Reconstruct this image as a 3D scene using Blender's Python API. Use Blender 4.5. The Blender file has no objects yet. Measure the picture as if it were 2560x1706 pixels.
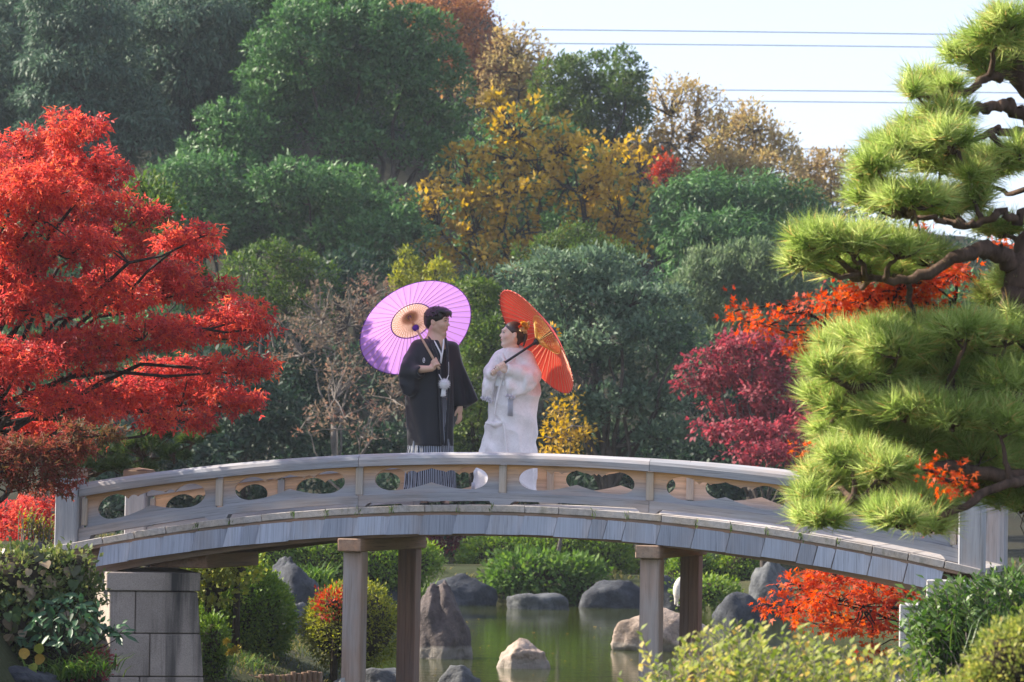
import bpy, math, random
import numpy as np
from mathutils import Matrix, Vector

# ---------------------------------------------------------------- camera, sky, sun, exposure
SC = bpy.context.scene
COL = SC.collection
PI = math.pi
F_PX, W_PX, HOR = 7774.0, 2560.0, 1200.0
EYE = np.array([0.0, 0.0, 2.2])
PITCH = math.atan((HOR - 853.0) / F_PX)
ROLL = math.radians(1.0)
_fw = np.array([0, math.cos(PITCH), math.sin(PITCH)])
_up0 = np.array([0, -math.sin(PITCH), math.cos(PITCH)])
_rt0 = np.array([1.0, 0, 0])
_rt = math.cos(ROLL) * _rt0 + math.sin(ROLL) * _up0
_up = math.cos(ROLL) * _up0 - math.sin(ROLL) * _rt0

cd = bpy.data.cameras.new('camera')
cam = bpy.data.objects.new('camera', cd)
COL.objects.link(cam)
cam.matrix_world = Matrix(((_rt[0], _up[0], -_fw[0], EYE[0]), (_rt[1], _up[1], -_fw[1], EYE[1]), (_rt[2], _up[2], -_fw[2], EYE[2]), (0, 0, 0, 1)))
cd.sensor_width = 36.0
cd.lens = 36.0 * F_PX / W_PX
cd.clip_start, cd.clip_end = 0.5, 3000.0
cd.dof.use_dof = True
cd.dof.focus_distance = 26.6
cd.dof.aperture_fstop = 5.6
SC.camera = cam

SUN_AZ = math.radians(14.3)      # how far behind pure left the sun stands
SUN_EL = math.radians(35.0)
sun_dir = Vector((-math.cos(SUN_AZ) * math.cos(SUN_EL), math.sin(SUN_AZ) * math.cos(SUN_EL), math.sin(SUN_EL)))

world = bpy.data.worlds.new('World')
SC.world = world
world.use_nodes = True
wn = world.node_tree
wn.nodes.clear()
sky = wn.nodes.new('ShaderNodeTexSky')
sky.sky_type = 'NISHITA'
sky.sun_disc = False
sky.sun_elevation = SUN_EL
sky.sun_rotation = math.atan2(sun_dir.x, sun_dir.y)
sky.air_density, sky.dust_density, sky.ozone_density = 1.0, 0.6, 1.2
bg = wn.nodes.new('ShaderNodeBackground')
bg.inputs[1].default_value = 0.15
veil = wn.nodes.new('ShaderNodeMix')                # thin even high cloud over the clear sky
veil.data_type = 'RGBA'
veil.inputs[0].default_value = 0.72
veil.inputs[7].default_value = (1.66, 1.75, 2.34, 1)
wo = wn.nodes.new('ShaderNodeOutputWorld')
wn.links.new(sky.outputs[0], veil.inputs[6])
wn.links.new(veil.outputs[2], bg.inputs[0])
wn.links.new(bg.outputs[0], wo.inputs[0])

sd = bpy.data.lights.new('sun', 'SUN')
sd.energy = 4.4
sd.angle = math.radians(0.53)
sd.color = (1.0, 0.90, 0.76)
so = bpy.data.objects.new('sun', sd)
COL.objects.link(so)
so.rotation_euler = sun_dir.to_track_quat('Z', 'Y').to_euler()
so.location = (-40, 40, 40)

SC.view_settings.view_transform = 'Standard'
SC.view_settings.look = 'None'
SC.view_settings.gamma = 1.0
SC.view_settings.use_curve_mapping = False
SC.view_settings.exposure = 1.58
HAZE = 0.00036                  # density of the air (see the end)
SC.render.engine = 'CYCLES'
cy = SC.cycles
cy.max_bounces, cy.diffuse_bounces, cy.glossy_bounces, cy.transmission_bounces, cy.transparent_max_bounces, cy.volume_bounces = 7, 4, 3, 5, 6, 0
cy.use_denoising = True
cy.caustics_reflective = cy.caustics_refractive = False

# ---------------------------------------------------------------- helpers
K = 2560.0 / 2353.0


def PX(u, v, D):
    """World point of a spot of the photograph (2353 px wide view) at depth D."""
    xc, yc = (u * K - 1280.0) / F_PX, (853.0 - v * K) / F_PX
    d = _rt * xc + _up * yc + _fw
    return EYE + d * (D / d[1])


def mpp(D):
    return K * D / F_PX


def project(P):
    d = np.asarray(P, float) - EYE
    z = d @ _fw
    return (1280 + F_PX * (d @ _rt) / z) / K, (853 - F_PX * (d @ _up) / z) / K


def nrm(a):
    a = np.asarray(a, float)
    return a / np.maximum(np.linalg.norm(a, axis=-1, keepdims=True), 1e-9)


def hash3(ix, iy, iz, seed=0):
    h = (ix.astype(np.int64) * 374761393 + iy.astype(np.int64) * 668265263 + iz.astype(np.int64) * 2147483647 + seed * 974634777) & 0xFFFFFFFF
    h = ((h ^ (h >> 13)) * 1274126177) & 0xFFFFFFFF
    return ((h ^ (h >> 16)) & 0xFFFF) / 65535.0


def vnoise(P, seed=0):
    P = np.asarray(P, float)
    i = np.floor(P).astype(np.int64)
    f = P - i
    f = f * f * (3 - 2 * f)
    r = 0
    for dx in (0, 1):
        for dy in (0, 1):
            for dz in (0, 1):
                w = (f[..., 0] if dx else 1 - f[..., 0]) * (f[..., 1] if dy else 1 - f[..., 1]) * (f[..., 2] if dz else 1 - f[..., 2])
                r = r + w * hash3(i[..., 0] + dx, i[..., 1] + dy, i[..., 2] + dz, seed)
    return r * 2 - 1


def fbm(P, octaves=4, seed=0):
    s, a, r = 1.0, 1.0, 0
    for o in range(octaves):
        r = r + a * vnoise(np.asarray(P) * s, seed + o)
        s *= 2.03
        a *= 0.5
    return r


LOC = {}


def link(o, parent=None):
    COL.objects.link(o)
    if parent is not None:
        o.parent = parent
    return o


def tag(o, label=None, cat=None, group=None, kind=None):
    if label:
        o['label'] = label
    if cat:
        o['category'] = cat
    if group:
        o['group'] = group
    if kind:
        o['kind'] = kind
    return o


def thing(name, label, cat, loc, group=None):
    o = bpy.data.objects.new(name, None)
    o.empty_display_size = 0.2
    o.location = tuple(float(c) for c in loc)
    COL.objects.link(o)
    LOC[o.name] = np.array(loc, float)
    return tag(o, label, cat, group)


def mesh_data(name, V, F, mat=None, smooth=False, attrs=None):
    me = bpy.data.meshes.new(name)
    V = np.ascontiguousarray(V, dtype=np.float32)
    if isinstance(F, np.ndarray):
        n, k = F.shape
        me.vertices.add(len(V))
        me.vertices.foreach_set('co', V.ravel())
        me.loops.add(n * k)
        me.loops.foreach_set('vertex_index', np.ascontiguousarray(F, dtype=np.int32).ravel())
        me.polygons.add(n)
        me.polygons.foreach_set('loop_start', np.arange(0, n * k, k, dtype=np.int32))
        me.update(calc_edges=True)
    else:
        me.from_pydata(V.tolist(), [], [list(map(int, f)) for f in F])
        me.update()
    if attrs:
        for nm, (dom, typ, arr) in attrs.items():
            a = me.attributes.new(nm, typ, dom)
            arr = np.ascontiguousarray(arr, dtype=np.float32).ravel()
            a.data.foreach_set({'FLOAT': 'value', 'FLOAT_VECTOR': 'vector', 'FLOAT_COLOR': 'color'}[typ], arr)
    if smooth:
        me.polygons.foreach_set('use_smooth', np.ones(len(me.polygons), dtype=bool))
    if mat is not None:
        me.materials.append(mat)
    return me


def part(name, V, F, mat, parent=None, smooth=False, attrs=None, base=None):
    """A mesh object given in world coordinates; a child when parent is given, else its own thing with origin at base."""
    V = np.asarray(V, float)
    if parent is not None:
        off = LOC[parent.name]
    else:
        off = np.array(base if base is not None else V.mean(0), float)
    o = bpy.data.objects.new(name, mesh_data(name, V - off, F, mat, smooth, attrs))
    link(o, parent)
    if parent is None:
        o.location = tuple(off)
    LOC[o.name] = off
    return o


def merge(*pieces):
    """Join (V, F) pieces (F lists or arrays) into one (V, F list)."""
    Vs, Fs, n = [], [], 0
    for V, F in pieces:
        Vs.append(np.asarray(V, float))
        Fs.extend([[int(i) + n for i in f] for f in F])
        n += len(V)
    return np.vstack(Vs), Fs


def box(cx, cy_, cz, sx, sy, sz):
    v = np.array([[x, y, z] for x in (-.5, .5) for y in (-.5, .5) for z in (-.5, .5)]) * [sx, sy, sz] + [cx, cy_, cz]
    f = [[0, 1, 3, 2], [4, 6, 7, 5], [0, 4, 5, 1], [2, 3, 7, 6], [0, 2, 6, 4], [1, 5, 7, 3]]
    return v, f


def bbox_bev(cx, cy_, cz, sx, sy, sz, b=0.008):
    """A box with chamfered edges."""
    V, F = [], []
    h = np.array([sx, sy, sz]) / 2
    b = min(b, h.min() * 0.6)
    idx = {}
    for sgx in (-1, 1):
        for sgy in (-1, 1):
            for sgz in (-1, 1):
                s = np.array([sgx, sgy, sgz])
                for ax in range(3):
                    p = h - b
                    p = p.copy()
                    p[ax] = h[ax]
                    idx[(sgx, sgy, sgz, ax)] = len(V)
                    V.append(p * s + [cx, cy_, cz])
    for ax in range(3):
        o = [a for a in range(3) if a != ax]
        for sg in (-1, 1):
            q = []
            for a, c in ((-1, -1), (1, -1), (1, 1), (-1, 1)):
                s = [0, 0, 0]
                s[ax], s[o[0]], s[o[1]] = sg, a, c
                q.append(idx[(*s, ax)])
            F.append(q)
        for a in (-1, 1):
            for c in (-1, 1):
                s0, s1 = [0, 0, 0], [0, 0, 0]
                s0[ax], s0[o[0]], s0[o[1]] = -1, a, c
                s1[ax], s1[o[0]], s1[o[1]] = 1, a, c
                F.append([idx[(*s0, o[0])], idx[(*s1, o[0])], idx[(*s1, o[1])], idx[(*s0, o[1])]])
    for sgx in (-1, 1):
        for sgy in (-1, 1):
            for sgz in (-1, 1):
                F.append([idx[(sgx, sgy, sgz, a)] for a in range(3)])
    V = np.array(V)
    c0 = np.array([cx, cy_, cz])
    out = []
    for f in F:
        p = V[f]
        n = np.cross(p[1] - p[0], p[2] - p[0])
        out.append(f if n @ (p.mean(0) - c0) > 0 else f[::-1])
    return V, out


def tube(P, R, n=6, cap=True):
    P = np.asarray(P, float)
    R = np.broadcast_to(np.asarray(R, float), (len(P),))
    T = nrm(np.gradient(P, axis=0))
    ref = np.array([0, 0, 1.0]) if abs(T[0][2]) < 0.9 else np.array([1.0, 0, 0])
    V, F = [], []
    u = nrm(np.cross(T[0], ref))
    for i in range(len(P)):
        u = nrm(u - (u @ T[i]) * T[i])
        w = np.cross(T[i], u)
        for k in range(n):
            a = 2 * PI * k / n
            V.append(P[i] + R[i] * (math.cos(a) * u + math.sin(a) * w))
    for i in range(len(P) - 1):
        for k in range(n):
            F.append([i * n + k, i * n + (k + 1) % n, (i + 1) * n + (k + 1) % n, (i + 1) * n + k])
    if cap:
        F.append(list(range(n))[::-1])
        F.append([(len(P) - 1) * n + k for k in range(n)])
    return np.array(V), F


def spline(pts, n=12):
    """Catmull-Rom through points."""
    P = np.asarray(pts, float)
    Q = np.vstack([2 * P[0] - P[1], P, 2 * P[-1] - P[-2]])
    out = []
    for i in range(len(P) - 1):
        a, b, c, d = Q[i], Q[i + 1], Q[i + 2], Q[i + 3]
        for t in np.linspace(0, 1, n, endpoint=False):
            out.append(0.5 * (2 * b + (c - a) * t + (2 * a - 5 * b + 4 * c - d) * t * t + (3 * b - a - 3 * c + d) * t ** 3))
    out.append(P[-1])
    return np.array(out)


# ---------------------------------------------------------------- materials
class NT:
    def __init__(s, name):
        s.m = bpy.data.materials.new(name)
        s.m.use_nodes = True
        s.t = s.m.node_tree
        s.t.nodes.clear()
        s.out = s.t.nodes.new('ShaderNodeOutputMaterial')

    def n(s, typ, **kw):
        nd = s.t.nodes.new(typ)
        for k, v in kw.items():
            if k.startswith('i_'):
                key = k[2:]
                key = int(key) if key.isdigit() else key.replace('_', ' ')
                sock = nd.inputs[key]
                if isinstance(v, bpy.types.NodeSocket):
                    s.t.links.new(v, sock)
                else:
                    sock.default_value = v
            else:
                setattr(nd, k, v)
        return nd

    def link(s, a, b):
        s.t.links.new(a, b)

    def ramp(s, fac, stops, interp='LINEAR'):
        r = s.n('ShaderNodeValToRGB')
        r.color_ramp.interpolation = interp
        e = r.color_ramp.elements
        while len(e) < len(stops):
            e.new(0.5)
        for el, (p, c) in zip(e, stops):
            el.position = p
            el.color = (*c, 1) if len(c) == 3 else c
        s.link(fac, r.inputs[0])
        return r.outputs[0]

    def mix(s, fac, a, b, mode='MIX'):
        m = s.n('ShaderNodeMix', data_type='RGBA', blend_type=mode)
        for sock, v in ((m.inputs[0], fac), (m.inputs[6], a), (m.inputs[7], b)):
            if isinstance(v, bpy.types.NodeSocket):
                s.link(v, sock)
            else:
                sock.default_value = v if not isinstance(v, tuple) else ((*v, 1) if len(v) == 3 else v)
        return m.outputs[2]

    def math(s, op, a, b=0.0, clamp=False):
        m = s.n('ShaderNodeMath', operation=op, use_clamp=clamp)
        for sock, v in ((m.inputs[0], a), (m.inputs[1], b)):
            if isinstance(v, bpy.types.NodeSocket):
                s.link(v, sock)
            else:
                sock.default_value = v
        return m.outputs[0]

    def attr(s, name):
        return s.n('ShaderNodeAttribute', attribute_name=name)

    def noise(s, vec, scale=5.0, detail=4.0, rough=0.55, dist=0.0):
        nd = s.n('ShaderNodeTexNoise', i_Scale=scale, i_Detail=detail, i_Roughness=rough, i_Distortion=dist)
        if vec is not None:
            s.link(vec, nd.inputs['Vector'])
        return nd.outputs[0]

    def mapping(s, vec, scale=(1, 1, 1), loc=(0, 0, 0)):
        m = s.n('ShaderNodeMapping', i_Scale=scale, i_Location=loc)
        s.link(vec, m.inputs[0])
        return m.outputs[0]

    def principled(s, color, rough=0.6, spec=0.5, bump=None, bump_dist=0.01, bump_str=0.6, **kw):
        p = s.n('ShaderNodeBsdfPrincipled')
        for sock, v in ((p.inputs['Base Color'], color), (p.inputs['Roughness'], rough), (p.inputs['Specular IOR Level'], spec)):
            if isinstance(v, bpy.types.NodeSocket):
                s.link(v, sock)
            else:
                sock.default_value = (*v, 1) if isinstance(v, tuple) and len(v) == 3 else v
        for k, v in kw.items():
            p.inputs[k.replace('_', ' ')].default_value = v
        if bump is not None:
            b = s.n('ShaderNodeBump', i_Strength=bump_str, i_Distance=bump_dist)
            s.link(bump, b.inputs['Height'])
            s.link(b.outputs[0], p.inputs['Normal'])
        return p

    def done(s, shader):
        s.link(shader, s.out.inputs[0])
        return s.m


def leaf_mat(name, stops, trans=0.4, rough=0.55, spec=0.2, tsat=1.15, tval=1.5):
    t = NT(name)
    a = t.attr('rnd')
    c = t.ramp(a.outputs['Fac'], stops)
    p = t.principled(c, min(rough + 0.1, 1), spec * 0.6)
    h = t.n('ShaderNodeHueSaturation', i_Saturation=tsat, i_Value=tval)
    t.link(c, h.inputs['Color'])
    tr = t.n('ShaderNodeBsdfTranslucent')
    t.link(h.outputs[0], tr.inputs[0])
    mx = t.n('ShaderNodeMixShader', i_0=trans)
    t.link(p.outputs[0], mx.inputs[1])
    t.link(tr.outputs[0], mx.inputs[2])
    return t.done(mx.outputs[0])


def bark_mat(name, c1, c2, scale=12.0):
    t = NT(name)
    tc = t.n('ShaderNodeTexCoord').outputs['Object']
    n1 = t.noise(t.mapping(tc, (scale, scale, scale * 0.25)), 1.0, 5.0, 0.65)
    col = t.ramp(n1, [(0.3, c1), (0.7, c2)])
    return t.done(t.principled(col, 0.9, 0.2, n1, 0.02, 0.8).outputs[0])


def plain_mat(name, c, rough=0.6, spec=0.4, var=0.12, scale=20.0):
    t = NT(name)
    tc = t.n('ShaderNodeTexCoord').outputs['Object']
    n1 = t.noise(tc, scale, 3.0)
    lo, hi = tuple(x * (1 - var) for x in c), tuple(min(1, x * (1 + var)) for x in c)
    return t.done(t.principled(t.ramp(n1, [(0.3, lo), (0.7, hi)]), rough, spec, n1, 0.003, 0.3).outputs[0])


# ---------------------------------------------------------------- foliage
def leaf_template(w=0.4, fold=0.06):
    return np.array([[0, 0, 0], [0.45, w / 2, fold], [1, 0, -0.05], [0.45, -w / 2, fold]]), np.array([[0, 1, 2, 3]])


def maple_template(fine=True):
    pts = []
    if fine:
        tips = [(-118, .50), (-62, .86), (0, 1.0), (62, .86), (118, .50)]
        V = [[0.0, 0, 0]]
        for i, (a, r) in enumerate(tips):
            a0 = math.radians(a)
            V.append([r * math.cos(a0), r * math.sin(a0), -0.10 * r])
            if i < 4:
                an = math.radians((a + tips[i + 1][0]) / 2)
                V.append([.27 * math.cos(an), .27 * math.sin(an), 0.03])
        V.append([-.22, 0.05, 0])
        V.append([-.22, -0.05, 0])
        n = len(V)
        ring = [n - 1] + list(range(1, n - 2)) + [n - 2]
        F = [[0, ring[i], ring[i + 1]] for i in range(len(ring) - 1)]
        V = np.array(V) * 0.62 + [0.2, 0, 0]
        return V, np.array(F)
    V = np.array([[0, 0, 0], [.45, .16, .03], [1, 0, -.08], [.45, -.16, .03], [.10, .55, -.05], [.30, .12, 0.02], [.10, -.55, -.05], [.30, -.12, .02]])
    F = np.array([[0, 1, 2, 3], [0, 5, 4, 0], [0, 6, 7, 0]])
    return V, np.array([[0, 1, 2], [0, 2, 3], [0, 5, 4], [0, 6, 7]])


def leaves_mesh(C, A, N, S, tmpl, rnd):
    """Leaf copies: centres C, long axes A, normals N, sizes S."""
    TV, TF = tmpl
    A = nrm(A)
    N = N - (N * A).sum(1, keepdims=True) * A
    N = nrm(N)
    B = np.cross(N, A)
    S = np.asarray(S, float).reshape(-1, 1, 1)
    V = C[:, None, :] + S * (TV[None, :, 0:1] * A[:, None, :] + TV[None, :, 1:2] * B[:, None, :] + TV[None, :, 2:3] * N[:, None, :])
    n, k = len(C), len(TV)
    F = (TF[None] + (np.arange(n) * k)[:, None, None]).reshape(-1, TF.shape[1])
    return V.reshape(-1, 3), F, np.repeat(rnd, len(TF))


def rand_dir(rng, n, back=0.3, under=0.55):
    out = np.zeros((0, 3))
    while len(out) < n:
        d = nrm(rng.normal(size=(n * 2, 3)))
        keep = np.ones(len(d), bool)
        keep &= ~((d[:, 1] > 0.4) & (rng.random(len(d)) > back))
        keep &= ~((d[:, 2] < -0.35) & (rng.random(len(d)) > under))
        out = np.vstack([out, d[keep]])
    return out[:n]


def pxblobs(lst, D, depth_jit=0.0, rng=None, flat=0.8):
    """Crown blobs given as photograph ellipses (u, v, ru, rv[, dD]) at depth D."""
    out = []
    for b in lst:
        u, v, ru, rv = b[:4]
        d = D + (b[4] if len(b) > 4 else 0) + (rng.uniform(-1, 1) * depth_jit if rng is not None and depth_jit else 0)
        c = PX(u, v, d)
        m = mpp(d)
        out.append([*c, ru * m, flat * (ru + rv) / 2 * m, rv * m])
    return np.array(out)


def lobes(rng, blobs, r=0.40, n=13, under=0.45):
    """Split crown blobs into smaller lobes set round their shells, so a crown reads as billows with shade between them."""
    out = []
    for b in blobs:
        d = rand_dir(rng, n * 4, 0.35, under)
        pts = [d[0]]
        for q in d[1:]:
            if min(np.linalg.norm(q - p) for p in pts) > 0.62 and len(pts) < n:
                pts.append(q)
        for q in pts:
            k = r * rng.uniform(.75, 1.2)
            out.append([*(b[:3] + b[3:6] * q * (1 - k * 0.45)), *(b[3:6] * k * [1.1, 1.0, 0.85])])
    return np.array(out)


def clump_points(rng, blobs, n, shell=(0.72, 1.0), back=0.3, under=0.55, bump=0.12, margin=260):
    R = blobs[:, 3:6]
    area = (R[:, 0] * R[:, 1] + R[:, 1] * R[:, 2] + R[:, 0] * R[:, 2])
    C, D = np.zeros((0, 3)), np.zeros((0, 3))
    tries = 0
    while len(C) < n and tries < 8:
        m = int((n - len(C)) * 1.6) + 20
        bi = rng.choice(len(blobs), m, p=area / area.sum())
        d = rand_dir(rng, m, back, under)
        u = shell[0] + (shell[1] - shell[0]) * rng.random((m, 1)) ** 0.6
        p = blobs[bi, :3] + blobs[bi, 3:6] * d * u
        p += bump * R[bi].mean(1, keepdims=True) * fbm(p / (R[bi].mean(1, keepdims=True) * 0.7), 2, 7)[:, None] * d
        keep = np.ones(m, bool)
        for j in range(len(blobs)):
            q = ((p - blobs[j, :3]) / blobs[j, 3:6])
            keep &= ~(((q * q).sum(1) < 0.5) & (bi != j))
        uu, vv = project(p)
        keep &= (uu > -margin) & (uu < 2353 + margin) & (vv > -margin) & (vv < 1568 + margin)
        C = np.vstack([C, p[keep]])
        D = np.vstack([D, d[keep]])
        tries += 1
    return C[:n], D[:n]


COVER = 3.2


def crown(rng, blobs, leaf_len, leaf_w, cover=1.3, clump_r=0.35, per=26, out=0.6, up=0.15, rand=0.8, nup=0.7, shell=(0.72, 1.0),
          back=0.3, under=0.55, tmpl=None, jitter=0.35, flat=0.6, clump_var=0.55, area_k=0.55, lobe=None, nrand=0.55, margin=260):
    """Leaf mesh of a crown: clumps on the shells of its blobs. Returns V, F, rnd, clump centres."""
    if lobe:
        blobs = lobes(rng, blobs, *lobe)
    R = blobs[:, 3:6]
    area = (2.1 if not lobe else 1.5) * (R[:, 0] * R[:, 2] + R[:, 1] * R[:, 2] * 0.5 + R[:, 0] * R[:, 1] * 0.5).sum()
    la = leaf_len * leaf_len * leaf_w * area_k
    n_cl = max(8, int(COVER * cover * area / (la * per)))
    C, D = clump_points(rng, blobs, n_cl, shell, back, under, margin=margin)
    n_cl = len(C)
    n = n_cl * per
    ci = np.repeat(np.arange(n_cl), per)
    off = rng.normal(size=(n, 3)) * clump_r * 0.55
    dd = D[ci]
    along = (off * dd).sum(1, keepdims=True)
    off -= dd * along * (1 - flat)
    P = C[ci] + off
    r3 = nrm(rng.normal(size=(n, 3)))
    A = out * dd + rand * r3 + nrm(off) * 0.5 + np.array([0, 0, up])
    N = nup * np.array([0, -0.1, 1.0]) + 0.9 * dd + nrand * nrm(rng.normal(size=(n, 3)))
    S = leaf_len * (1 - jitter + 2 * jitter * rng.random(n))
    crv = 0.5 + 0.5 * np.clip(fbm(C / (clump_r * 5), 2, 3), -1, 1)
    cr = np.clip(0.5 * crv + 0.5 * rng.random(n_cl), 0, 1)
    rnd = np.clip(clump_var * cr[ci] + (1 - clump_var) * rng.random(n), 0, 1)
    V, F, rf = leaves_mesh(P, A, N, S, tmpl or leaf_template(leaf_w), rnd)
    return V, F, rf, C


def limb(rng, a, b, r0, r1, n=7, wob=0.08, sag=0.0):
    a, b = np.asarray(a, float), np.asarray(b, float)
    t = np.linspace(0, 1, n)[:, None]
    L = np.linalg.norm(b - a)
    P = a + (b - a) * t
    w = rng.normal(size=(n, 3)) * wob * L
    w = (w + np.roll(w, 1, 0)) / 2
    P += w * np.sin(PI * t) + np.array([0, 0, 1]) * (np.sin(PI * t) * sag * L)
    return P, np.linspace(r0, r1, n)


def woody(rng, base, fork, blobs, clumps, r0, n_twig=60, twig_r=0.02, sides=6, wob=0.06, twig_share=1.0):
    """Trunk from base to fork, limbs to the blobs, twigs to some clumps: (V, F)."""
    pcs = []
    P, R = limb(rng, base, fork, r0, r0 * 0.65, 8, wob * 0.6)
    pcs.append(tube(P, R, sides + 2))
    ends = []
    for b in blobs:
        t = b[:3] - [0, 0, b[5] * 0.25]
        start = P[rng.integers(len(P) // 2, len(P))]
        if t[2] < start[2] + 0.1:
            start = P[rng.integers(1, len(P) - 2)]
        q, r = limb(rng, start, t, r0 * 0.36, r0 * 0.10, 8, wob, 0.05)
        pcs.append(tube(q, r, sides))
        ends.append(q)
    if len(clumps) and n_twig:
        allp = np.vstack(ends)
        for i in rng.choice(len(clumps), min(n_twig, len(clumps)), replace=False):
            c = clumps[i]
            j = np.argmin(((allp - c) ** 2).sum(1) + rng.random(len(allp)) * 0.05)
            q, r = limb(rng, allp[j], c, twig_r, twig_r * 0.35, 5, wob)
            pcs.append(tube(q, r, 4, cap=False))
    return merge(*pcs)


TREE_TRIS = [0]


def tree(name, label, cat, base, blobs, mat, bark, seed, r0=0.2, fork=None, group=None, n_twig=40, twig_r=0.02, crown_name='crown',
         trunk_name='trunk', wob=0.06, **kw):
    rng = np.random.default_rng(seed)
    base = np.array(base, float)
    t = thing(name, label, cat, base, group)
    V, F, rf, C = crown(rng, blobs, **kw)
    TREE_TRIS[0] += len(F) * (F.shape[1] - 2)
    part(crown_name, V, F, mat, t, attrs={'rnd': ('FACE', 'FLOAT', rf)})
    if fork is None:
        c = blobs[:, :3].mean(0)
        fork = base * 0.5 + c * 0.5
        fork[2] = base[2] + 0.55 * (c[2] - base[2])
    V, F = woody(rng, base, np.array(fork, float), blobs, C, r0, n_twig, twig_r, wob=wob)
    part(trunk_name, V, F, bark, t, smooth=True)
    return t


# ---------------------------------------------------------------- implicit surfaces (people, garments, the heron)
class Field:
    def __init__(s, xs, ys, zs):
        s.xs, s.ys, s.zs = np.asarray(xs), np.asarray(ys), np.asarray(zs)
        s.d = np.full((len(xs), len(ys), len(zs)), 1.0, np.float32)

    @staticmethod
    def cube(lo, hi, h):
        return Field(*[np.arange(lo[i], hi[i] + h, h) for i in range(3)])

    def sub(s, lo, hi):
        r = []
        for ax, a, b in ((s.xs, lo[0], hi[0]), (s.ys, lo[1], hi[1]), (s.zs, lo[2], hi[2])):
            i, j = np.searchsorted(ax, a), np.searchsorted(ax, b)
            r.append(slice(max(0, i), max(0, j)))
        X, Y, Z = np.meshgrid(s.xs[r[0]], s.ys[r[1]], s.zs[r[2]], indexing='ij')
        return tuple(r), X, Y, Z

    def add(s, fn, lo, hi, k=0.01):
        r, X, Y, Z = s.sub(np.array(lo) - 2 * k - 0.01, np.array(hi) + 2 * k + 0.01)
        if X.size == 0:
            return s
        b = fn(X, Y, Z)
        a = s.d[r]
        h = np.clip(0.5 + 0.5 * (a - b) / max(k, 1e-5), 0, 1)
        s.d[r] = a * (1 - h) + b * h - k * h * (1 - h)
        return s

    def cut(s, fn, lo, hi, k=0.005):
        r, X, Y, Z = s.sub(np.array(lo) - 2 * k, np.array(hi) + 2 * k)
        if X.size == 0:
            return s
        b = -fn(X, Y, Z)
        a = s.d[r]
        h = np.clip(0.5 - 0.5 * (a - b) / max(k, 1e-5), 0, 1)
        s.d[r] = a * (1 - h) + b * h + k * h * (1 - h)
        return s

    def cone(s, a, b, ra, rb=None, k=0.01):
        a, b = np.asarray(a, float), np.asarray(b, float)
        rb = ra if rb is None else rb
        m = max(ra, rb)
        ab = b - a
        L2 = max(ab @ ab, 1e-9)

        def fn(X, Y, Z):
            t = np.clip(((X - a[0]) * ab[0] + (Y - a[1]) * ab[1] + (Z - a[2]) * ab[2]) / L2, 0, 1)
            return np.sqrt((X - a[0] - t * ab[0]) ** 2 + (Y - a[1] - t * ab[1]) ** 2 + (Z - a[2] - t * ab[2]) ** 2) - (ra + (rb - ra) * t)
        return s.add(fn, np.minimum(a, b) - m, np.maximum(a, b) + m, k)

    def ell(s, c, r, M=None, k=0.01, cut=False):
        c, r = np.asarray(c, float), np.asarray(r, float)
        M = np.eye(3) if M is None else M        # columns: local axes
        m = r.max()

        def fn(X, Y, Z):
            x, y, z = X - c[0], Y - c[1], Z - c[2]
            q = [(x * M[0][i] + y * M[1][i] + z * M[2][i]) for i in range(3)]
            k0 = np.sqrt(sum((q[i] / r[i]) ** 2 for i in range(3)))
            k1 = np.sqrt(sum((q[i] / r[i] ** 2) ** 2 for i in range(3)))
            return np.where(k1 < 1e-6, -r.min(), k0 * (k0 - 1) / np.maximum(k1, 1e-6))
        return (s.cut if cut else s.add)(fn, c - m, c + m, k)

    def prism(s, poly, y0, th, rnd=0.02, k=0.02, cut=False):
        """A polygon in the x-z plane (n, 2), extruded in y about y0 (a number or f(X, Z)) with half thickness th."""
        P = np.asarray(poly, float)

        def fn(X, Y, Z):
            d2 = poly_sdf(P, X, Z)
            yy = np.abs(Y - (y0(X, Z) if callable(y0) else y0)) - th + rnd
            d2 = d2 + rnd
            return np.sqrt(np.maximum(d2, 0) ** 2 + np.maximum(yy, 0) ** 2) + np.minimum(np.maximum(d2, yy), 0) - rnd
        yl = -1 if callable(y0) else y0 - th
        yh = 1 if callable(y0) else y0 + th
        lo, hi = (P[:, 0].min(), yl, P[:, 1].min()), (P[:, 0].max(), yh, P[:, 1].max())
        return (s.cut if cut else s.add)(fn, lo, hi, k)

    def column(s, zs, x0, x1, yc, ry, disp=None, k=0.02, zlo=None, zhi=None, power=2.0):
        """An upright robe: at each height the outline runs from x0 to x1 with depth radius ry about yc."""
        zs = np.asarray(zs, float)
        o = np.argsort(zs)
        z_, a, b, c, r = zs[o], np.asarray(x0, float)[o], np.asarray(x1, float)[o], np.broadcast_to(yc, zs.shape)[o], np.broadcast_to(ry, zs.shape)[o]
        zlo = z_[0] if zlo is None else zlo
        zhi = z_[-1] if zhi is None else zhi

        def fn(X, Y, Z):
            A, B, Cc, R = (np.interp(Z, z_, q) for q in (a, b, c, r))
            xc, rx = (A + B) / 2, np.maximum((B - A) / 2, 0.01)
            qx, qy = (X - xc) / rx, (Y - Cc) / R
            q = (np.abs(qx) ** power + np.abs(qy) ** power) ** (1 / power)
            d = (q - 1) * np.minimum(rx, R)
            if disp is not None:
                d = d - disp(np.arctan2(qy, qx), Z, X, Y)
            return np.maximum(d, np.maximum(Z - zhi, zlo - Z))
        return s.add(fn, (a.min() - .06, (c - r).min() - .06, zlo), (b.max() + .06, (c + r).max() + .06, zhi), k)

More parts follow.
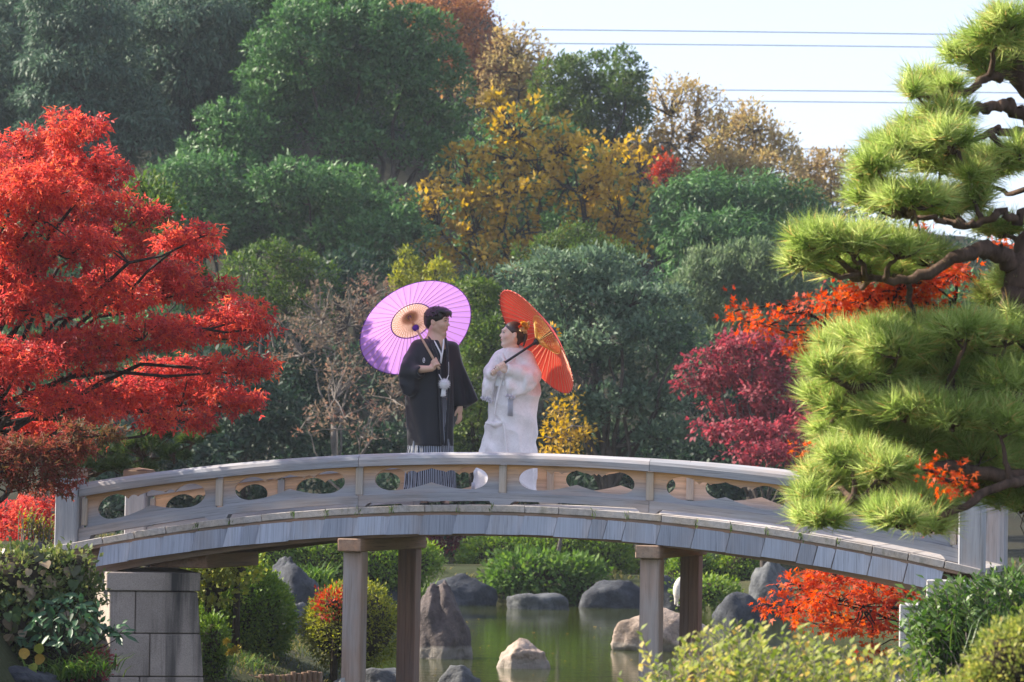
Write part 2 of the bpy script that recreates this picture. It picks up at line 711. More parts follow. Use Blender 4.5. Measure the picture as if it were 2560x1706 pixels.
    def mesh(s):
        d = s.d
        ins = d < 0
        n = d.shape
        cs = sum(ins[i:n[0] - 1 + i, j:n[1] - 1 + j, k:n[2] - 1 + k].astype(np.int8) for i in (0, 1) for j in (0, 1) for k in (0, 1))
        I = np.argwhere((cs > 0) & (cs < 8))
        vid = np.full(cs.shape, -1, np.int64)
        vid[I[:, 0], I[:, 1], I[:, 2]] = np.arange(len(I))
        pos = np.zeros((len(I), 3))
        cnt = np.zeros(len(I))
        ax = (s.xs, s.ys, s.zs)
        corners = [(i, j, k) for i in (0, 1) for j in (0, 1) for k in (0, 1)]
        for ca in corners:
            for axis in range(3):
                if ca[axis]:
                    continue
                cb = list(ca)
                cb[axis] = 1
                va = d[I[:, 0] + ca[0], I[:, 1] + ca[1], I[:, 2] + ca[2]].astype(float)
                vb = d[I[:, 0] + cb[0], I[:, 1] + cb[1], I[:, 2] + cb[2]].astype(float)
                m = (va < 0) != (vb < 0)
                t = np.where(m, va / np.where(m, va - vb, 1), 0)
                for q in range(3):
                    pa, pb = ax[q][I[:, q] + ca[q]], ax[q][I[:, q] + cb[q]]
                    pos[:, q] += m * (pa + t * (pb - pa))
                cnt += m
        pos /= cnt[:, None]
        quads = []
        for axis in range(3):
            o1, o2 = (axis + 1) % 3, (axis + 2) % 3
            sl0, sl1 = [slice(1, -1)] * 3, [slice(1, -1)] * 3
            sl0[axis], sl1[axis] = slice(0, n[axis] - 1), slice(1, n[axis])
            E = ins[tuple(sl0)] != ins[tuple(sl1)]
            J = np.argwhere(E)
            J[:, o1] += 1
            J[:, o2] += 1
            q = []
            for da, db in ((1, 1), (0, 1), (0, 0), (1, 0)):
                c = J.copy()
                c[:, o1] -= da
                c[:, o2] -= db
                q.append(vid[c[:, 0], c[:, 1], c[:, 2]])
            q = np.stack(q, 1)
            flip = ~ins[J[:, 0], J[:, 1], J[:, 2]]
            q[flip] = q[flip][:, ::-1]
            quads.append(q)
        Q = np.vstack(quads)
        Q = Q[(Q >= 0).all(1)]
        return pos, Q


def poly_sdf(P, X, Z):
    d = np.full(X.shape, 1e9)
    s = np.ones(X.shape)
    n = len(P)
    for i in range(n):
        a, b = P[i], P[i - 1]
        ex, ez = b - a
        wx, wz = X - a[0], Z - a[1]
        t = np.clip((wx * ex + wz * ez) / max(ex * ex + ez * ez, 1e-12), 0, 1)
        d = np.minimum(d, (wx - ex * t) ** 2 + (wz - ez * t) ** 2)
        c1, c2, c3 = Z >= a[1], Z < b[1], ex * wz > ez * wx
        s = np.where((c1 & c2 & c3) | (~c1 & ~c2 & ~c3), -s, s)
    return s * np.sqrt(d)


def smooth_normals_relax(V, Q, it=1, f=0.5):
    """Laplacian relaxation of an implicit mesh."""
    V = V.copy()
    for _ in range(it):
        acc = np.zeros_like(V)
        cnt = np.zeros(len(V))
        for a in range(4):
            for b in (1, 3):
                np.add.at(acc, Q[:, a], V[Q[:, (a + b) % 4]])
                np.add.at(cnt, Q[:, a], 1)
        V = V * (1 - f) + f * acc / np.maximum(cnt, 1)[:, None]
    return V
# ---------------------------------------------------------------- ground and water
POND = np.array([(-2.3, 17), (-2.4, 27), (-2.05, 30.4), (-1.75, 33.5), (-1.7, 36.5), (-2.6, 40), (-4.2, 44), (-5.0, 50), (-3.2, 54), (0, 55.2), (3, 55), (5.2, 52),
                 (6.6, 48), (7.0, 43), (5.2, 37), (4.0, 32), (3.3, 28), (3.1, 24.5), (2.6, 21), (1.2, 18.2), (-1.2, 16.5)], float)


def sstep(a, b, x):
    t = np.clip((x - a) / (b - a), 0, 1)
    return t * t * (3 - 2 * t)


def ground_z(X, Y):
    X, Y = np.asarray(X, float), np.asarray(Y, float)
    d = poly_sdf(POND, X, Y)
    z = np.where(d < 0, np.maximum(-0.9, d * 0.8 - 0.02), np.minimum(0.5, 0.06 + 0.30 * d))
    n = fbm(np.stack([X * 0.35, Y * 0.35, X * 0], -1), 3, 11)
    z = z + np.where(d > 0, 0.10 * n * np.clip(d, 0, 1), 0)
    z = z + 1.05 * sstep(-3.5, -4.5, X) * sstep(19, 22, Y) * sstep(33, 29.5, Y)          # the left bridge head
    z = z + 1.0 * sstep(3.5, 4.3, X) * sstep(17, 20, Y) * sstep(31, 27, Y)               # the right bridge head
    z = z + 0.55 * sstep(17.5, 12, Y)                                                  # the bank under the camera
    z = z + np.maximum(0, Y - 55) * 0.03 * sstep(55, 62, Y)
    hill = sstep(74, 136, Y) * (np.interp(X, [-60, -3.3, 1.4, 5.7, 13.7, 40], [22, 20, 14, 11.5, 8.5, 6]) + 0.4 * n)
    return z + hill + 2.0 * sstep(75, 140, Y)


xs = np.concatenate([np.linspace(-420, -60, 25), np.linspace(-56, -13, 44), np.linspace(-12.5, 12.5, 168), np.linspace(13, 56, 44), np.linspace(60, 420, 25)])
ys = np.concatenate([np.linspace(-60, 6, 14), np.linspace(7, 62, 260), np.linspace(63, 150, 88), np.linspace(155, 800, 40)])
GX, GY = np.meshgrid(xs, ys, indexing='ij')
GZ = ground_z(GX, GY)
GV = np.stack([GX, GY, GZ], -1).reshape(-1, 3)
ni, nj = len(xs), len(ys)
ii, jj = np.meshgrid(np.arange(ni - 1), np.arange(nj - 1), indexing='ij')
GF = np.stack([ii * nj + jj, (ii + 1) * nj + jj, (ii + 1) * nj + jj + 1, ii * nj + jj + 1], -1).reshape(-1, 4)

t = NT('ground_soil')
tc = t.n('ShaderNodeTexCoord').outputs['Object']
n1 = t.noise(tc, 0.9, 5.0, 0.6)
n2 = t.noise(tc, 14.0, 4.0, 0.7)
c = t.ramp(n1, [(0.35, (0.03, 0.045, 0.014)), (0.55, (0.05, 0.058, 0.02)), (0.8, (0.10, 0.08, 0.04))])
g = t.n('ShaderNodeSeparateXYZ')
t.link(tc, g.inputs[0])
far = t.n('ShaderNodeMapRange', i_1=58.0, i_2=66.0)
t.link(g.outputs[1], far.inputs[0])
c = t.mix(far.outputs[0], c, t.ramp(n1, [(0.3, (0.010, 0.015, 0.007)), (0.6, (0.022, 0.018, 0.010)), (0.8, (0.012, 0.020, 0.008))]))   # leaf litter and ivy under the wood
c = t.mix(0.3, c, t.ramp(n2, [(0.3, (0.015, 0.016, 0.008)), (0.7, (0.075, 0.07, 0.034))]))
M_GROUND = t.done(t.principled(c, 0.95, 0.2, n2, 0.05, 0.9).outputs[0])
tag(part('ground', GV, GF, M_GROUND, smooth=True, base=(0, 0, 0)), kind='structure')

t = NT('pond_water')
tc = t.n('ShaderNodeTexCoord').outputs['Object']
w1 = t.noise(t.mapping(tc, (1.0, 2.6, 1)), 1.4, 3.0, 0.5)
w2 = t.noise(t.mapping(tc, (2.2, 7.0, 1)), 3.0, 2.0, 0.5)
hgt = t.math('ADD', w1, t.math('MULTIPLY', w2, 0.35))
col = t.ramp(t.noise(tc, 0.35, 2.0), [(0.3, (0.026, 0.034, 0.007)), (0.7, (0.048, 0.056, 0.011))])
M_WATER = t.done(t.principled(col, 0.03, 0.5, hgt, 0.010, 0.35, IOR=1.33).outputs[0])
wx, wy = np.array([-9, 11.0]), np.array([12, 58.0])
tag(part('pond_water', [[wx[0], wy[0], 0], [wx[1], wy[0], 0], [wx[1], wy[1], 0], [wx[0], wy[1], 0]], [[0, 1, 2, 3]], M_WATER, base=(0, 30, 0)), kind='structure')

# ---------------------------------------------------------------- bridge
TH = math.radians(15.5)
BC, BS = math.cos(TH), math.sin(TH)
BX, BY = -0.05, 26.15
L = 1.266
DECK = 2.2 - 0.212


def arch(h):
    """Sag factor for a height h above the middle of the deck."""
    return 0.027 - 0.005 * np.clip(h / 0.441, 0, 1)


def BR(s, w, h):
    """Bridge coordinates (along, across, height above the crown of the deck) to world."""
    s, w, h = np.broadcast_arrays(np.asarray(s, float), np.asarray(w, float), np.asarray(h, float))
    return np.stack([BX + s * BC + w * BS, BY - s * BS + w * BC, DECK + h - arch(h) * s * s], -1)


def wood_mat(name, grey, tan, tan_amt=0.25, tan_top=None, streak=26.0, green=0.0, rough=0.75, var=0.28):
    """Weathered timber; the grain runs along lc.x; tan_top=(lo, hi) keeps the wood fresh between those heights of lc.z."""
    t = NT(name)
    lc = t.attr('lc').outputs['Vector']
    oi = t.n('ShaderNodeObjectInfo')
    off = t.n('ShaderNodeVectorMath', operation='ADD')
    t.link(lc, off.inputs[0])
    sc_ = t.n('ShaderNodeVectorMath', operation='SCALE', i_Scale=9.0)
    cx = t.n('ShaderNodeCombineXYZ')
    for i in range(3):
        t.link(oi.outputs['Random'], cx.inputs[i])
    t.link(cx.outputs[0], sc_.inputs[0])
    t.link(sc_.outputs[0], off.inputs[1])
    v = off.outputs[0]
    g = t.noise(t.mapping(v, (1.3, streak, streak)), 1.0, 6.0, 0.62, 0.25)
    big = t.noise(t.mapping(v, (1.2, 4, 4)), 1.0, 4.0, 0.6)
    fine = t.noise(t.mapping(v, (3.0, 120, 120)), 1.0, 3.0, 0.6)
    gc = t.ramp(g, [(0.25, tuple(x * 0.72 for x in grey)), (0.5, grey), (0.78, tuple(min(1, x * 1.2) for x in grey))])
    tcol = t.ramp(g, [(0.25, tuple(x * 0.6 for x in tan)), (0.55, tan), (0.8, tuple(min(1, x * 1.25) for x in tan))])
    if tan_top is not None:
        sx = t.n('ShaderNodeSeparateXYZ')
        t.link(lc, sx.inputs[0])
        mr = t.n('ShaderNodeMapRange', i_1=tan_top[0], i_2=tan_top[1])
        t.link(sx.outputs[2], mr.inputs[0])
        f = t.math('ADD', mr.outputs[0], t.math('MULTIPLY', t.math('SUBTRACT', big, 0.5), 1.1), clamp=True)
    else:
        f = t.ramp(big, [(0.5 - tan_amt * 0.35, (0, 0, 0)), (0.95 - tan_amt * 0.5, (1, 1, 1))])
    col = t.mix(f, gc, tcol)
    br = t.math('ADD', t.math('MULTIPLY', oi.outputs['Random'], var), 1.0 - var / 2)
    bcx = t.n('ShaderNodeCombineXYZ')
    for i in range(3):
        t.link(br, bcx.inputs[i])
    col = t.mix(1.0, col, bcx.outputs[0], 'MULTIPLY')
    col = t.mix(t.ramp(fine, [(0.28, (0.7, 0.7, 0.7)), (0.42, (0, 0, 0))]), col, tuple(x * 0.35 for x in grey))
    if green:
        gn = t.noise(t.mapping(v, (9, 9, 3)), 1.0, 4.0, 0.7)
        col = t.mix(t.ramp(gn, [(0.56, (0, 0, 0)), (0.72, (green, green, green))]), col, (0.055, 0.075, 0.02))
    hgt = t.math('ADD', g, t.math('MULTIPLY', fine, 0.5))
    return t.done(t.principled(col, rough, 0.25, hgt, 0.006, 0.6).outputs[0])


M_RAIL = wood_mat('grey_rail_wood', (0.315, 0.318, 0.338), (0.36, 0.26, 0.19), 0.10)
M_PANEL = wood_mat('carved_panel_wood', (0.325, 0.325, 0.345), (0.62, 0.34, 0.16), tan_top=(-0.07, 0.11))
M_PANEL_IN = wood_mat('sheltered_panel_wood', (0.40, 0.36, 0.345), (0.68, 0.42, 0.24), tan_top=(-0.20, 0.06))
M_POSTW = wood_mat('rail_post_wood', (0.40, 0.38, 0.36), (0.52, 0.36, 0.22), 0.4)
M_FASC = wood_mat('silver_shingle_wood', (0.355, 0.38, 0.445), (0.33, 0.28, 0.25), 0.06, streak=75, var=0.42)
M_PLANK = wood_mat('deck_plank_wood', (0.42, 0.385, 0.36), (0.48, 0.39, 0.29), 0.25, green=0.55)
M_BEAM = wood_mat('brown_beam_wood', (0.25, 0.185, 0.14), (0.33, 0.19, 0.12), 0.5)
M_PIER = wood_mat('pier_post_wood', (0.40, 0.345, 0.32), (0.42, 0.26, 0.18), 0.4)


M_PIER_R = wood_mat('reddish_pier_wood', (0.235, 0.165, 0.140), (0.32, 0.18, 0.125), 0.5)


def sweep(name, parent, mat, s0, s1, prof, n=10, w0=0.0, cap=True, smooth=False):
    """A timber that follows the arch: prof(s) gives its section [(w, h)...] (closed, counter-clockwise seen from +s)."""
    ss = np.linspace(s0, s1, n)
    V, lc, F = [], [], []
    k = None
    for s in ss:
        p = np.array(prof(s), float)
        k = len(p)
        V.append(BR(s, p[:, 0] + w0, p[:, 1]))
        lc.append(np.stack([np.full(k, s), p[:, 0], p[:, 1]], -1))
    for i in range(n - 1):
        for j in range(k):
            F.append([i * k + j, i * k + (j + 1) % k, (i + 1) * k + (j + 1) % k, (i + 1) * k + j])
    if cap:
        F.append(list(range(k))[::-1])
        F.append([(n - 1) * k + j for j in range(k)])
    return part(name, np.vstack(V), F, mat, parent, smooth, {'lc': ('POINT', 'FLOAT_VECTOR', np.vstack(lc))})


def bbox_part(name, parent, mat, s, w, h0, h1, ws, ww, bev=0.006, grain='z', taper=None, sag=None):
    """An upright timber on the bridge: centre (s, w), from height h0 to h1, section ws x ww."""
    V, F = bbox_bev(0, 0, (h0 + h1) / 2, ws, ww, h1 - h0, bev)
    if grain == 'z':
        lc = V[:, [2, 0, 1]]
    elif grain == 'w':
        lc = V[:, [1, 0, 2]]
    else:
        lc = V.copy()
    c = BR(s, w, 0.0)
    zz = (V[:, 2]) + DECK - (arch(0) * s * s if sag is None else sag)
    P = np.stack([c[0] + V[:, 0] * BC + V[:, 1] * BS, c[1] - V[:, 0] * BS + V[:, 1] * BC, zz], -1)
    return part(name, P, F, mat, parent, attrs={'lc': ('POINT', 'FLOAT_VECTOR', lc)})


bridge = thing('footbridge', 'arched grey timber footbridge with carved openwork railings crossing the pond', 'bridge', BR(0, 0.78, 0))
RAILW = 1.57
NP_ = 6


def ytop(x):
    x = np.abs(x)
    y = np.full_like(x, 0.046)
    m = x < 0.125
    y[m] = 0.056 + 0.022 * (1 - x[m] / 0.125) ** 2 - 0.010 * np.clip((x[m] - .09) / .035, 0, 1) ** 2
    m = (x >= 0.125) & (x < 0.205)
    y[m] = 0.046 + 0.014 * np.sqrt(np.clip(1 - ((x[m] - .165) / .04) ** 2, 0, 1))
    m = x >= 0.205
    y[m] = np.maximum(np.where(x[m] < .3, 0.040, 0), 0.083 * np.sqrt(np.clip(1 - ((x[m] - .335) / .145) ** 2, 0, 1)))
    return y


def ybot(x):
    x = np.abs(x)
    y = -0.080 + 0.052 * np.clip(1 - x / 0.30, 0, 1) ** 1.7
    m = x > 0.335
    y[m] = -0.080 * np.sqrt(np.clip(1 - ((x[m] - .335) / .145) ** 2, 0, 1))
    return y


def carved_panel(s_mid, w0, parent, mat, half=0.603, a=0.500, h_mid=0.221, hh=0.132, th=0.028):
    # columns of the opening, dense at the lobes' ends and at the notches
    x = np.unique(np.round(np.concatenate([a * np.sin(np.linspace(-PI / 2, PI / 2, 71)), [-.2135, -.130, 0, .130, .2135]]), 5))
    yt, yb = ytop(x * .48 / a) * 1.14, ybot(x * .48 / a) * 1.14
    yt[0] = yb[0] = yt[-1] = yb[-1] = 0.0
    V, F, lc = [], [], []

    def add(xx, yy, ww):
        V.append(BR(s_mid + xx, w0 + ww, h_mid + yy))
        lc.append((s_mid + xx, ww, yy))
        return len(V) - 1
    n = len(x)
    rows = {}
    for side, ww in (('f', -th / 2), ('b', th / 2)):
        rows[side] = dict(T=[add(q, hh, ww) for q in x], t=[add(q, w, ww) for q, w in zip(x, yt)],
                          b=[add(q, w, ww) for q, w in zip(x, yb)], B=[add(q, -hh, ww) for q in x],
                          c=[add(-half, hh, ww), add(-half, -hh, ww), add(half, hh, ww), add(half, -hh, ww)])
    for side in 'fb':
        r = rows[side]
        fl = side == 'b'
        for i in range(n - 1):
            for q in ([r['t'][i], r['t'][i + 1], r['T'][i + 1], r['T'][i]], [r['B'][i], r['B'][i + 1], r['b'][i + 1], r['b'][i]]):
                F.append(q[::-1] if fl else q)
        for q in ([r['c'][1], r['B'][0], r['b'][0], r['T'][0], r['c'][0]], [r['B'][-1], r['c'][3], r['c'][2], r['T'][-1], r['b'][-1]]):
            F.append(q[::-1] if fl else q)
    f, b = rows['f'], rows['b']
    for i in range(n - 1):
        F.append([f['t'][i + 1], f['t'][i], b['t'][i], b['t'][i + 1]])
        F.append([f['b'][i], f['b'][i + 1], b['b'][i + 1], b['b'][i]])
    return part('carved_panel', np.array(V), F, mat, parent, attrs={'lc': ('POINT', 'FLOAT_VECTOR', np.array(lc))})


def rail_profile(s):
    return [(-.062, .338), (.062, .338), (.062, .392), (.050, .418), (.0, .441), (-.050, .418), (-.062, .392)]


def bottom_profile(s):
    q = (s / L) % 1.0                       # position inside its panel
    slot = 0.030 if 0.075 < q < 0.915 else (0.0 if q < 0.062 or q > 0.93 else 0.02)
    return [(-.050, 0.002 + slot), (.050, 0.002 + slot), (.050, .098), (-.050, .098)]


for w0, side in ((0.0, 'near'), (RAILW, 'far')):
    for a, b in ((-3.02 * L, -L), (-L, L), (L, 3.02 * L)):
        sweep('top_rail', bridge, M_RAIL, a + 0.002, b - 0.002, rail_profile, 18, w0)
    for a, b in ((-3.02 * L, -L), (-L, L), (L, 3.02 * L)):
        sweep('bottom_rail', bridge, M_RAIL, a + 0.002, b - 0.002, bottom_profile, 130, w0)
    for i in range(-3, 3):
        carved_panel((i + 0.5) * L, w0, bridge, M_PANEL if side == 'near' else M_PANEL_IN)
    for i in range(-3, 4):
        s = i * L * (1.0 if abs(i) < 3 else 0.995)
        sg = float(arch(0.22) * s * s)
        bbox_part('rail_post', bridge, M_POSTW, s, w0, .100, .336, 0.064 if abs(i) < 3 else .05, 0.070, 0.004, sag=sg)
    for sg_ in (-1, 1):
        s = sg_ * (3.02 * L + 0.105)
        o = bbox_part('newel_post', bridge, M_RAIL, s, w0, -0.06, .590 if sg_ < 0 else .58, 0.2, 0.2, 0.012)
        V, F = bbox_bev(0, 0, 0, .235, .235, .085, .014)
        top = V[:, 2] > 0.02
        V[top, :2] *= np.where(np.abs(V[top, 2:3]) > .03, 0.96, 1)
        V2, F2 = [[-.11, -.11, .043], [.11, -.11, .043], [.11, .11, .043], [-.11, .11, .043], [0, 0, .062]], [[0, 1, 4], [1, 2, 4], [2, 3, 4], [3, 0, 4]]
        V, F = merge((V, F), (V2, F2))
        c = BR(s, w0, 0)
        c[2] += (.590 if sg_ < 0 else .58) + 0.03
        P = np.stack([c[0] + V[:, 0] * BC + V[:, 1] * BS, c[1] - V[:, 0] * BS + V[:, 1] * BC, c[2] + V[:, 2]], -1)
        part('newel_cap', P, F, M_BEAM, o, attrs={'lc': ('POINT', 'FLOAT_VECTOR', V)})

# deck planks: one mesh, copied along the arch
rng = np.random.default_rng(5)
PITCH_P = 0.2917
pv, pf = bbox_bev(0, 0, -0.031, PITCH_P - 0.004, RAILW + 0.27, 0.058, 0.004)
plank_me = mesh_data('plank', pv, pf, M_PLANK, attrs={'lc': ('POINT', 'FLOAT_VECTOR', pv[:, [1, 0, 2]])})
for i in range(-14, 15):
    s = (i + 0.28) * PITCH_P
    if abs(s) > 4.15:
        continue
    o = bpy.data.objects.new('plank', plank_me)
    link(o, bridge)
    slope = -2 * 0.027 * s
    c = BR(s, RAILW / 2, rng.uniform(-.004, .002)) - LOC[bridge.name]
    o.location = tuple(c)
    o.rotation_euler = (0, -math.atan(slope), -TH + rng.uniform(-.002, .002))

# weather shingles along the near and far edges, each leaning a little behind its left neighbour
for w0, sgw in ((-0.085, -1), (RAILW + 0.085, 1)):
    for i in range(-13, 14):
        s0, s1 = (i + 0.28 - .5) * PITCH_P, (i + 0.28 + .5) * PITCH_P
        if max(abs(s0), abs(s1)) > 3.85:
            continue
        if rng.random() < 0.22:
            cuts = [(s0, s0 + (s1 - s0) * rng.uniform(.35, .6))]
            cuts.append((cuts[0][1], s1))
        else:
            cuts = [(s0, s1)]
        for a, b in cuts:
            lean, th = 0.036, 0.022
            j = rng.uniform(-.006, .006)
            V, lcv = [], []
            for (s, h) in ((a, -.085), (b - .013, -.085), (b - .013 - lean, -.246 + j), (a - lean, -.246 + j)):
                push = 0.055 * (1 - (s - (a - lean)) / (b - a + lean + .012)) + (0.012 if h < -.2 else 0)
                for d in (0, th):
                    V.append(BR(s, w0 + sgw * (push + d), h))
                    lcv.append((h, s, d))
            F = [[1, 3, 5, 7], [0, 6, 4, 2], [0, 2, 3, 1], [2, 4, 5, 3], [4, 6, 7, 5], [6, 0, 1, 7]]
            if sgw < 0:
                pass
            part('shingle', np.array(V), F, M_FASC, bridge, attrs={'lc': ('POINT', 'FLOAT_VECTOR', np.array(lcv))})

# girders under the deck, arching like it
for w0 in (0.06, RAILW - 0.06):
    sweep('girder', bridge, M_BEAM, -3.75, 3.75, lambda s: [(-.07, -.262 - .004 * s * s), (.07, -.262 - .004 * s * s), (.07, -.064), (-.07, -.064)], 24, w0)
sweep('edge_batten', bridge, M_BEAM, -3.85, 3.85, lambda s: [(-.02, -.088), (.02, -.088), (.02, -.062), (-.02, -.062)], 24, -0.10)
# piers: cap beam on two posts each
PIER_S = (-1.300, 1.285)
M_GRANITE_PALE = None
for s in PIER_S:
    sg = float(arch(0) * s * s)
    bbox_part('cap_beam', bridge, M_BEAM, s, RAILW / 2, -.372 - .0, -.262, .205, RAILW + .34, 0.008, grain='w', sag=sg)
    for w0 in (0.02, RAILW + 0.0):
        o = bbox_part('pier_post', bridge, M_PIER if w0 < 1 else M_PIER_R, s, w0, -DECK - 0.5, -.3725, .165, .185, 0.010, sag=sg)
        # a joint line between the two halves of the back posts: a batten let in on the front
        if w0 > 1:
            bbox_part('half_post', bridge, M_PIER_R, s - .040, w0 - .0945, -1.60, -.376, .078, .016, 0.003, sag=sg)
# metal band round the back post by the rocks
bbox_part('metal_band', bridge, plain_mat('dark_band_metal', (.05, .055, .065), .5), PIER_S[0], RAILW, -1.70, -1.655, .195, .215, 0.004, sag=.045)

# ---------------------------------------------------------------- stone
def granite_mat(name, c, speck=0.5, stain=0.0, scale=1.0):
    t = NT(name)
    tc = t.n('ShaderNodeTexCoord').outputs['Object']
    oi = t.n('ShaderNodeObjectInfo')
    n1 = t.noise(tc, 160 * scale, 2.0, 0.8)
    n2 = t.noise(tc, 3.0 * scale, 4.0, 0.6)
    col = t.ramp(n2, [(0.3, tuple(x * 0.75 for x in c)), (0.7, tuple(min(1, x * 1.15) for x in c))])
    sp = t.ramp(n1, [(0.36, tuple(x * 0.35 for x in c)), (0.48, c), (0.62, tuple(min(1, x * 1.5) for x in c))])
    col = t.mix(speck, col, sp)
    if stain:
        st = t.noise(t.mapping(tc, (5.5, 5.5, 0.35)), 1.0, 4.0, 0.65)
        col = t.mix(t.ramp(st, [(0.50, (0, 0, 0)), (0.68, (stain, stain, stain))]), col, (0.045, 0.043, 0.042))
    v = t.math('ADD', t.math('MULTIPLY', oi.outputs['Random'], 0.25), 0.85)
    cx = t.n('ShaderNodeCombineXYZ')
    for i in range(3):
        t.link(v, cx.inputs[i])
    col = t.mix(1.0, col, cx.outputs[0], 'MULTIPLY')
    return t.done(t.principled(col, 0.85, 0.3, n1, 0.004, 0.5).outputs[0])


M_GRAN = granite_mat('warm_granite', (0.40, 0.335, 0.29), 0.4, 0.95)
M_GRANP = granite_mat('pale_granite', (0.40, 0.39, 0.38), 0.6, 0.3)
# stone bases spliced to the front posts, cut on the slant
for s, sg in ((PIER_S[0], .046), (PIER_S[1], .0446)):
    V, lcv = [], []
    c = BR(s, 0.02, 0)
    for (x, h) in ((-.0835, -1.9), (-.0835, -1.445), (-.045, -1.44), (.010, -1.9)):
        for y in (-.0955, .05):
            V.append([c[0] + x * BC + y * BS, c[1] - x * BS + y * BC, DECK + h - sg])
    part('stone_splice', V, [[0, 2, 4, 6], [1, 7, 5, 3], [0, 1, 3, 2], [2, 3, 5, 4], [4, 5, 7, 6], [6, 7, 1, 0]], M_GRANP, bridge)

# left abutment: a cap stone over three courses of battered blocks, with recessed joints
ab = thing('stone_abutment', 'grey granite block abutment with dark water stains under the left end of the bridge', 'abutment', (*BR(-3.1, .6, 0)[:2], 0))


def stone_block(x0, x1, z0, z1, y0, depth, yaw, org, batter, parent, name='stone_block', mat=None, batx=(0, 0)):
    V, F = bbox_bev((x0 + x1) / 2, y0 + depth / 2, (z0 + z1) / 2, x1 - x0 - .007, depth, z1 - z0 - .007, .007)
    V = V.copy()
    V[:, 1] -= batter * (-(V[:, 2])) * (V[:, 1] < y0 + depth / 2)
    V[:, 0] += np.where(V[:, 0] > (x0 + x1) / 2, batx[1], batx[0]) * (-V[:, 2])
    cyw, syw = math.cos(yaw), math.sin(yaw)
    P = np.stack([org[0] + V[:, 0] * cyw + V[:, 1] * syw, org[1] - V[:, 0] * syw + V[:, 1] * cyw, org[2] + V[:, 2]], -1)
    return part(name, P, F, mat or M_GRAN, parent)


# the front face of the abutment: from u 212 to 478, top at v 1315 (2353-px view)
A0, A1 = PX(250, 1368, 26.85), PX(455, 1350, 27.03)
yawA = -math.atan2(A1[1] - A0[1], A1[0] - A0[0])
wA = math.hypot(A1[0] - A0[0], A1[1] - A0[1])
org = np.array([A0[0], A0[1], (A0[2] + A1[2]) / 2])
stone_block(-.03, wA + .02, 0.0, .165, -.025, 1.5, yawA, org, 0, ab, 'cap_stone')
zz = [0, -.365, -.735, -1.10, -1.6]
cutx = [[0.30], [.47], [.36], [.5]]
for r in range(4):
    xs_ = [0] + [c * wA for c in cutx[r]] + [wA]
    for k in range(len(xs_) - 1):
        stone_block(xs_[k], xs_[k + 1], zz[r + 1], zz[r], 0.0, 1.4, yawA, org, 0.035, ab, batx=(0.02 if k == 0 else 0, 0.085 if k == len(xs_) - 2 else 0))
# timber bearers between abutment and girder
for (u0, u1, v, D, h) in ((305, 404, 1290, 27.2, .12),):
    p0, p1 = PX(u0, v, D), PX(u1, v, D)
    V, F = bbox_bev(0, 0, 0, .52, 1.3, .13, .01)
    bp = BR(-2.95, .78, 0)
    P = np.stack([bp[0] + V[:, 0] * BC + V[:, 1] * BS, bp[1] - V[:, 0] * BS + V[:, 1] * BC, A1[2] + .165 + .065 + V[:, 2]], -1)
    part('bearer_beam', P, F, M_BEAM, bridge, attrs={'lc': ('POINT', 'FLOAT_VECTOR', V[:, [1, 0, 2]])})
# small stone at the very end of the deck on the left, and the right abutment
abr = thing('stone_abutment', 'pale granite blocks below the right end of the bridge between red maple and green shrub', 'abutment', (*BR(3.6, .3, 0)[:2], 0))
for (u, v, D, sx, sz) in ((2212, 1412, 25.0, .36, .55), (2128, 1450, 24.6, .20, .42)):
    c = PX(u, v, D)
    V, F = bbox_bev(0, 0, 0, sx, .9, sz, .012)
    P = np.stack([c[0] + V[:, 0] * BC + V[:, 1] * BS, c[1] + .4 - V[:, 0] * BS + V[:, 1] * BC, c[2] + V[:, 2] - (0.0)], -1)
    part('stone_block', P, F, M_GRANP, abr)
c = PX(2190, 1540, 24.8)
V, F = bbox_bev(0, 0, 0, .8, .8, 1.1, .012)
part('stone_block', V + [c[0], c[1] + .6, .1], F, M_GRANP, abr)


# ---------------------------------------------------------------- rocks
def rock_mat(name, c1, c2, lichen=(0.30, 0.31, 0.28), amt=0.3, line=None, scale=1.0):
    t = NT(name)
    tc = t.n('ShaderNodeTexCoord').outputs['Object']
    n1 = t.noise(tc, 5.0 * scale, 6.0, 0.65, 0.3)
    n2 = t.noise(tc, 22.0 * scale, 4.0, 0.7)
    n3 = t.noise(tc, 2.6 * scale, 4.0, 0.7)
    c = t.ramp(n1, [(0.3, c1), (0.65, c2)])
    c = t.mix(t.ramp(n2, [(0.3, (0.45, 0.45, 0.45)), (0.5, (0, 0, 0))]), c, tuple(x * 0.35 for x in c1))
    c = t.mix(t.ramp(n3, [(0.62 - amt * .2, (0, 0, 0)), (0.75, (amt, amt, amt))]), c, lichen)
    if line is not None:                    # pale band left by the water, up to z = line
        g = t.n('ShaderNodeNewGeometry')
        sx = t.n('ShaderNodeSeparateXYZ')
        t.link(g.outputs['Position'], sx.inputs[0])
        zz_ = t.math('ADD', sx.outputs[2], t.math('MULTIPLY', t.math('SUBTRACT', n1, 0.5), 0.08))
        mr = t.n('ShaderNodeMapRange', i_1=line - .02, i_2=line + .02, i_3=1.0, i_4=0.0)
        t.link(zz_, mr.inputs[0])
        c = t.mix(t.math('MULTIPLY', mr.outputs[0], 0.65), c, (0.26, 0.235, 0.20))
    return t.done(t.principled(c, 0.85, 0.3, t.math('ADD', n1, t.math('MULTIPLY', n2, 0.4)), 0.05, 0.7).outputs[0])


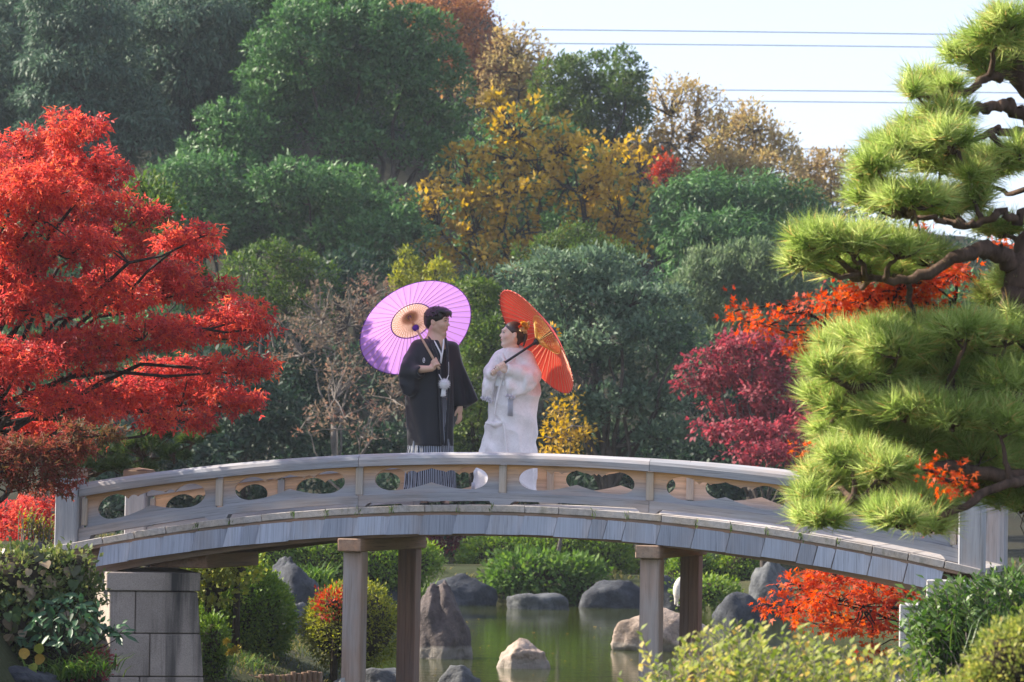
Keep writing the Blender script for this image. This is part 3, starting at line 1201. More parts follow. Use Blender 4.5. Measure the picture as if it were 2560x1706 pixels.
M_RK_BROWN = rock_mat('brown_rock', (0.042, 0.034, 0.034), (0.125, 0.098, 0.090), amt=0.12, line=0.14)
M_RK_TAN = rock_mat('tan_rock', (0.17, 0.125, 0.095), (0.40, 0.31, 0.25), amt=0.15, line=0.10)
M_RK_GREY = rock_mat('grey_rock', (0.020, 0.023, 0.030), (0.065, 0.070, 0.082), amt=0.25)
M_RK_PALE = rock_mat('pale_grey_rock', (0.040, 0.044, 0.050), (0.13, 0.135, 0.14), amt=0.35)


def ico(sub):
    import bmesh
    bm = bmesh.new()
    bmesh.ops.create_icosphere(bm, subdivisions=sub, radius=1.0)
    V = np.array([v.co[:] for v in bm.verts])
    F = np.array([[v.index for v in f.verts] for f in bm.faces])
    bm.free()
    return V, F


ICO = {k: ico(k) for k in (3, 4, 5)}


def rock_shape(seed, sub=4, nplanes=14, rough=0.12, cut=0.72, power=1.0):
    rng = np.random.default_rng(seed)
    V, F = ICO[sub]
    N = nrm(rng.normal(size=(nplanes, 3)))
    d = rng.uniform(cut, 1.0, nplanes)
    dots = V @ N.T
    r = np.where(dots > 0.05, d / np.maximum(dots, 0.05), 9).min(1)
    r = np.minimum(r, 1.15)
    P = V * r[:, None]
    P = P * (1 + rough * fbm(P * 2.3 + seed, 4, seed))[:, None]
    P[:, 2] += 0.35 * rough * np.abs(fbm(P * [7, 7, 2.0], 2, seed + 3))
    P *= (1 + 0.25 * rough * fbm(P * [9, 9, 14], 3, seed + 9))[:, None]
    return P, F


def rock(label, u, v, D, ru, rv, mat, seed, depth=0.8, sub=4, cut=0.72, rough=0.1, shape=None, sink=0.0, group=None, cat='rock', name='rock'):
    m = mpp(D)
    P, F = rock_shape(seed, sub, cut=cut, rough=rough)
    ext = np.abs(P).max(0)
    P = P / ext
    if shape is not None:
        P = shape(P)
    P = P * [ru * m, depth * (ru + rv) / 2 * m, rv * m]
    c = PX(u, v, D)
    g = max(float(ground_z(c[0], c[1])), -0.3) - 0.12
    top, bot = c[2] + rv * m, min(c[2] - rv * m, g)
    P[:, 2] = bot + (P[:, 2] / (rv * m) * 0.5 + 0.5) * (top - bot)      # it stands on the ground or the pond's bed
    if bot < c[2] - rv * m * 1.3:
        w = np.clip((c[2] - P[:, 2]) / max(c[2] - bot, .01), 0, 1)[:, None]
        P[:, :2] *= 1 + 0.12 * w
    P[:, :2] += c[:2]
    return tag(part(name, P, F, mat, smooth=True, base=[c[0], c[1], bot]), label, cat, group)


def flat(P):
    P = P.copy()
    z = P[:, 2]
    P[:, 2] = np.where(z > .1, .1 + (z - .1) * .28, z)
    P[:, 2] = P[:, 2] / np.abs(P[:, 2]).max()
    P[:, 2] = np.where(P[:, 2] > 0, P[:, 2] / P[:, 2].max(), P[:, 2])
    return P


def peak(P):
    P = P.copy()
    z = (P[:, 2] + 1) / 2
    w = 1.0 - 0.62 * np.clip(z, 0, 1) ** 1.2
    cleft = np.exp(-((P[:, 0] * w + 0.05) / 0.10) ** 2) * np.clip(z - .35, 0, 1) * 0.35
    P[:, 0] = P[:, 0] * w - 0.22 * (1 - z) * 0 - 0.10 * z
    P[:, 1] = P[:, 1] * w
    P[:, 1] += cleft * 0.9 * (P[:, 1] < 0)
    P[:, 2] -= cleft * 0.45
    return P


rock('tall brown peaked rock with a cleft top rising from the pond behind the bridge post', 1018, 1442, 38.4, 104, 112, M_RK_BROWN, 12, 0.75, 5, 0.8, 0.09, peak)
rock('sunlit flat-topped rock standing alone in the middle of the water', 1206, 1500, 36.6, 74, 33, M_RK_TAN, 24, 0.9, 5, 0.7, 0.08, flat)
rock('broad tan rock sloping into the water behind the right pier posts', 1520, 1462, 41.0, 125, 66, M_RK_TAN, 31, 0.8, 5, 0.66, 0.07)
rock('flat dark rock ledge at the foot of the left pier posts', 855, 1562, 31.0, 128, 30, M_RK_PALE, 44, 1.2, 5, 0.7, 0.09, flat)
rock('flat wet rock just right of the left pier at the bottom edge', 1045, 1556, 31.6, 70, 30, M_RK_PALE, 47, 1.2, 5, 0.7, 0.09, flat)
rock('dark grey boulder behind the large round bush, lower of two', 672, 1350, 41.0, 66, 62, M_RK_GREY, 51, 0.9, 4, 0.75, 0.09)
rock('dark boulder on the hedge slope above the large round bush', 657, 1284, 47.0, 40, 26, M_RK_GREY, 52, 0.9, 4)
rock('small blue grey boulder at the top left of the hedge slope', 557, 1278, 46.0, 24, 18, M_RK_GREY, 53, 0.9, 4)
rock('small grey stone at the water by the round bush', 690, 1400, 40.0, 44, 22, M_RK_PALE, 54, 0.9, 4)
rock('long dark shore rock left of the ivy on the far bank', 1058, 1350, 54.6, 84, 32, M_RK_GREY, 61, 0.7, 4, 0.7, .08, flat)
rock('low flat shore rock below the ivy on the far bank', 1236, 1379, 53.4, 76, 17, M_RK_PALE, 62, 0.9, 4, 0.7, .08, flat)
rock('wide grey shore rock right of the ivy on the far bank', 1420, 1360, 54.4, 86, 28, M_RK_GREY, 63, 0.7, 4, 0.7, .09, flat)
rock('grey shore rock between the two right pier posts', 1545, 1360, 54.0, 60, 40, M_RK_GREY, 64, 0.7, 4, 0.7)
rock('dark low rock left of the tall rounded stone on the right shore', 1690, 1392, 50.0, 74, 34, M_RK_GREY, 65, 0.8, 4, 0.7)
rock('tall rounded grey stone standing on the right shore behind red maple', 1772, 1345, 51.0, 52, 62, M_RK_PALE, 66, 0.8, 4, 0.78)
rock('low shore rock at the far left end of the pond', 905, 1362, 50.0, 48, 14, M_RK_GREY, 67, 0.9, 4, 0.7)
rock('dark rock in the bottom left corner below the vines', 52, 1572, 24.0, 85, 42, M_RK_GREY, 71, 0.9, 4, 0.75)
rock('long pale stone beside the left newel post above the vines', 85, 1258, 28.2, 62, 14, M_RK_PALE, 72, 0.9, 4, 0.7)
# ---------------------------------------------------------------- plants: materials
M_L_BLUE = leaf_mat('blue_green_leaves', [(0.1, (0.028, 0.060, 0.038)), (0.5, (0.080, 0.145, 0.090)), (0.9, (0.165, 0.245, 0.16))], 0.25, 0.45, 0.5)
M_L_OAK = leaf_mat('oak_leaves', [(0.1, (0.026, 0.072, 0.024)), (0.5, (0.074, 0.168, 0.054)), (0.9, (0.155, 0.28, 0.095))], 0.25, 0.4, 0.5)
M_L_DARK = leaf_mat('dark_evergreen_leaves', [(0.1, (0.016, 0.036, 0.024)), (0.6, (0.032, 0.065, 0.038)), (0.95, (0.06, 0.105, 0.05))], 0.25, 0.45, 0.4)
M_L_YEL = leaf_mat('yellow_autumn_leaves', [(0.05, (0.16, 0.12, 0.03)), (0.5, (0.47, 0.31, 0.05)), (0.95, (0.66, 0.46, 0.10))], 0.4, 0.5, 0.3)
M_L_RUST = leaf_mat('rust_autumn_leaves', [(0.1, (0.20, 0.10, 0.065)), (0.45, (0.34, 0.16, 0.09)), (0.75, (0.42, 0.24, 0.09)), (0.95, (0.48, 0.15, 0.09))], 0.4, 0.55, 0.3)
M_L_TAN = leaf_mat('tan_autumn_leaves', [(0.1, (0.24, 0.165, 0.085)), (0.5, (0.38, 0.28, 0.13)), (0.9, (0.42, 0.37, 0.15))], 0.4, 0.55, 0.3)
M_L_GREEN2 = leaf_mat('fresh_green_leaves', [(0.1, (0.035, 0.065, 0.018)), (0.5, (0.075, 0.13, 0.03)), (0.9, (0.16, 0.20, 0.045))], 0.35, 0.45, 0.4)
M_L_GRYG = leaf_mat('grey_green_leaves', [(0.1, (0.045, 0.085, 0.052)), (0.5, (0.115, 0.180, 0.108)), (0.9, (0.22, 0.29, 0.18))], 0.28, 0.45, 0.45)
M_L_BAMB = leaf_mat('bamboo_leaves', [(0.1, (0.07, 0.115, 0.06)), (0.5, (0.14, 0.20, 0.10)), (0.9, (0.23, 0.28, 0.14))], 0.35, 0.5, 0.4)
M_L_CRIM = leaf_mat('crimson_maple_leaves', [(0.1, (0.14, 0.035, 0.048)), (0.5, (0.28, 0.060, 0.076)), (0.9, (0.40, 0.095, 0.105))], 0.4, 0.5, 0.3)
M_L_RED = leaf_mat('red_maple_leaves', [(0.05, (0.17, 0.021, 0.034)), (0.3, (0.38, 0.036, 0.042)), (0.6, (0.60, 0.068, 0.042)), (0.95, (0.70, 0.20, 0.055))], 0.55, 0.4, 0.6, 1.0, 1.5)
M_L_ORANGE = leaf_mat('orange_maple_leaves', [(0.05, (0.38, 0.030, 0.015)), (0.5, (0.58, 0.075, 0.018)), (0.95, (0.62, 0.19, 0.03))], 0.5, 0.45, 0.4, 1.05, 1.4)
M_L_AZA = leaf_mat('azalea_leaves', [(0.05, (0.05, 0.10, 0.018)), (0.5, (0.135, 0.225, 0.035)), (0.9, (0.30, 0.37, 0.06))], 0.3, 0.45, 0.4)
M_L_AZAY = leaf_mat('yellowing_azalea_leaves', [(0.05, (0.08, 0.10, 0.02)), (0.45, (0.21, 0.235, 0.04)), (0.8, (0.38, 0.36, 0.06)), (0.98, (0.42, 0.26, 0.06))], 0.35, 0.45, 0.4)
M_L_REDBUSH = leaf_mat('red_bush_leaves', [(0.1, (0.16, 0.02, 0.02)), (0.6, (0.42, 0.06, 0.035)), (0.95, (0.5, 0.16, 0.06))], 0.4, 0.5, 0.3)
M_L_PALE = leaf_mat('pale_bush_leaves', [(0.05, (0.08, 0.12, 0.025)), (0.45, (0.24, 0.29, 0.07)), (0.75, (0.44, 0.42, 0.13)), (0.97, (0.52, 0.31, 0.11))], 0.4, 0.4, 0.5)
M_L_FERN = leaf_mat('fern_leaves', [(0.1, (0.04, 0.09, 0.018)), (0.6, (0.10, 0.18, 0.035)), (0.95, (0.18, 0.25, 0.06))], 0.35, 0.5, 0.3)
M_L_IVY = leaf_mat('ivy_leaves', [(0.05, (0.05, 0.085, 0.025)), (0.5, (0.13, 0.17, 0.05)), (0.8, (0.24, 0.23, 0.09)), (0.97, (0.30, 0.18, 0.09))], 0.3, 0.45, 0.45)
M_L_PINE = leaf_mat('pine_needles', [(0.05, (0.12, 0.19, 0.035)), (0.45, (0.33, 0.43, 0.105)), (0.8, (0.58, 0.64, 0.26)), (0.98, (0.58, 0.39, 0.15))], 0.52, 0.4, 0.5, 1.05, 1.35)
M_L_PINED = leaf_mat('dark_pine_needles', [(0.05, (0.03, 0.055, 0.018)), (0.5, (0.06, 0.10, 0.03)), (0.95, (0.13, 0.17, 0.04))], 0.3, 0.4, 0.5)
M_L_TWIG = leaf_mat('withered_leaves', [(0.1, (0.10, 0.08, 0.06)), (0.6, (0.20, 0.15, 0.11)), (0.9, (0.30, 0.14, 0.10))], 0.35, 0.6, 0.2)
M_BARK = bark_mat('grey_brown_bark', (0.035, 0.028, 0.022), (0.12, 0.10, 0.085))
M_BARKD = bark_mat('dark_bark', (0.014, 0.011, 0.010), (0.055, 0.042, 0.035))
M_BARKP = bark_mat('pale_twig_bark', (0.09, 0.075, 0.065), (0.24, 0.21, 0.185))
M_BARKPINE = bark_mat('pine_bark', (0.035, 0.022, 0.016), (0.15, 0.095, 0.07), 18)
M_TWIGIN = plain_mat('inner_twigs', (0.035, 0.028, 0.018), 0.95, 0.1, 0.4, 40)


def gbase(u, D, dy=0.0):
    p = PX(u, 1100, D)
    return np.array([p[0], p[1] + dy, float(ground_z(p[0], p[1] + dy)) - 0.05])


FAR = dict(lobe=(.36, 14), under=.25, shell=(.8, 1.0), nrand=.5, cover=1.25, clump_r=0.20, per=12, leaf_len=0.165, leaf_w=0.40, bump=None)
FAR.pop('bump')


def far_tree(name, label, cat, lst, D, mat, seed, base_u=None, r0=0.22, group=None, bark=None, n_twig=30, depth_jit=1.0, **kw):
    rng = np.random.default_rng(seed + 900)
    B = pxblobs(lst, D, depth_jit, rng)
    u0 = base_u if base_u is not None else np.mean([b[0] for b in lst])
    a = dict(FAR)
    a.update(kw)
    return tree(name, label, cat, gbase(u0, D), B, mat, bark or M_BARKD, seed, r0, n_twig=n_twig, group=group, **a)


G1 = 'trees of the wood behind the garden'
WILLOW = dict(leaf_len=0.22, leaf_w=0.22, out=0.45, rand=0.55, up=-0.55, clump_r=0.22, per=14, cover=1.2)
far_tree('evergreen_tree', 'dark blue green evergreen at the far left edge of the wood', 'tree',
         [(30, 60, 110, 110), (-40, 170, 110, 120), (20, 270, 70, 90), (-70, 40, 90, 90), (10, 380, 90, 70)], 93, M_L_BLUE, 101, -20, .3, G1, **WILLOW)
far_tree('evergreen_tree', 'tall blue green drooping evergreen above the red maple top', 'tree',
         [(180, 40, 110, 90), (190, 150, 120, 90), (270, 230, 95, 70), (150, 250, 110, 75), (330, 290, 80, 55), (240, 320, 110, 60), (130, 340, 120, 60), (390, 350, 40, 40)], 89, M_L_BLUE, 102, 210, .32, G1, **WILLOW)
far_tree('evergreen_tree', 'blue green drooping evergreen between red maple and the big green oak', 'tree',
         [(420, 60, 100, 80), (400, 160, 90, 80), (480, 130, 80, 80), (450, 230, 90, 60), (520, 190, 70, 60), (340, 110, 70, 90), (500, 30, 80, 60)], 91, M_L_BLUE, 103, 430, .3, G1, **WILLOW)
far_tree('oak_tree', 'largest rounded green oak with bare leaning trunks in the wood', 'tree',
         [(690, 110, 110, 95), (820, 90, 130, 100), (940, 140, 120, 110), (1010, 220, 75, 95), (740, 220, 100, 80), (860, 240, 105, 75), (800, 330, 75, 60), (640, 190, 80, 70),
          (970, 350, 58, 42), (1000, 290, 55, 50), (760, 20, 110, 60)], 88, M_L_OAK, 104, 820, .30, G1, M_BARK, 46, cover=1.35)
far_tree('oak_tree', 'small rounded green oak lobe beside the blue green evergreens', 'tree',
         [(530, 300, 75, 60), (590, 340, 70, 50), (500, 360, 80, 45), (600, 250, 50, 50)], 87, M_L_OAK, 105, 545, .2, G1)
far_tree('oak_tree', 'green oak crown at the top edge left of the largest oak', 'tree',
         [(580, 40, 90, 80), (640, 20, 70, 60), (570, 130, 60, 60), (680, -10, 90, 50)], 92, M_L_OAK, 106, 590, .24, G1)
far_tree('oak_tree', 'low broad green oak right below the trunks of the largest oak', 'tree',
         [(700, 420, 110, 55), (640, 490, 120, 70), (780, 500, 110, 75), (870, 560, 105, 75), (920, 500, 60, 50), (830, 440, 60, 40), (760, 560, 100, 60)], 84, M_L_OAK, 107, 770, .22, G1, cover=1.4)
far_tree('oak_tree', 'low green oak behind the red maple shoulder', 'tree',
         [(430, 420, 90, 60), (520, 420, 90, 60), (460, 510, 100, 70), (570, 540, 80, 60), (400, 500, 80, 60)], 85, M_L_OAK, 108, 480, .22, G1, cover=1.4)
far_tree('autumn_tree', 'rust and pink autumn tree on the skyline right of the oak', 'tree',
         [(1000, 30, 95, 55), (1070, 80, 70, 70), (1120, 150, 80, 70), (1060, 160, 60, 60), (950, 10, 60, 40), (1080, 10, 40, 40)], 101, M_L_RUST, 109, 1060, .26, G1, M_BARK, 70, cover=0.8, clump_r=.3, twig_r=.035)
far_tree('autumn_tree', 'thin brown and ochre tree against the sky below the cables', 'tree',
         [(1190, 120, 60, 50), (1150, 200, 80, 70), (1230, 190, 60, 60), (1180, 260, 80, 60), (1260, 260, 70, 50)], 99, M_L_TAN, 110, 1180, .2, G1, M_BARK, 110, cover=0.55, clump_r=.3, twig_r=.035)
far_tree('golden_tree', 'large golden yellow tree in the middle of the wood', 'tree',
         [(1190, 300, 110, 80), (1080, 420, 110, 75), (1010, 500, 75, 75), (1170, 420, 90, 90), (1090, 520, 90, 70), (1200, 520, 90, 80), (1130, 600, 90, 45), (1000, 590, 55, 45), (1240, 380, 80, 70)], 86,
         M_L_YEL, 111, 1140, .24, G1, M_BARKD, 230, cover=0.36, clump_r=.22, leaf_len=.19, leaf_w=.55, twig_r=.03, per=16)
far_tree('golden_tree', 'golden brown tree right of the large golden tree', 'tree',
         [(1330, 420, 100, 90), (1400, 380, 80, 70), (1420, 480, 80, 90), (1340, 520, 100, 70), (1290, 340, 70, 50), (1450, 560, 60, 60), (1470, 380, 30, 60)], 87,
         M_L_YEL, 112, 1370, .24, G1, M_BARKD, 230, cover=0.34, clump_r=.22, leaf_len=.19, leaf_w=.55, twig_r=.03, per=16)
far_tree('oak_tree', 'sunlit green tree on the skyline between golden and tan trees', 'tree',
         [(1350, 190, 80, 60), (1430, 180, 50, 55), (1400, 250, 85, 70), (1290, 200, 60, 60), (1440, 270, 45, 50), (1320, 270, 70, 60)], 97, M_L_GREEN2, 113, 1380, .26, G1, cover=1.1)
far_tree('bare_tree', 'thin tan tree half bare on the skyline below the lower cables', 'tree',
         [(1540, 250, 60, 70), (1600, 260, 60, 55), (1530, 340, 80, 60), (1620, 330, 90, 55), (1660, 290, 50, 50), (1590, 400, 110, 40)], 99, M_L_TAN, 114, 1560, .22, G1, M_BARK, 160, cover=0.5, clump_r=.28, twig_r=.03)
far_tree('bare_tree', 'olive and ochre tree on the skyline left of the pine', 'tree',
         [(1730, 290, 42, 50), (1700, 350, 80, 50), (1770, 340, 55, 50), (1740, 400, 100, 40), (1680, 400, 70, 40)], 98, M_L_TAN, 115, 1730, .2, G1, M_BARK, 90, cover=0.8, clump_r=.28, twig_r=.03)
far_tree('red_tree', 'small orange red tree top below the thin tan skyline tree', 'tree', [(1535, 388, 28, 20), (1520, 400, 20, 14)], 92, M_L_REDBUSH, 116, 1535, .1, G1, None, 8)
far_tree('evergreen_tree', 'wide dark green drooping evergreen below the tan skyline trees', 'tree',
         [(1700, 470, 110, 75), (1610, 470, 100, 65), (1800, 490, 90, 65), (1560, 530, 70, 60), (1650, 560, 110, 65), (1760, 560, 110, 60), (1860, 540, 60, 50), (1700, 620, 130, 45)], 84, M_L_OAK, 117, 1690, .28, G1,
         **{**WILLOW, 'leaf_len': .22})
far_tree('grey_green_tree', 'pale grey green tree on the skyline against the pine needles', 'tree',
         [(1860, 385, 55, 40), (1910, 400, 60, 45), (1880, 450, 70, 40), (1840, 430, 40, 40)], 102, M_L_TAN, 118, 1880, .2, G1, M_BARK, 40, cover=0.75)
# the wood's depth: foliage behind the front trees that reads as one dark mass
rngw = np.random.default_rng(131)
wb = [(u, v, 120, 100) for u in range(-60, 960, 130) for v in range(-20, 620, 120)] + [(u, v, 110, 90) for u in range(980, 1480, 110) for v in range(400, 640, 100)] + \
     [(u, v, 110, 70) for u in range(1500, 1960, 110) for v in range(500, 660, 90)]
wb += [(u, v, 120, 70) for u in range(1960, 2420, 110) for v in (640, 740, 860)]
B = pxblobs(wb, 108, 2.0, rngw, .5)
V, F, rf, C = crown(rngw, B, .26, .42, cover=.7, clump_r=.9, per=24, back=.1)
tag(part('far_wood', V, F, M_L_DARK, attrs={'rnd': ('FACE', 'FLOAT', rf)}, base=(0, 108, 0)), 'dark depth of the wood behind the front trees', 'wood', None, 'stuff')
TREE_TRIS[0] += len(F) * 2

# ---- middle distance: shrubs and small trees behind the bridge
MID = dict(lobe=(.38, 11), under=.3, nrand=.5, leaf_len=0.095, leaf_w=0.40, clump_r=0.12, per=12, cover=1.2)


def mid_tree(name, label, cat, lst, D, mat, seed, base_u=None, r0=0.10, group=None, bark=None, n_twig=40, depth_jit=0.6, twig_r=0.015, **kw):
    a = dict(MID)
    a.update(kw)
    return far_tree(name, label, cat, lst, D, mat, seed, base_u, r0, group, bark, n_twig, depth_jit, twig_r=twig_r, **a)


G2 = 'shrubs and small trees behind the bridge'
mid_tree('berry_tree', 'grey branched tree with sparse pinkish green leaves and red berries', 'tree',
         [(620, 640, 95, 70), (560, 660, 60, 60), (700, 650, 70, 55), (640, 590, 70, 35), (660, 710, 90, 45)], 64, M_L_GREEN2, 201, 640, .12, G2, M_BARKP, 150, cover=.62, twig_r=.02)
mid_tree('bare_shrub', 'leafless grey brown shrub left of the purple umbrella', 'shrub',
         [(740, 720, 80, 70), (810, 700, 60, 60), (700, 800, 80, 70), (770, 790, 90, 70), (860, 670, 40, 40)], 62, M_L_TWIG, 202, 760, .08, G2, M_BARKP, 420, cover=.14, twig_r=.016)
mid_tree('bare_shrub', 'leafless shrub with pale arching stems left of the man', 'shrub',
         [(770, 900, 80, 70), (860, 930, 80, 60), (700, 960, 60, 50), (830, 990, 80, 50), (900, 900, 50, 70)], 58, M_L_TWIG, 203, 790, .07, G2, M_BARKP, 320, cover=.10, twig_r=.015)
mid_tree('conifer', 'yellow green young conifer rising above the purple umbrella', 'tree', [(935, 640, 30, 40), (930, 600, 14, 28), (945, 680, 40, 40)], 66, M_L_AZAY, 204, 936, .06, G2, cover=1.2, clump_r=.1, leaf_len=.1, up=.7)
mid_tree('conifer', 'yellow green bush top right of the young conifer', 'shrub', [(1000, 630, 30, 30), (1020, 680, 40, 40)], 67, M_L_AZAY, 205, 1005, .06, G2, cover=1.2, clump_r=.1, leaf_len=.1, up=.5)
mid_tree('green_shrub', 'bright green tall shrub between the two umbrellas', 'shrub',
         [(1090, 720, 70, 70), (1060, 800, 60, 70), (1120, 800, 60, 80), (1080, 900, 70, 80), (1090, 990, 80, 60)], 60, M_L_GREEN2, 206, 1085, .08, G2, cover=1.25)
mid_tree('green_shrub', 'light green tree top in front of the golden brown tree', 'tree',
         [(1310, 570, 70, 40), (1250, 590, 60, 35), (1380, 590, 60, 35), (1330, 540, 40, 25), (1420, 600, 50, 25)], 70, M_L_GREEN2, 207, 1320, .1, G2, cover=.9)
mid_tree('layered_evergreen', 'large grey green evergreen with layered branches behind the red umbrella', 'tree',
         [(1270, 640, 110, 50), (1380, 630, 110, 50), (1450, 690, 110, 45), (1230, 720, 90, 55), (1340, 710, 110, 50), (1400, 780, 120, 45), (1520, 760, 80, 50), (1480, 840, 100, 40), (1350, 850, 100, 45), (1560, 800, 55, 40),
          (1520, 920, 90, 35), (1400, 920, 90, 40), (1460, 990, 90, 35), (1330, 960, 60, 40), (1540, 1000, 70, 30), (1250, 800, 60, 50)], 60, M_L_GRYG, 208, 1390, .17, G2, M_BARK, 70,
         cover=1.15, leaf_len=.12, clump_r=.12, shell=(.7, 1.0), up=.35)
mid_tree('crimson_maple', 'dark crimson maple right of the red umbrella behind the bridge', 'tree',
         [(1650, 845, 75, 32), (1730, 800, 70, 30), (1800, 835, 80, 36), (1700, 880, 90, 30), (1790, 905, 80, 32), (1600, 885, 40, 20), (1760, 955, 85, 24), (1850, 960, 60, 36), (1660, 930, 45, 16), (1690, 790, 40, 22)], 57, M_L_CRIM, 209, 1740, .11, G2, M_BARK, 60,
         cover=1.3, leaf_len=.10, leaf_w=.6, clump_r=.13, up=-.2)
mid_tree('crimson_maple', 'lower crimson maple just above the right end of the railing', 'tree',
         [(1700, 1000, 60, 22), (1770, 1010, 80, 28), (1830, 990, 50, 34), (1740, 1045, 70, 22), (1630, 985, 45, 12), (1820, 1045, 60, 22)], 55, M_L_CRIM, 210, 1760, .08, G2, M_BARK, 40, cover=1.2, leaf_len=.10, leaf_w=.6, clump_r=.13, up=-.2)
mid_tree('orange_sapling', 'small orange yellow sapling right of the woman above the railing', 'tree',
         [(1290, 960, 35, 30), (1310, 1000, 40, 30), (1260, 1000, 30, 25), (1280, 1040, 40, 20), (1320, 940, 20, 25)], 57.5, M_L_YEL, 211, 1285, .04, G2, M_BARKP, 40, cover=.55, leaf_len=.11, leaf_w=.5, clump_r=.18, per=10)
# tall bamboo stand: upright sprays
rngb = np.random.default_rng(212)
mid_tree('bamboo_stand', 'pale green feathery bamboo thicket left of the pine', 'bamboo',
         [(1600, 640, 26, 60), (1640, 650, 30, 70), (1690, 640, 28, 75), (1740, 640, 30, 80), (1790, 650, 30, 70), (1660, 720, 60, 60), (1750, 720, 70, 60), (1830, 680, 40, 70), (1700, 770, 100, 40), (1580, 680, 40, 50), (1800, 760, 60, 50)],
         74, M_L_BAMB, 212, 1710, .05, G2, M_BARKP, 60, leaf_len=.18, leaf_w=.2, cover=1.25, up=.75, out=.3, clump_r=.14)
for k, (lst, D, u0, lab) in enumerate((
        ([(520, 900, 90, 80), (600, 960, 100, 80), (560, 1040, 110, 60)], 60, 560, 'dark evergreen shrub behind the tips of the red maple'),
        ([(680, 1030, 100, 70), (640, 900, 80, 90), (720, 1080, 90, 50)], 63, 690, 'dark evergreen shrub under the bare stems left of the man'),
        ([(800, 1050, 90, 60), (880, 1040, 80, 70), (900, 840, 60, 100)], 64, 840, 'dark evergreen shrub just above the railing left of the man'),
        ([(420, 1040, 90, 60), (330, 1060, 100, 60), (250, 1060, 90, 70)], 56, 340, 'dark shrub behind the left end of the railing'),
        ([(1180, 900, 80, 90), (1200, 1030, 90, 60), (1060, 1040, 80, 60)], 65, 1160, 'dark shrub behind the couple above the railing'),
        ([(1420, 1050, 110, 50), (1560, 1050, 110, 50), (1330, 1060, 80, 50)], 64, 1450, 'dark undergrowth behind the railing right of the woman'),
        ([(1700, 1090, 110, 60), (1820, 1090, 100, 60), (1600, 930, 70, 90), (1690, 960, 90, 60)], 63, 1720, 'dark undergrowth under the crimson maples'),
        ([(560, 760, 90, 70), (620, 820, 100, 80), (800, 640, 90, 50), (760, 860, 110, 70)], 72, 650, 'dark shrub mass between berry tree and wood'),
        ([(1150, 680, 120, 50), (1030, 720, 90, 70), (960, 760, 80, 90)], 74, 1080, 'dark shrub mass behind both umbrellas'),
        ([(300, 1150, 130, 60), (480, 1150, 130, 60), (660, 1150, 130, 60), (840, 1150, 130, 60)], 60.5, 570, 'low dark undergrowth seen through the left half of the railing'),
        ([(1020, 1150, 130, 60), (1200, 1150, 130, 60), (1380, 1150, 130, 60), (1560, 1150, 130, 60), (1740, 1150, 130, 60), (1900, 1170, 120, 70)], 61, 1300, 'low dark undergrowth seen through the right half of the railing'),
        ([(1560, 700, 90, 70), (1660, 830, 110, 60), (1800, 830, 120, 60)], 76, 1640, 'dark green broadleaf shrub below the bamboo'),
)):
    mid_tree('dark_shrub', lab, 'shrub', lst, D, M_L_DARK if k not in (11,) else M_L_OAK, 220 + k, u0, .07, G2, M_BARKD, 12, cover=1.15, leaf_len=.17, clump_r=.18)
mid_tree('pale_green_tree', 'light green young tree peeping over the red maple shoulder', 'tree', [(340, 460, 45, 45), (360, 500, 45, 40), (330, 520, 50, 40)], 45, M_L_GREEN2, 235, 345, .06, G2, cover=1.3, leaf_len=.10, up=.5)

for k, (lst, D, u0, lab) in enumerate((
        ([(40, 560, 130, 110), (160, 640, 120, 110), (300, 640, 110, 100), (60, 760, 130, 120)], 76, 100, 'broad evergreen shrub behind the red maple at the left edge'),
        ([(260, 820, 140, 110), (380, 760, 110, 100), (90, 920, 140, 110)], 70, 230, 'evergreen shrub behind the middle of the red maple'),
        ([(2000, 760, 130, 110), (2130, 820, 130, 120), (2280, 780, 130, 130)], 80, 2130, 'dark evergreen shrub mass behind the pine'),
        ([(1950, 980, 120, 100), (2100, 1040, 130, 110), (2280, 1010, 130, 130)], 66, 2110, 'evergreen shrub behind the lower boughs of the pine'))):
    mid_tree('evergreen_shrub', lab, 'shrub', lst, D, M_L_OAK, 250 + k, u0, .07, G2, M_BARKD, 10, cover=.9, leaf_len=.16, clump_r=.18)

far_tree('oak_tree', 'dark green oak showing between the golden trees', 'tree', [(1180, 380, 150, 110), (1330, 450, 130, 110), (1080, 540, 100, 80), (1260, 560, 140, 60)], 94, M_L_OAK, 119, 1240, .24, G1, cover=.7)

WIDE = dict(leaf_len=.27, cover=.55, clump_r=.3, margin=1500, per=10)
far_tree('evergreen_tree', 'blue green evergreen of the wood beyond the left edge', 'tree', [(-250, 60, 130, 130), (-330, 220, 140, 140), (-200, 300, 110, 110), (-280, 420, 140, 110)], 90, M_L_BLUE, 140, -260, .3, G1, **WIDE)
far_tree('oak_tree', 'green oak of the wood beyond the left edge', 'tree', [(-480, 120, 140, 130), (-560, 300, 150, 140), (-430, 380, 130, 110), (-500, 520, 150, 110)], 88, M_L_OAK, 141, -490, .3, G1, **WIDE)
far_tree('oak_tree', 'low green oak beyond the left edge of the wood', 'tree', [(-170, 560, 130, 110), (-320, 640, 140, 110), (-200, 720, 130, 90)], 78, M_L_OAK, 142, -220, .2, G1, **WIDE)

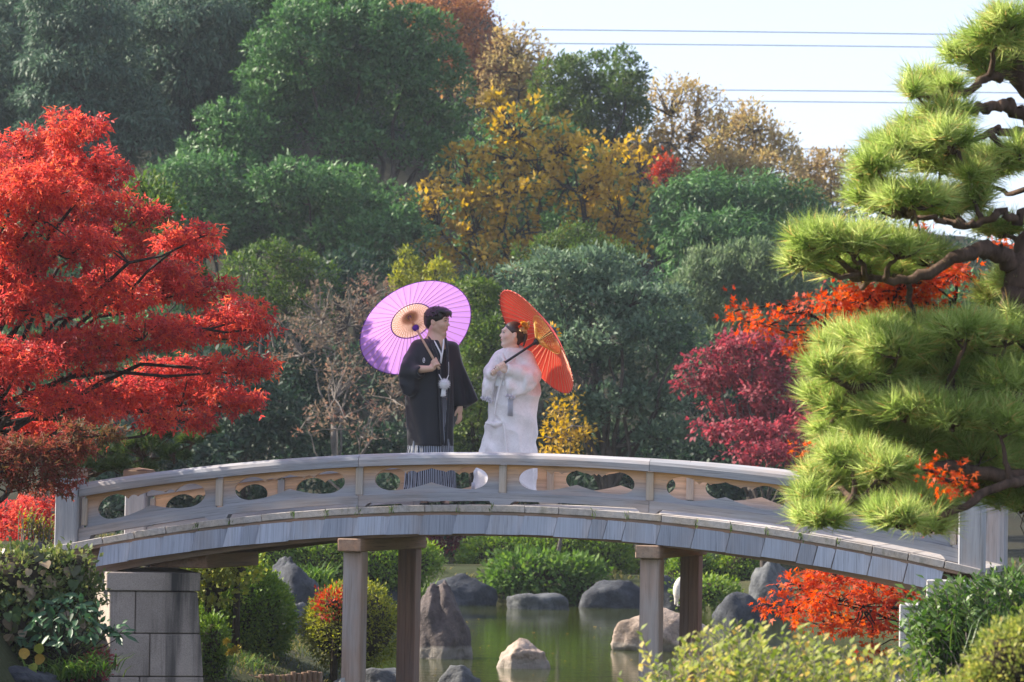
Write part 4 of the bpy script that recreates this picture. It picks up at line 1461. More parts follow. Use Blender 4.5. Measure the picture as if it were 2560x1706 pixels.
# ---- clipped hedges and shrubs under the bridge line
def clipped(name, label, lst, D, mat, seed, leaf_len=0.05, cover=1.5, core=0.86, cat='bush', group=None, leaf_w=.5, shell=(.93, 1.03), **kw):
    rng = np.random.default_rng(seed)
    B = pxblobs(lst, D, flat=.95)
    base = gbase(np.mean([b[0] for b in lst]), D)
    t = thing(name, label, cat, base, group)
    kw = {**dict(clump_r=leaf_len * 2.2, per=14, up=.35, out=.9, rand=.8, bump=.05), **kw}
    kw.pop('bump')
    V, F, rf, C = crown(rng, B, leaf_len, leaf_w, cover=cover, shell=shell, under=.8, **kw)
    TREE_TRIS[0] += len(F) * 2
    part('foliage', V, F, mat, t, attrs={'rnd': ('FACE', 'FLOAT', rf)})
    pcs = []
    for b in B:
        P, Fc = ICO[3]
        P = P * (1 + .06 * fbm(P * 3 + seed, 3, seed))[:, None]
        Q = b[:3] + P * b[3:6] * core
        gz = base[2] - .05
        Q[:, 2] = np.maximum(Q[:, 2], gz) if b[2] - b[5] > gz else Q[:, 2]
        pcs.append((Q, Fc))
        pcs.append(tube([[b[0], b[1], base[2] - .1], [b[0], b[1], b[2]]], [.05, .03], 5))
    V, F = merge(*pcs)
    tag(part('inner_branches', V, F, M_TWIGIN, t, smooth=True), kind='stuff' if len(B) > 1 else None)
    return t, B


G3 = 'clipped azalea bushes'
clipped('clipped_bush', 'large dark green clipped round bush right of the stone abutment', [(560, 1420, 102, 125), (520, 1450, 90, 115), (500, 1370, 70, 80)], 33.0, M_L_AZA, 301, .040, 1.5, group=G3)
clipped('azalea_shrub', 'loose sunlit yellow green azalea above the clipped round bush', [(480, 1300, 75, 26), (545, 1310, 50, 24), (450, 1330, 50, 40), (500, 1350, 60, 30)], 32.0, M_L_AZAY, 302, .075, .9, .4, shell=(.5, 1.1), clump_r=.12, per=9, group=G3)
clipped('clipped_bush', 'small round bush with red and yellow top behind the left pier', [(810, 1440, 106, 92)], 32.6, M_L_AZAY, 303, .036, .95, .90, group=G3)
clipped('red_leaf_patch', 'patch of red leaves on the small round bush behind the left pier', [(770, 1388, 42, 26)], 32.3, M_L_REDBUSH, 304, .045, 1.0, .5, cat='leaves')
clipped('clipped_bush', 'low green bush with yellow flower heads touching the stone abutment', [(488, 1490, 26, 66), (500, 1530, 26, 40)], 30.0, M_L_AZA, 305, .040, 1.4, group=G3)
clipped('clipped_hedge', 'broad clipped hedge on the far bank under the middle of the bridge', [(1160, 1285, 95, 60), (1260, 1280, 120, 58), (1370, 1285, 84, 56)], 58.5, M_L_AZA, 306, .075, 1.4, group=G3)
clipped('clipped_hedge', 'sloping clipped hedge on the far bank left of the pier', [(640, 1270, 90, 40), (740, 1290, 90, 56), (860, 1300, 90, 50), (950, 1290, 56, 40)], 50.0, M_L_AZA, 307, .065, 1.4, group=G3)
clipped('clipped_bush', 'rounded green bush on the far bank right of the right pier', [(1700, 1310, 45, 50), (1590, 1300, 40, 40), (1640, 1335, 60, 34), (1560, 1330, 40, 30), (1630, 1362, 60, 26, -3.5), (1590, 1358, 40, 24, -3)], 56.6, M_L_AZA, 308, .07, 1.4, group=G3)
clipped('ivy_clump', 'tangled green ivy and leaves hanging over the far bank rocks', [(1240, 1318, 120, 44), (1330, 1340, 60, 46), (1180, 1345, 50, 24), (1330, 1385, 30, 20)], 55.4, M_L_FERN, 309, .11, 1.5, .6, shell=(.6, 1.1), clump_r=.16, cat='ivy')
mid_tree('red_maple', 'little dark red maple on the far bank right of the left pier', 'tree', [(1030, 1236, 34, 18), (1010, 1250, 24, 14), (1050, 1250, 22, 14)], 61, M_L_CRIM, 310, 1030, .06, None, M_BARKD, 14, cover=1.2, leaf_len=.08, clump_r=.16)


def blades(name, label, cat, pts, mat, seed, n, length, width, spread=.5, kind=None, group=None, curve=.5):
    """Arching strap leaves or grass from the given foot points (joined: nobody could count them)."""
    rng = np.random.default_rng(seed)
    pts = np.asarray(pts, float)
    c = pts[rng.integers(0, len(pts), n)] + rng.normal(size=(n, 3)) * [.10, .10, 0]
    az = rng.random(n) * 2 * PI
    ln = length * rng.uniform(.6, 1.15, n)
    sp = spread * rng.uniform(.4, 1.3, n)
    o = np.stack([np.cos(az), np.sin(az), 0 * az], -1)
    w = np.stack([-np.sin(az), np.cos(az), 0 * az], -1)
    rows = []
    for tt, ww in ((0, .7), (.4, 1), (.75, .7), (1, .05)):
        p = c + o * (ln * sp * tt ** 1.6)[:, None] + np.array([0, 0, 1.0]) * (ln * (tt - curve * sp * tt ** 2.4))[:, None]
        rows += [p - w * width * ww / 2, p + w * width * ww / 2]
    V = np.stack(rows, 1).reshape(-1, 3)
    F = np.concatenate([np.stack([np.arange(n) * 8 + 2 * k, np.arange(n) * 8 + 2 * k + 1, np.arange(n) * 8 + 2 * k + 3, np.arange(n) * 8 + 2 * k + 2], -1) for k in range(3)])
    rf = np.tile(rng.random(n), 3)
    TREE_TRIS[0] += len(F) * 2
    o = part(name, V, F, mat, attrs={'rnd': ('FACE', 'FLOAT', rf)}, base=pts.mean(0))
    return tag(o, label, cat, group, kind)


def foot(u, v, D):
    p = PX(u, v, D)
    return [p[0], p[1], max(float(ground_z(p[0], p[1])), 0)]


blades('fern_clump', 'tall green fern and iris leaves between the left pier posts', 'fern', [foot(u, 1340, 51) for u in (870, 900, 930, 960)] + [PX(u, 1350, 50.5) for u in (870, 895, 920, 950)], M_L_FERN, 320, 420, .75, .035, .7)
blades('fern_clump', 'fern leaves on the bank at the foot of the large round bush', 'fern', [PX(560, 1530, 31.5), PX(580, 1540, 31.5), PX(540, 1545, 31)], M_L_FERN, 321, 160, .22, .012, 1.0)
blades('iris_clump', 'pale green grassy leaves on the far bank right of the right pier', 'grass', [PX(u, 1320, 57) for u in (1630, 1650, 1670)], M_L_BAMB, 322, 240, .6, .03, .8)
blades('fern_clump', 'fern leaves beside the grey boulders of the hedge slope', 'fern', [PX(u, 1345, 43) for u in (700, 720, 735)], M_L_FERN, 323, 160, .4, .02, .9)
rngg = np.random.default_rng(9)
gp = []
while len(gp) < 900:
    x, y = rngg.uniform(-4.5, -1.6), rngg.uniform(28.5, 40)
    if poly_sdf(POND, np.array([x]), np.array([y]))[0] > 0.02:
        gp.append([x, y, float(ground_z(x, y))])
M_L_GRASS = leaf_mat('bank_grass_blades', [(0.1, (0.04, 0.06, 0.014)), (0.5, (0.09, 0.11, 0.03)), (0.9, (0.22, 0.18, 0.07))], 0.35, 0.6, 0.2)
blades('bank_grass', 'short yellowing grass on the left bank', 'grass', gp, M_L_GRASS, 324, 9000, .075, .010, .8, 'stuff')
gp = []
while len(gp) < 900:
    x, y = rngg.uniform(-9, 10), rngg.uniform(44, 66)
    if poly_sdf(POND, np.array([x]), np.array([y]))[0] > 0.1:
        gp.append([x, y, float(ground_z(x, y))])
blades('far_bank_grass', 'grass on the far bank', 'grass', gp, M_L_GRASS, 325, 9000, .13, .022, .8, 'stuff')
# yellow flower heads by the abutment
ft = thing('yellow_flower_plant', 'two yellow flower heads on thin stems by the stone abutment', 'flower', PX(524, 1560, 29.5))
rngf = np.random.default_rng(77)
for (u, v) in ((521, 1476), (538, 1497), (545, 1492), (527, 1500)):
    p = PX(u, v, 29.6)
    V, F = tube([PX(524, 1560, 29.5), (p + PX(524, 1560, 29.5)) / 2 + [.01, 0, 0], p], [.004, .003, .002], 4)
    st = part('stem', V, F, M_L_FERN, ft)
    C = np.repeat(p[None], 46, 0)
    A = nrm(rngf.normal(size=(46, 3)) + [0, -.3, .5])
    V, F, rf = leaves_mesh(C, A, rngf.normal(size=(46, 3)), np.full(46, .05), leaf_template(.25), rngf.random(46))
    part('petals', V, F, plain_mat('yellow_petals', (.55, .42, .03)), st)

# stakes along the water's edge at the bottom of the bank
rngs = np.random.default_rng(31)
edge = thing('log_edging', 'low row of upright brown log stakes along the bank at the bottom edge', 'edging', PX(660, 1566, 30.9))
vs, fs = tube([[0, 0, -.12], [0, 0, .16]], [.026, .025], 8)
stake_me = mesh_data('log_stake', vs, fs, M_BEAM, attrs={'lc': ('POINT', 'FLOAT_VECTOR', vs[:, [2, 0, 1]])})
pa, pb = PX(575, 1572, 30.6), PX(735, 1562, 30.8)
for i in range(14):
    p = pa + (pb - pa) * i / 13
    o = bpy.data.objects.new('log_stake', stake_me)
    link(o, edge)
    o.location = tuple(np.array([p[0], p[1], p[2] - .08 + rngs.uniform(-.012, .012)]) - LOC[edge.name])
# ---------------------------------------------------------------- near trees and shrubs
MAPLE = dict(leaf_w=.6, tmpl=maple_template(False), clump_r=.075, per=11, out=.9, rand=.8, up=-.35, nrand=.6, nup=.9, shell=(.6, 1.0), under=.5, back=.6)


def maple(name, label, lst, D, mat, seed, base, fork, r0, leaf_len, cover, n_twig=150, dj=.5, group=None, flat=1.3, cat='tree', **kw):
    rng = np.random.default_rng(seed + 900)
    B = pxblobs(lst, D, dj, rng, flat)
    a = dict(MAPLE)
    a.update(kw)
    return tree(name, label, cat, base, B, mat, M_BARKD, seed, r0, fork, group, n_twig, .010, leaf_len=leaf_len, cover=cover, lobe=(.45, 9, .6), **a)


M_L_DULL = leaf_mat('dull_maple_leaves', [(0.05, (0.05, 0.04, 0.015)), (0.4, (0.13, 0.075, 0.025)), (0.7, (0.26, 0.05, 0.035)), (0.97, (0.40, 0.09, 0.05))], 0.45, 0.5, 0.4, 1.0, 1.3)
mb = gbase(-130, 28.6)
maple('red_maple', 'big bright red maple filling the left side in front of the wood',
      [(170, 305, 62, 48), (60, 355, 90, 50), (225, 395, 72, 40), (100, 435, 110, 50), (20, 480, 90, 60), (205, 470, 90, 45), (325, 492, 50, 26), (270, 555, 75, 36), (405, 562, 80, 30), (462, 540, 30, 20),
       (130, 570, 120, 50), (10, 600, 90, 60), (335, 635, 105, 38), (230, 680, 115, 40), (440, 665, 85, 40), (90, 700, 120, 50), (560, 728, 62, 30), (480, 765, 105, 36), (330, 770, 115, 40), (595, 752, 32, 16),
       (180, 810, 120, 42), (545, 838, 75, 22), (420, 860, 105, 32), (50, 820, 100, 46), (600, 842, 30, 12), (300, 915, 115, 32), (500, 918, 90, 24), (585, 925, 32, 12), (150, 935, 110, 36), (400, 965, 85, 18),
       (60, 985, 95, 34), (-70, 420, 100, 80), (-80, 640, 100, 90), (-80, 860, 100, 90)], 28.4, M_L_RED, 401, mb, PX(-60, 860, 28.6), .09, .058, 1.05, 260, 1.1)
maple('red_maple', 'lowest dull brownish maple bough hanging over the left newel post',
      [(60, 1040, 90, 26), (150, 1035, 60, 20), (30, 1085, 90, 28), (140, 1085, 45, 18), (120, 1118, 40, 12), (210, 1000, 60, 18)], 25.9, M_L_DULL, 402, gbase(-170, 26.0), PX(-110, 1060, 26.0), .04, .052, 1.25, 30, .3)
maple('red_bush', 'red leaved bush low behind the left newel post',
      [(40, 1190, 60, 40), (90, 1170, 50, 30), (20, 1240, 60, 30), (110, 1210, 30, 30)], 30.5, M_L_RED, 403, gbase(40, 30.5), PX(40, 1230, 30.5), .03, .05, 1.0, 30, .3, cat='bush')
maple('orange_maple', 'glowing orange red maple below the right half of the bridge',
      [(1770, 1388, 42, 14), (1850, 1345, 60, 22), (1830, 1400, 60, 16), (1930, 1375, 80, 30), (2020, 1395, 75, 34), (1900, 1430, 85, 20), (1990, 1445, 80, 18), (2050, 1350, 60, 28), (2090, 1450, 30, 40), (1940, 1330, 70, 20),
       (2000, 1490, 30, 12)], 27.9, M_L_ORANGE, 404, gbase(2190, 28.4), PX(2130, 1440, 28.2), .035, .075, .82, 110, .35, tmpl=maple_template(True))
maple('orange_maple', 'orange red maple branch reaching out between the pine boughs',
      [(1692, 712, 14, 9), (1722, 738, 14, 8), (1765, 745, 38, 14), (1830, 715, 40, 18), (1855, 788, 48, 18), (1885, 765, 40, 14), (1905, 695, 55, 24), (1980, 690, 65, 28), (2060, 665, 75, 26), (2140, 645, 65, 24), (2200, 622, 45, 20),
       (1960, 735, 55, 16), (2040, 715, 60, 18), (2110, 700, 60, 16)], 18.0, M_L_ORANGE, 405, gbase(2760, 18.6), PX(2420, 690, 18.4), .045, .052, 1.2, 130, .2, tmpl=maple_template(True))
maple('orange_maple', 'small orange red sprays low among the pine boughs above the right newel post',
      [(2140, 1078, 40, 18, -1.4), (2185, 1102, 40, 14, -1.4), (2110, 545, 26, 8), (2300, 560, 24, 8), (2120, 1190, 20, 10), (1830, 1045, 12, 14)], 18.0, M_L_ORANGE, 406, gbase(2560, 19.4), PX(2430, 780, 19.4), .012, .05, 1.0, 30, .15, tmpl=maple_template(True))

# ---- the garden pine on the right
def needle_mesh(rng, C, D, n_per, length, width, spread=(.25, 1.15)):
    """Brushes of needles: shoot tips C pointing along D."""
    n = len(C) * n_per
    ci = np.repeat(np.arange(len(C)), n_per)
    d = D[ci]
    r = nrm(rng.normal(size=(n, 3)))
    perp = nrm(r - (r * d).sum(1, keepdims=True) * d)
    a = rng.uniform(spread[0], spread[1], (n, 1))
    A = nrm(np.cos(a) * d + np.sin(a) * perp)
    ln = length * rng.uniform(.7, 1.1, (n, 1))
    start = C[ci] - d * rng.uniform(0, .07, (n, 1)) * (length / .12)
    side = nrm(np.cross(A, nrm(rng.normal(size=(n, 3)))))
    tip = start + A * ln + np.array([0, 0, -.10]) * ln * rng.random((n, 1))
    V = np.stack([start - side * width / 2, start + side * width / 2, tip], 1).reshape(-1, 3)
    F = np.arange(n * 3).reshape(-1, 3)
    rs = rng.random(len(C)) * .6
    rnd = np.clip(rs[ci] + .35 * rng.random(n), 0, .93)
    old = rng.random(n) < .05 + .10 * (A[:, 2] < -.1)
    rnd[old] = 1.0
    return V, F, rnd


def pine_pads(rng, pads, D, dj, per_m2, flat=1.15):
    C, Dn, B = [], [], []
    for p in pads:
        u, v, ru, rv = p[:4]
        d = D + (p[4] if len(p) > 4 else 0) + rng.uniform(-dj, dj)
        c = PX(u, v, d)
        R = np.array([ru * 1.08, flat * (ru + rv) * .5, rv * 1.3]) * mpp(d)
        B.append([*c, *R])
        n = int(per_m2 * PI * R[0] * max(R[1], R[2]) * 1.6) + 4
        q = rand_dir(rng, n, .6, .15)
        q[:, 2] = np.where(q[:, 2] < -.2, -q[:, 2] * .6, q[:, 2])
        q = nrm(q)
        s = rng.uniform(.45, .88, (n, 1))
        C.append(c + q * R * s)
        Dn.append(nrm(q * [1.0, 1.0, .7] + np.array([0, -.12, .75]) + .25 * rng.normal(size=(n, 3))))
    return np.vstack(C), np.vstack(Dn), np.array(B)


def pine(name, label, pads, D, seed, base, trunk_pts, trunk_r, branches, mat, per_m2=230, n_per=44, length=.150, width=.0062, dj=.35, group=None):
    rng = np.random.default_rng(seed)
    t = thing(name, label, 'tree', base, group)
    C, Dn, B = pine_pads(rng, pads, D, dj, per_m2)
    V, F, rf = needle_mesh(rng, C, Dn, n_per, length, width)
    TREE_TRIS[0] += len(F)
    part('needles', V, F, mat, t, attrs={'rnd': ('FACE', 'FLOAT', rf)})
    pcs = []
    P = spline(trunk_pts, 8)
    R = np.interp(np.linspace(0, 1, len(P)), np.linspace(0, 1, len(trunk_r)), trunk_r)
    P[1:-1] += rng.normal(size=(len(P) - 2, 3)) * R[1:-1, None] * .12
    pcs.append(tube(P, R * (1 + .1 * rng.random(len(P))), 10))
    spines = [P]
    for br in branches:
        q = spline(br[0], 7)
        q[1:-1] += rng.normal(size=(len(q) - 2, 3)) * .012
        r = np.linspace(br[1], br[2], len(q)) * (1 + .2 * rng.random(len(q)))
        pcs.append(tube(q, r, 8))
        spines.append(q)
    V, F = merge(*pcs)
    part('trunk', V, F, M_BARKPINE, t, smooth=True)
    allp = np.vstack(spines)
    pcs = []
    pts = [allp]
    for b in B:
        c = b[:3] - [0, 0, b[5] * .55]
        j = np.argmin(((allp - c) ** 2).sum(1))
        q, r = limb(rng, allp[j], c, .020, .010, 8, .06)
        pcs.append(tube(q, r, 6))
        pts.append(q)
    sp = np.vstack(pts)
    for i in rng.choice(len(C), min(len(C), 900), replace=False):
        dd = ((sp - C[i]) ** 2).sum(1)
        j = np.argmin(dd + rng.random(len(dd)) * .01)
        if dd[j] > .35:
            continue
        q, r = limb(rng, sp[j], C[i] - Dn[i] * .02, .0075, .004, 4, .09, -.05)
        pcs.append(tube(q, r, 4, cap=False))
    V, F = merge(*pcs)
    tag(part('branches', V, F, M_BARKPINE, t, smooth=True), kind='stuff')
    return t


PD = 17.2
pads = [(2325, 45, 70, 30), (2290, 85, 80, 30), (2240, 125, 80, 32), (2330, 130, 60, 36), (2270, 160, 60, 22),
        (2130, 190, 60, 26), (2180, 205, 50, 22), (2095, 205, 30, 18),
        (2170, 262, 70, 32), (2110, 290, 50, 30), (2180, 318, 75, 34), (2090, 345, 85, 34), (2020, 375, 60, 28), (2160, 380, 80, 34), (1985, 395, 35, 18),
        (2290, 372, 90, 36), (2345, 345, 40, 30), (2230, 400, 50, 24),
        (2010, 450, 75, 32), (2100, 455, 95, 34), (2190, 465, 80, 26), (2240, 450, 50, 20),
        (1880, 550, 80, 36), (1960, 560, 100, 42), (2060, 570, 90, 36), (1850, 600, 60, 30), (1950, 615, 100, 32), (2130, 590, 60, 26), (2050, 620, 70, 24),
        (2290, 525, 70, 24, .4), (2330, 650, 60, 40, .5), (2280, 690, 50, 36, .5),
        (2010, 775, 95, 32), (2110, 765, 110, 36), (2220, 760, 90, 36), (2310, 760, 70, 50), (1930, 790, 65, 34), (2060, 800, 90, 34), (2180, 800, 100, 38),
        (1900, 840, 55, 30), (1980, 860, 100, 40), (2090, 860, 110, 42), (2210, 870, 100, 44), (2310, 880, 70, 50),
        (1890, 910, 55, 28), (1970, 935, 110, 42), (2080, 940, 110, 42), (2190, 960, 100, 44), (2300, 970, 80, 54),
        (1900, 985, 45, 24), (2000, 1000, 80, 34), (2110, 1020, 80, 34), (2240, 1050, 90, 44), (2320, 1080, 60, 50),
        (1960, 1050, 90, 34), (1890, 1090, 60, 30), (2040, 1080, 80, 32), (1860, 1140, 50, 26), (1930, 1145, 85, 34), (2040, 1140, 80, 30),
        (1850, 1185, 45, 18), (1900, 1190, 60, 22), (2120, 1160, 90, 36, -.5), (2070, 1190, 90, 34, -.5), (2140, 1205, 60, 26, -.5),]
pads += [(2440, 90, 90, 34, .3), (2500, 200, 100, 36, .3), (2480, 340, 110, 38, .4), (2520, 480, 110, 38, .3), (2500, 640, 110, 40, .4), (2480, 800, 110, 42, .4), (2520, 960, 110, 42, .3), (2440, 1090, 90, 36, .4)]
pb = gbase(2620, 17.6)
pt = [pb, PX(2560, 1300, 17.5), PX(2470, 950, 17.4), PX(2352, 720, 17.4), PX(2345, 640, 17.4), PX(2400, 480, 17.5), PX(2420, 300, 17.5), PX(2345, 180, 17.4), PX(2330, 100, 17.3)]
brs = [([PX(2352, 620, 17.4), PX(2280, 580, 17.3), PX(2215, 585, 17.2), PX(2100, 640, 17.2), PX(1990, 640, 17.2)], .055, .016),
       ([PX(2420, 300, 17.5), PX(2340, 258, 17.4), PX(2290, 240, 17.3), PX(2240, 255, 17.2), PX(2190, 235, 17.2)], .040, .015),
       ([PX(2410, 430, 17.5), PX(2340, 500, 17.3), PX(2300, 490, 17.2), PX(2240, 520, 17.2), PX(2180, 505, 17.2), PX(2090, 495, 17.2)], .024, .014),
       ([PX(2420, 330, 17.5), PX(2310, 300, 17.3), PX(2260, 312, 17.2), PX(2180, 345, 17.2)], .028, .012),
       ([PX(2345, 180, 17.4), PX(2280, 170, 17.3), PX(2210, 215, 17.2), PX(2140, 225, 17.2)], .03, .012),
       ([PX(2470, 950, 17.4), PX(2300, 900, 17.2), PX(2100, 900, 17.1), PX(1950, 890, 17.1)], .05, .015),
       ([PX(2500, 1100, 17.4), PX(2280, 1090, 17.2), PX(2100, 1075, 17.1), PX(1900, 1190, 17.0)], .045, .014),
       ([PX(2500, 1100, 17.5), PX(2330, 1110, 17.0), PX(2200, 1170, 16.8), PX(2080, 1205, 16.7)], .035, .012)]
pads += [(u, v, 85, 40, .55) for u, v in ((1960, 1120), (2110, 1140), (2060, 1090), (1940, 1010), (1990, 830), (2330, 950), (2345, 1060), (2270, 1120), (2345, 1150), (2200, 1110), (2320, 830), (2250, 820), (1960, 870), (2060, 900), (2170, 900), (2280, 930), (2020, 960), (2150, 1000), (2270, 1010), (2080, 1060), (2190, 1080), (2300, 1110), (1960, 1110), (2060, 1130), (2170, 1130), (2060, 340), (2140, 350), (2250, 390), (2050, 470), (2150, 480), (1920, 590), (2020, 600))]
pine('pine_tree', 'large sunlit garden pine with layered needle pads at the right edge', pads, PD, 411, pb, pt, [.13, .12, .11, .10, .09, .075, .06, .05, .03], brs, M_L_PINE)
pads2 = [(250, 1050, 60, 30), (330, 1030, 60, 30), (300, 1075, 70, 26), (400, 1050, 40, 22), (215, 1010, 50, 26), (480, 985, 32, 18), (440, 1010, 36, 16), (180, 1075, 60, 30), (360, 1000, 50, 22), (120, 990, 70, 30), (470, 640, 14, 22), (345, 530, 30, 18)]
pb2 = gbase(150, 32.5)
pine('pine_tree', 'smaller shaded garden pine half hidden behind the red maple', pads2, 32.2, 412, pb2, [pb2, PX(160, 1120, 32.4), PX(230, 900, 32.3), PX(330, 640, 32.3)], [.10, .08, .06, .03],
     [([PX(165, 1100, 32.4), PX(260, 1075, 32.2), PX(400, 1040, 32.1), PX(480, 995, 32.0)], .03, .01)], M_L_PINED, 120, 46, .11, .006, .3)

# ---- sprigs: upright twigs with leaves set along them
def sprigs(name, label, cat, foots, seed, n, height, leaf_len, leaf_w, mat, lean=.35, n_leaf=16, twig=.0022, group=None, tilt=(0, 0), bare=.15):
    rng = np.random.default_rng(seed)
    foots = np.asarray(foots, float)              # rows: x, y, z, top height factor
    t = thing(name, label, cat, foots[:, :3].min(0) * [0, 0, 1] + foots[:, :3].mean(0) * [1, 1, 0], group)
    pcs, C, A, N, rnds = [], [], [], [], []
    for i in range(n):
        f = foots[rng.integers(0, len(foots))]
        az = rng.random() * 2 * PI
        h = height * f[3] * rng.uniform(.55, 1.05)
        o = np.array([math.cos(az), math.sin(az), 0]) * lean * h * rng.uniform(.1, 1) + np.array([*tilt, 0]) * h
        p0 = f[:3] + np.array([*rng.normal(0, .05, 2), 0])
        P = spline([p0, p0 + o * .35 + [0, 0, h * .5], p0 + o + [0, 0, h]], 5)
        pcs.append(tube(P, np.linspace(twig * 1.8, twig * .6, len(P)), 4, cap=False))
        base_r = rng.random() * .55
        for k in range(n_leaf):
            s = bare + (1 - bare) * (k + rng.random()) / n_leaf
            x = s * (len(P) - 1)
            j = min(int(x), len(P) - 2)
            pos = P[j] + (P[j + 1] - P[j]) * (x - j)
            d = nrm(P[j + 1] - P[j])
            ang = k * 2.4 + rng.random()
            side = np.array([math.cos(ang), math.sin(ang), 0])
            C.append(pos)
            A.append(d * rng.uniform(.5, 1.0) + side * .9)
            N.append(d * .8 + np.array([0, 0, .5]) - side * .4 + rng.normal(0, .3, 3))
            rnds.append(np.clip(base_r + .45 * rng.random() - .15 * (1 - s), 0, 1))
    V, F, rf = leaves_mesh(np.array(C), np.array(A), np.array(N), leaf_len * np.random.default_rng(seed + 1).uniform(.6, 1.2, len(C)), leaf_template(leaf_w), np.array(rnds))
    TREE_TRIS[0] += len(F) * 2
    part('foliage', V, F, mat, t, attrs={'rnd': ('FACE', 'FLOAT', rf)})
    V, F = merge(*pcs)
    part('twigs', V, F, M_BARKP, t)
    return t


def sprig_feet(pts, D, dj, rng, n=60):
    """Foot points below a silhouette line given as (u, v of the top)."""
    us, vs = [p[0] for p in pts], [p[1] for p in pts]
    out = []
    for _ in range(n):
        u = rng.uniform(us[0], us[-1])
        d = D + rng.uniform(-dj, dj)
        top = PX(u, np.interp(u, us, vs), d)
        out.append([top[0], top[1], top[2] - .55, .55 / .55])
    return np.array(out)


rs_ = np.random.default_rng(420)
feet = sprig_feet([(1520, 1530), (1600, 1480), (1690, 1465), (1760, 1470), (1830, 1480), (1900, 1515), (1980, 1505), (2060, 1530), (2140, 1550), (2180, 1580)], 14.2, .7, rs_, 140)
sprigs('pale_bush', 'pale yellow green leafy bush in front along the bottom right', 'bush', feet, 421, 400, .60, .050, .50, M_L_PALE, .45, 22)
feet = sprig_feet([(2150, 1420), (2190, 1360), (2270, 1330), (2353, 1320), (2420, 1320)], 18.3, .5, rs_, 70)
M_L_DKSH = leaf_mat('glossy_dark_shrub_leaves', [(0.05, (0.03, 0.07, 0.018)), (0.5, (0.07, 0.14, 0.03)), (0.95, (0.17, 0.25, 0.06))], 0.3, 0.35, 0.6)
sprigs('dark_green_shrub', 'dark green glossy leaved shrub below the right end of the bridge', 'shrub', feet, 422, 330, .52, .075, .42, M_L_DKSH, .6, 20, .003, None, (-.25, 0))
clipped('dark_green_shrub', 'dense green shrub at the right edge behind the yellow green hedge', [(2250, 1470, 125, 100), (2330, 1410, 85, 85), (2180, 1530, 70, 70), (2360, 1540, 80, 80)], 18.8, M_L_DKSH, 423, .055, .9, .8, leaf_w=.34, shell=(.8, 1.08), clump_r=.1)
clipped('clipped_hedge', 'sunlit yellow green clipped hedge in the bottom right corner', [(2350, 1540, 115, 100), (2290, 1600, 110, 60), (2400, 1480, 80, 70)], 12.8, M_L_PALE, 424, .022, .95, .9)
blades('strap_grass', 'long thin arching grass leaves beside the dark green shrub at the right edge', 'grass', [PX(2290, 1500, 17.4), PX(2310, 1490, 17.4), PX(2340, 1480, 17.4)], M_L_DKSH, 425, 130, .42, .006, 1.2)

# ---- the vine covered bank on the left
def leaf_piece(seed, kind='heart'):
    if kind == 'heart':
        o = [(0, 0), (-.12, .22), (-.02, .42), (.25, .46), (.55, .34), (.82, .14), (1.0, 0)]
    elif kind == 'round':
        o = [(0, 0), (.02, .3), (.25, .48), (.55, .5), (.85, .33), (1.0, 0)]
    else:
        o = [(0, 0), (.12, .12), (.35, .2), (.6, .18), (.82, .09), (1.0, 0)]
    up = [(x, y, .10 * abs(y) - .10 * x * x) for x, y in o]
    V = [(x, 0, -.10 * x * x - .03) for x, _ in o]
    n = len(o)
    V = V + up + [(x, -y, z) for x, y, z in up]
    F = []
    for i in range(n - 1):
        F.append([i, i + 1, n + i + 1, n + i])
        F.append([i + 1, i, 2 * n + i, 2 * n + i + 1])
    return np.array(V, float), F


def leaf_objects(parent, mats, C, A, N, S, kind, rng, name='leaf'):
    datas = []
    for m in mats:
        V, F = leaf_piece(0, kind)
        datas.append(mesh_data(name, V, F, m, True, {'rnd': ('FACE', 'FLOAT', np.full(len(F), .5))}))
    for c, a, n, s in zip(C, A, N, S):
        x = nrm(a)
        z = nrm(n - (n @ x) * x)
        y = np.cross(z, x)
        o = bpy.data.objects.new(name, datas[rng.integers(0, len(datas))])
        link(o, parent)
        M = Matrix(((x[0], y[0], z[0], 0), (x[1], y[1], z[1], 0), (x[2], y[2], z[2], 0), (0, 0, 0, 1)))
        p = c - LOC[parent.name]
        o.matrix_basis = Matrix.Translation(Vector(p)) @ M @ Matrix.Scale(float(s), 4)


def flat_leaf(name, c, trans=.3):
    t = NT(name)
    tc = t.n('ShaderNodeTexCoord').outputs['Object']
    n1 = t.noise(tc, 3.0, 4.0)
    oi = t.n('ShaderNodeObjectInfo').outputs['Random']
    col = t.ramp(t.math('ADD', t.math('MULTIPLY', n1, .6), t.math('MULTIPLY', oi, .4)), [(.2, tuple(x * .6 for x in c)), (.55, c), (.85, tuple(min(1, x * 1.5) for x in c))])
    p = t.principled(col, .45, .4)
    tr = t.n('ShaderNodeBsdfTranslucent')
    t.link(col, tr.inputs[0])
    mx = t.n('ShaderNodeMixShader', i_0=trans)
    t.link(p.outputs[0], mx.inputs[1])
    t.link(tr.outputs[0], mx.inputs[2])
    return t.done(mx.outputs[0])


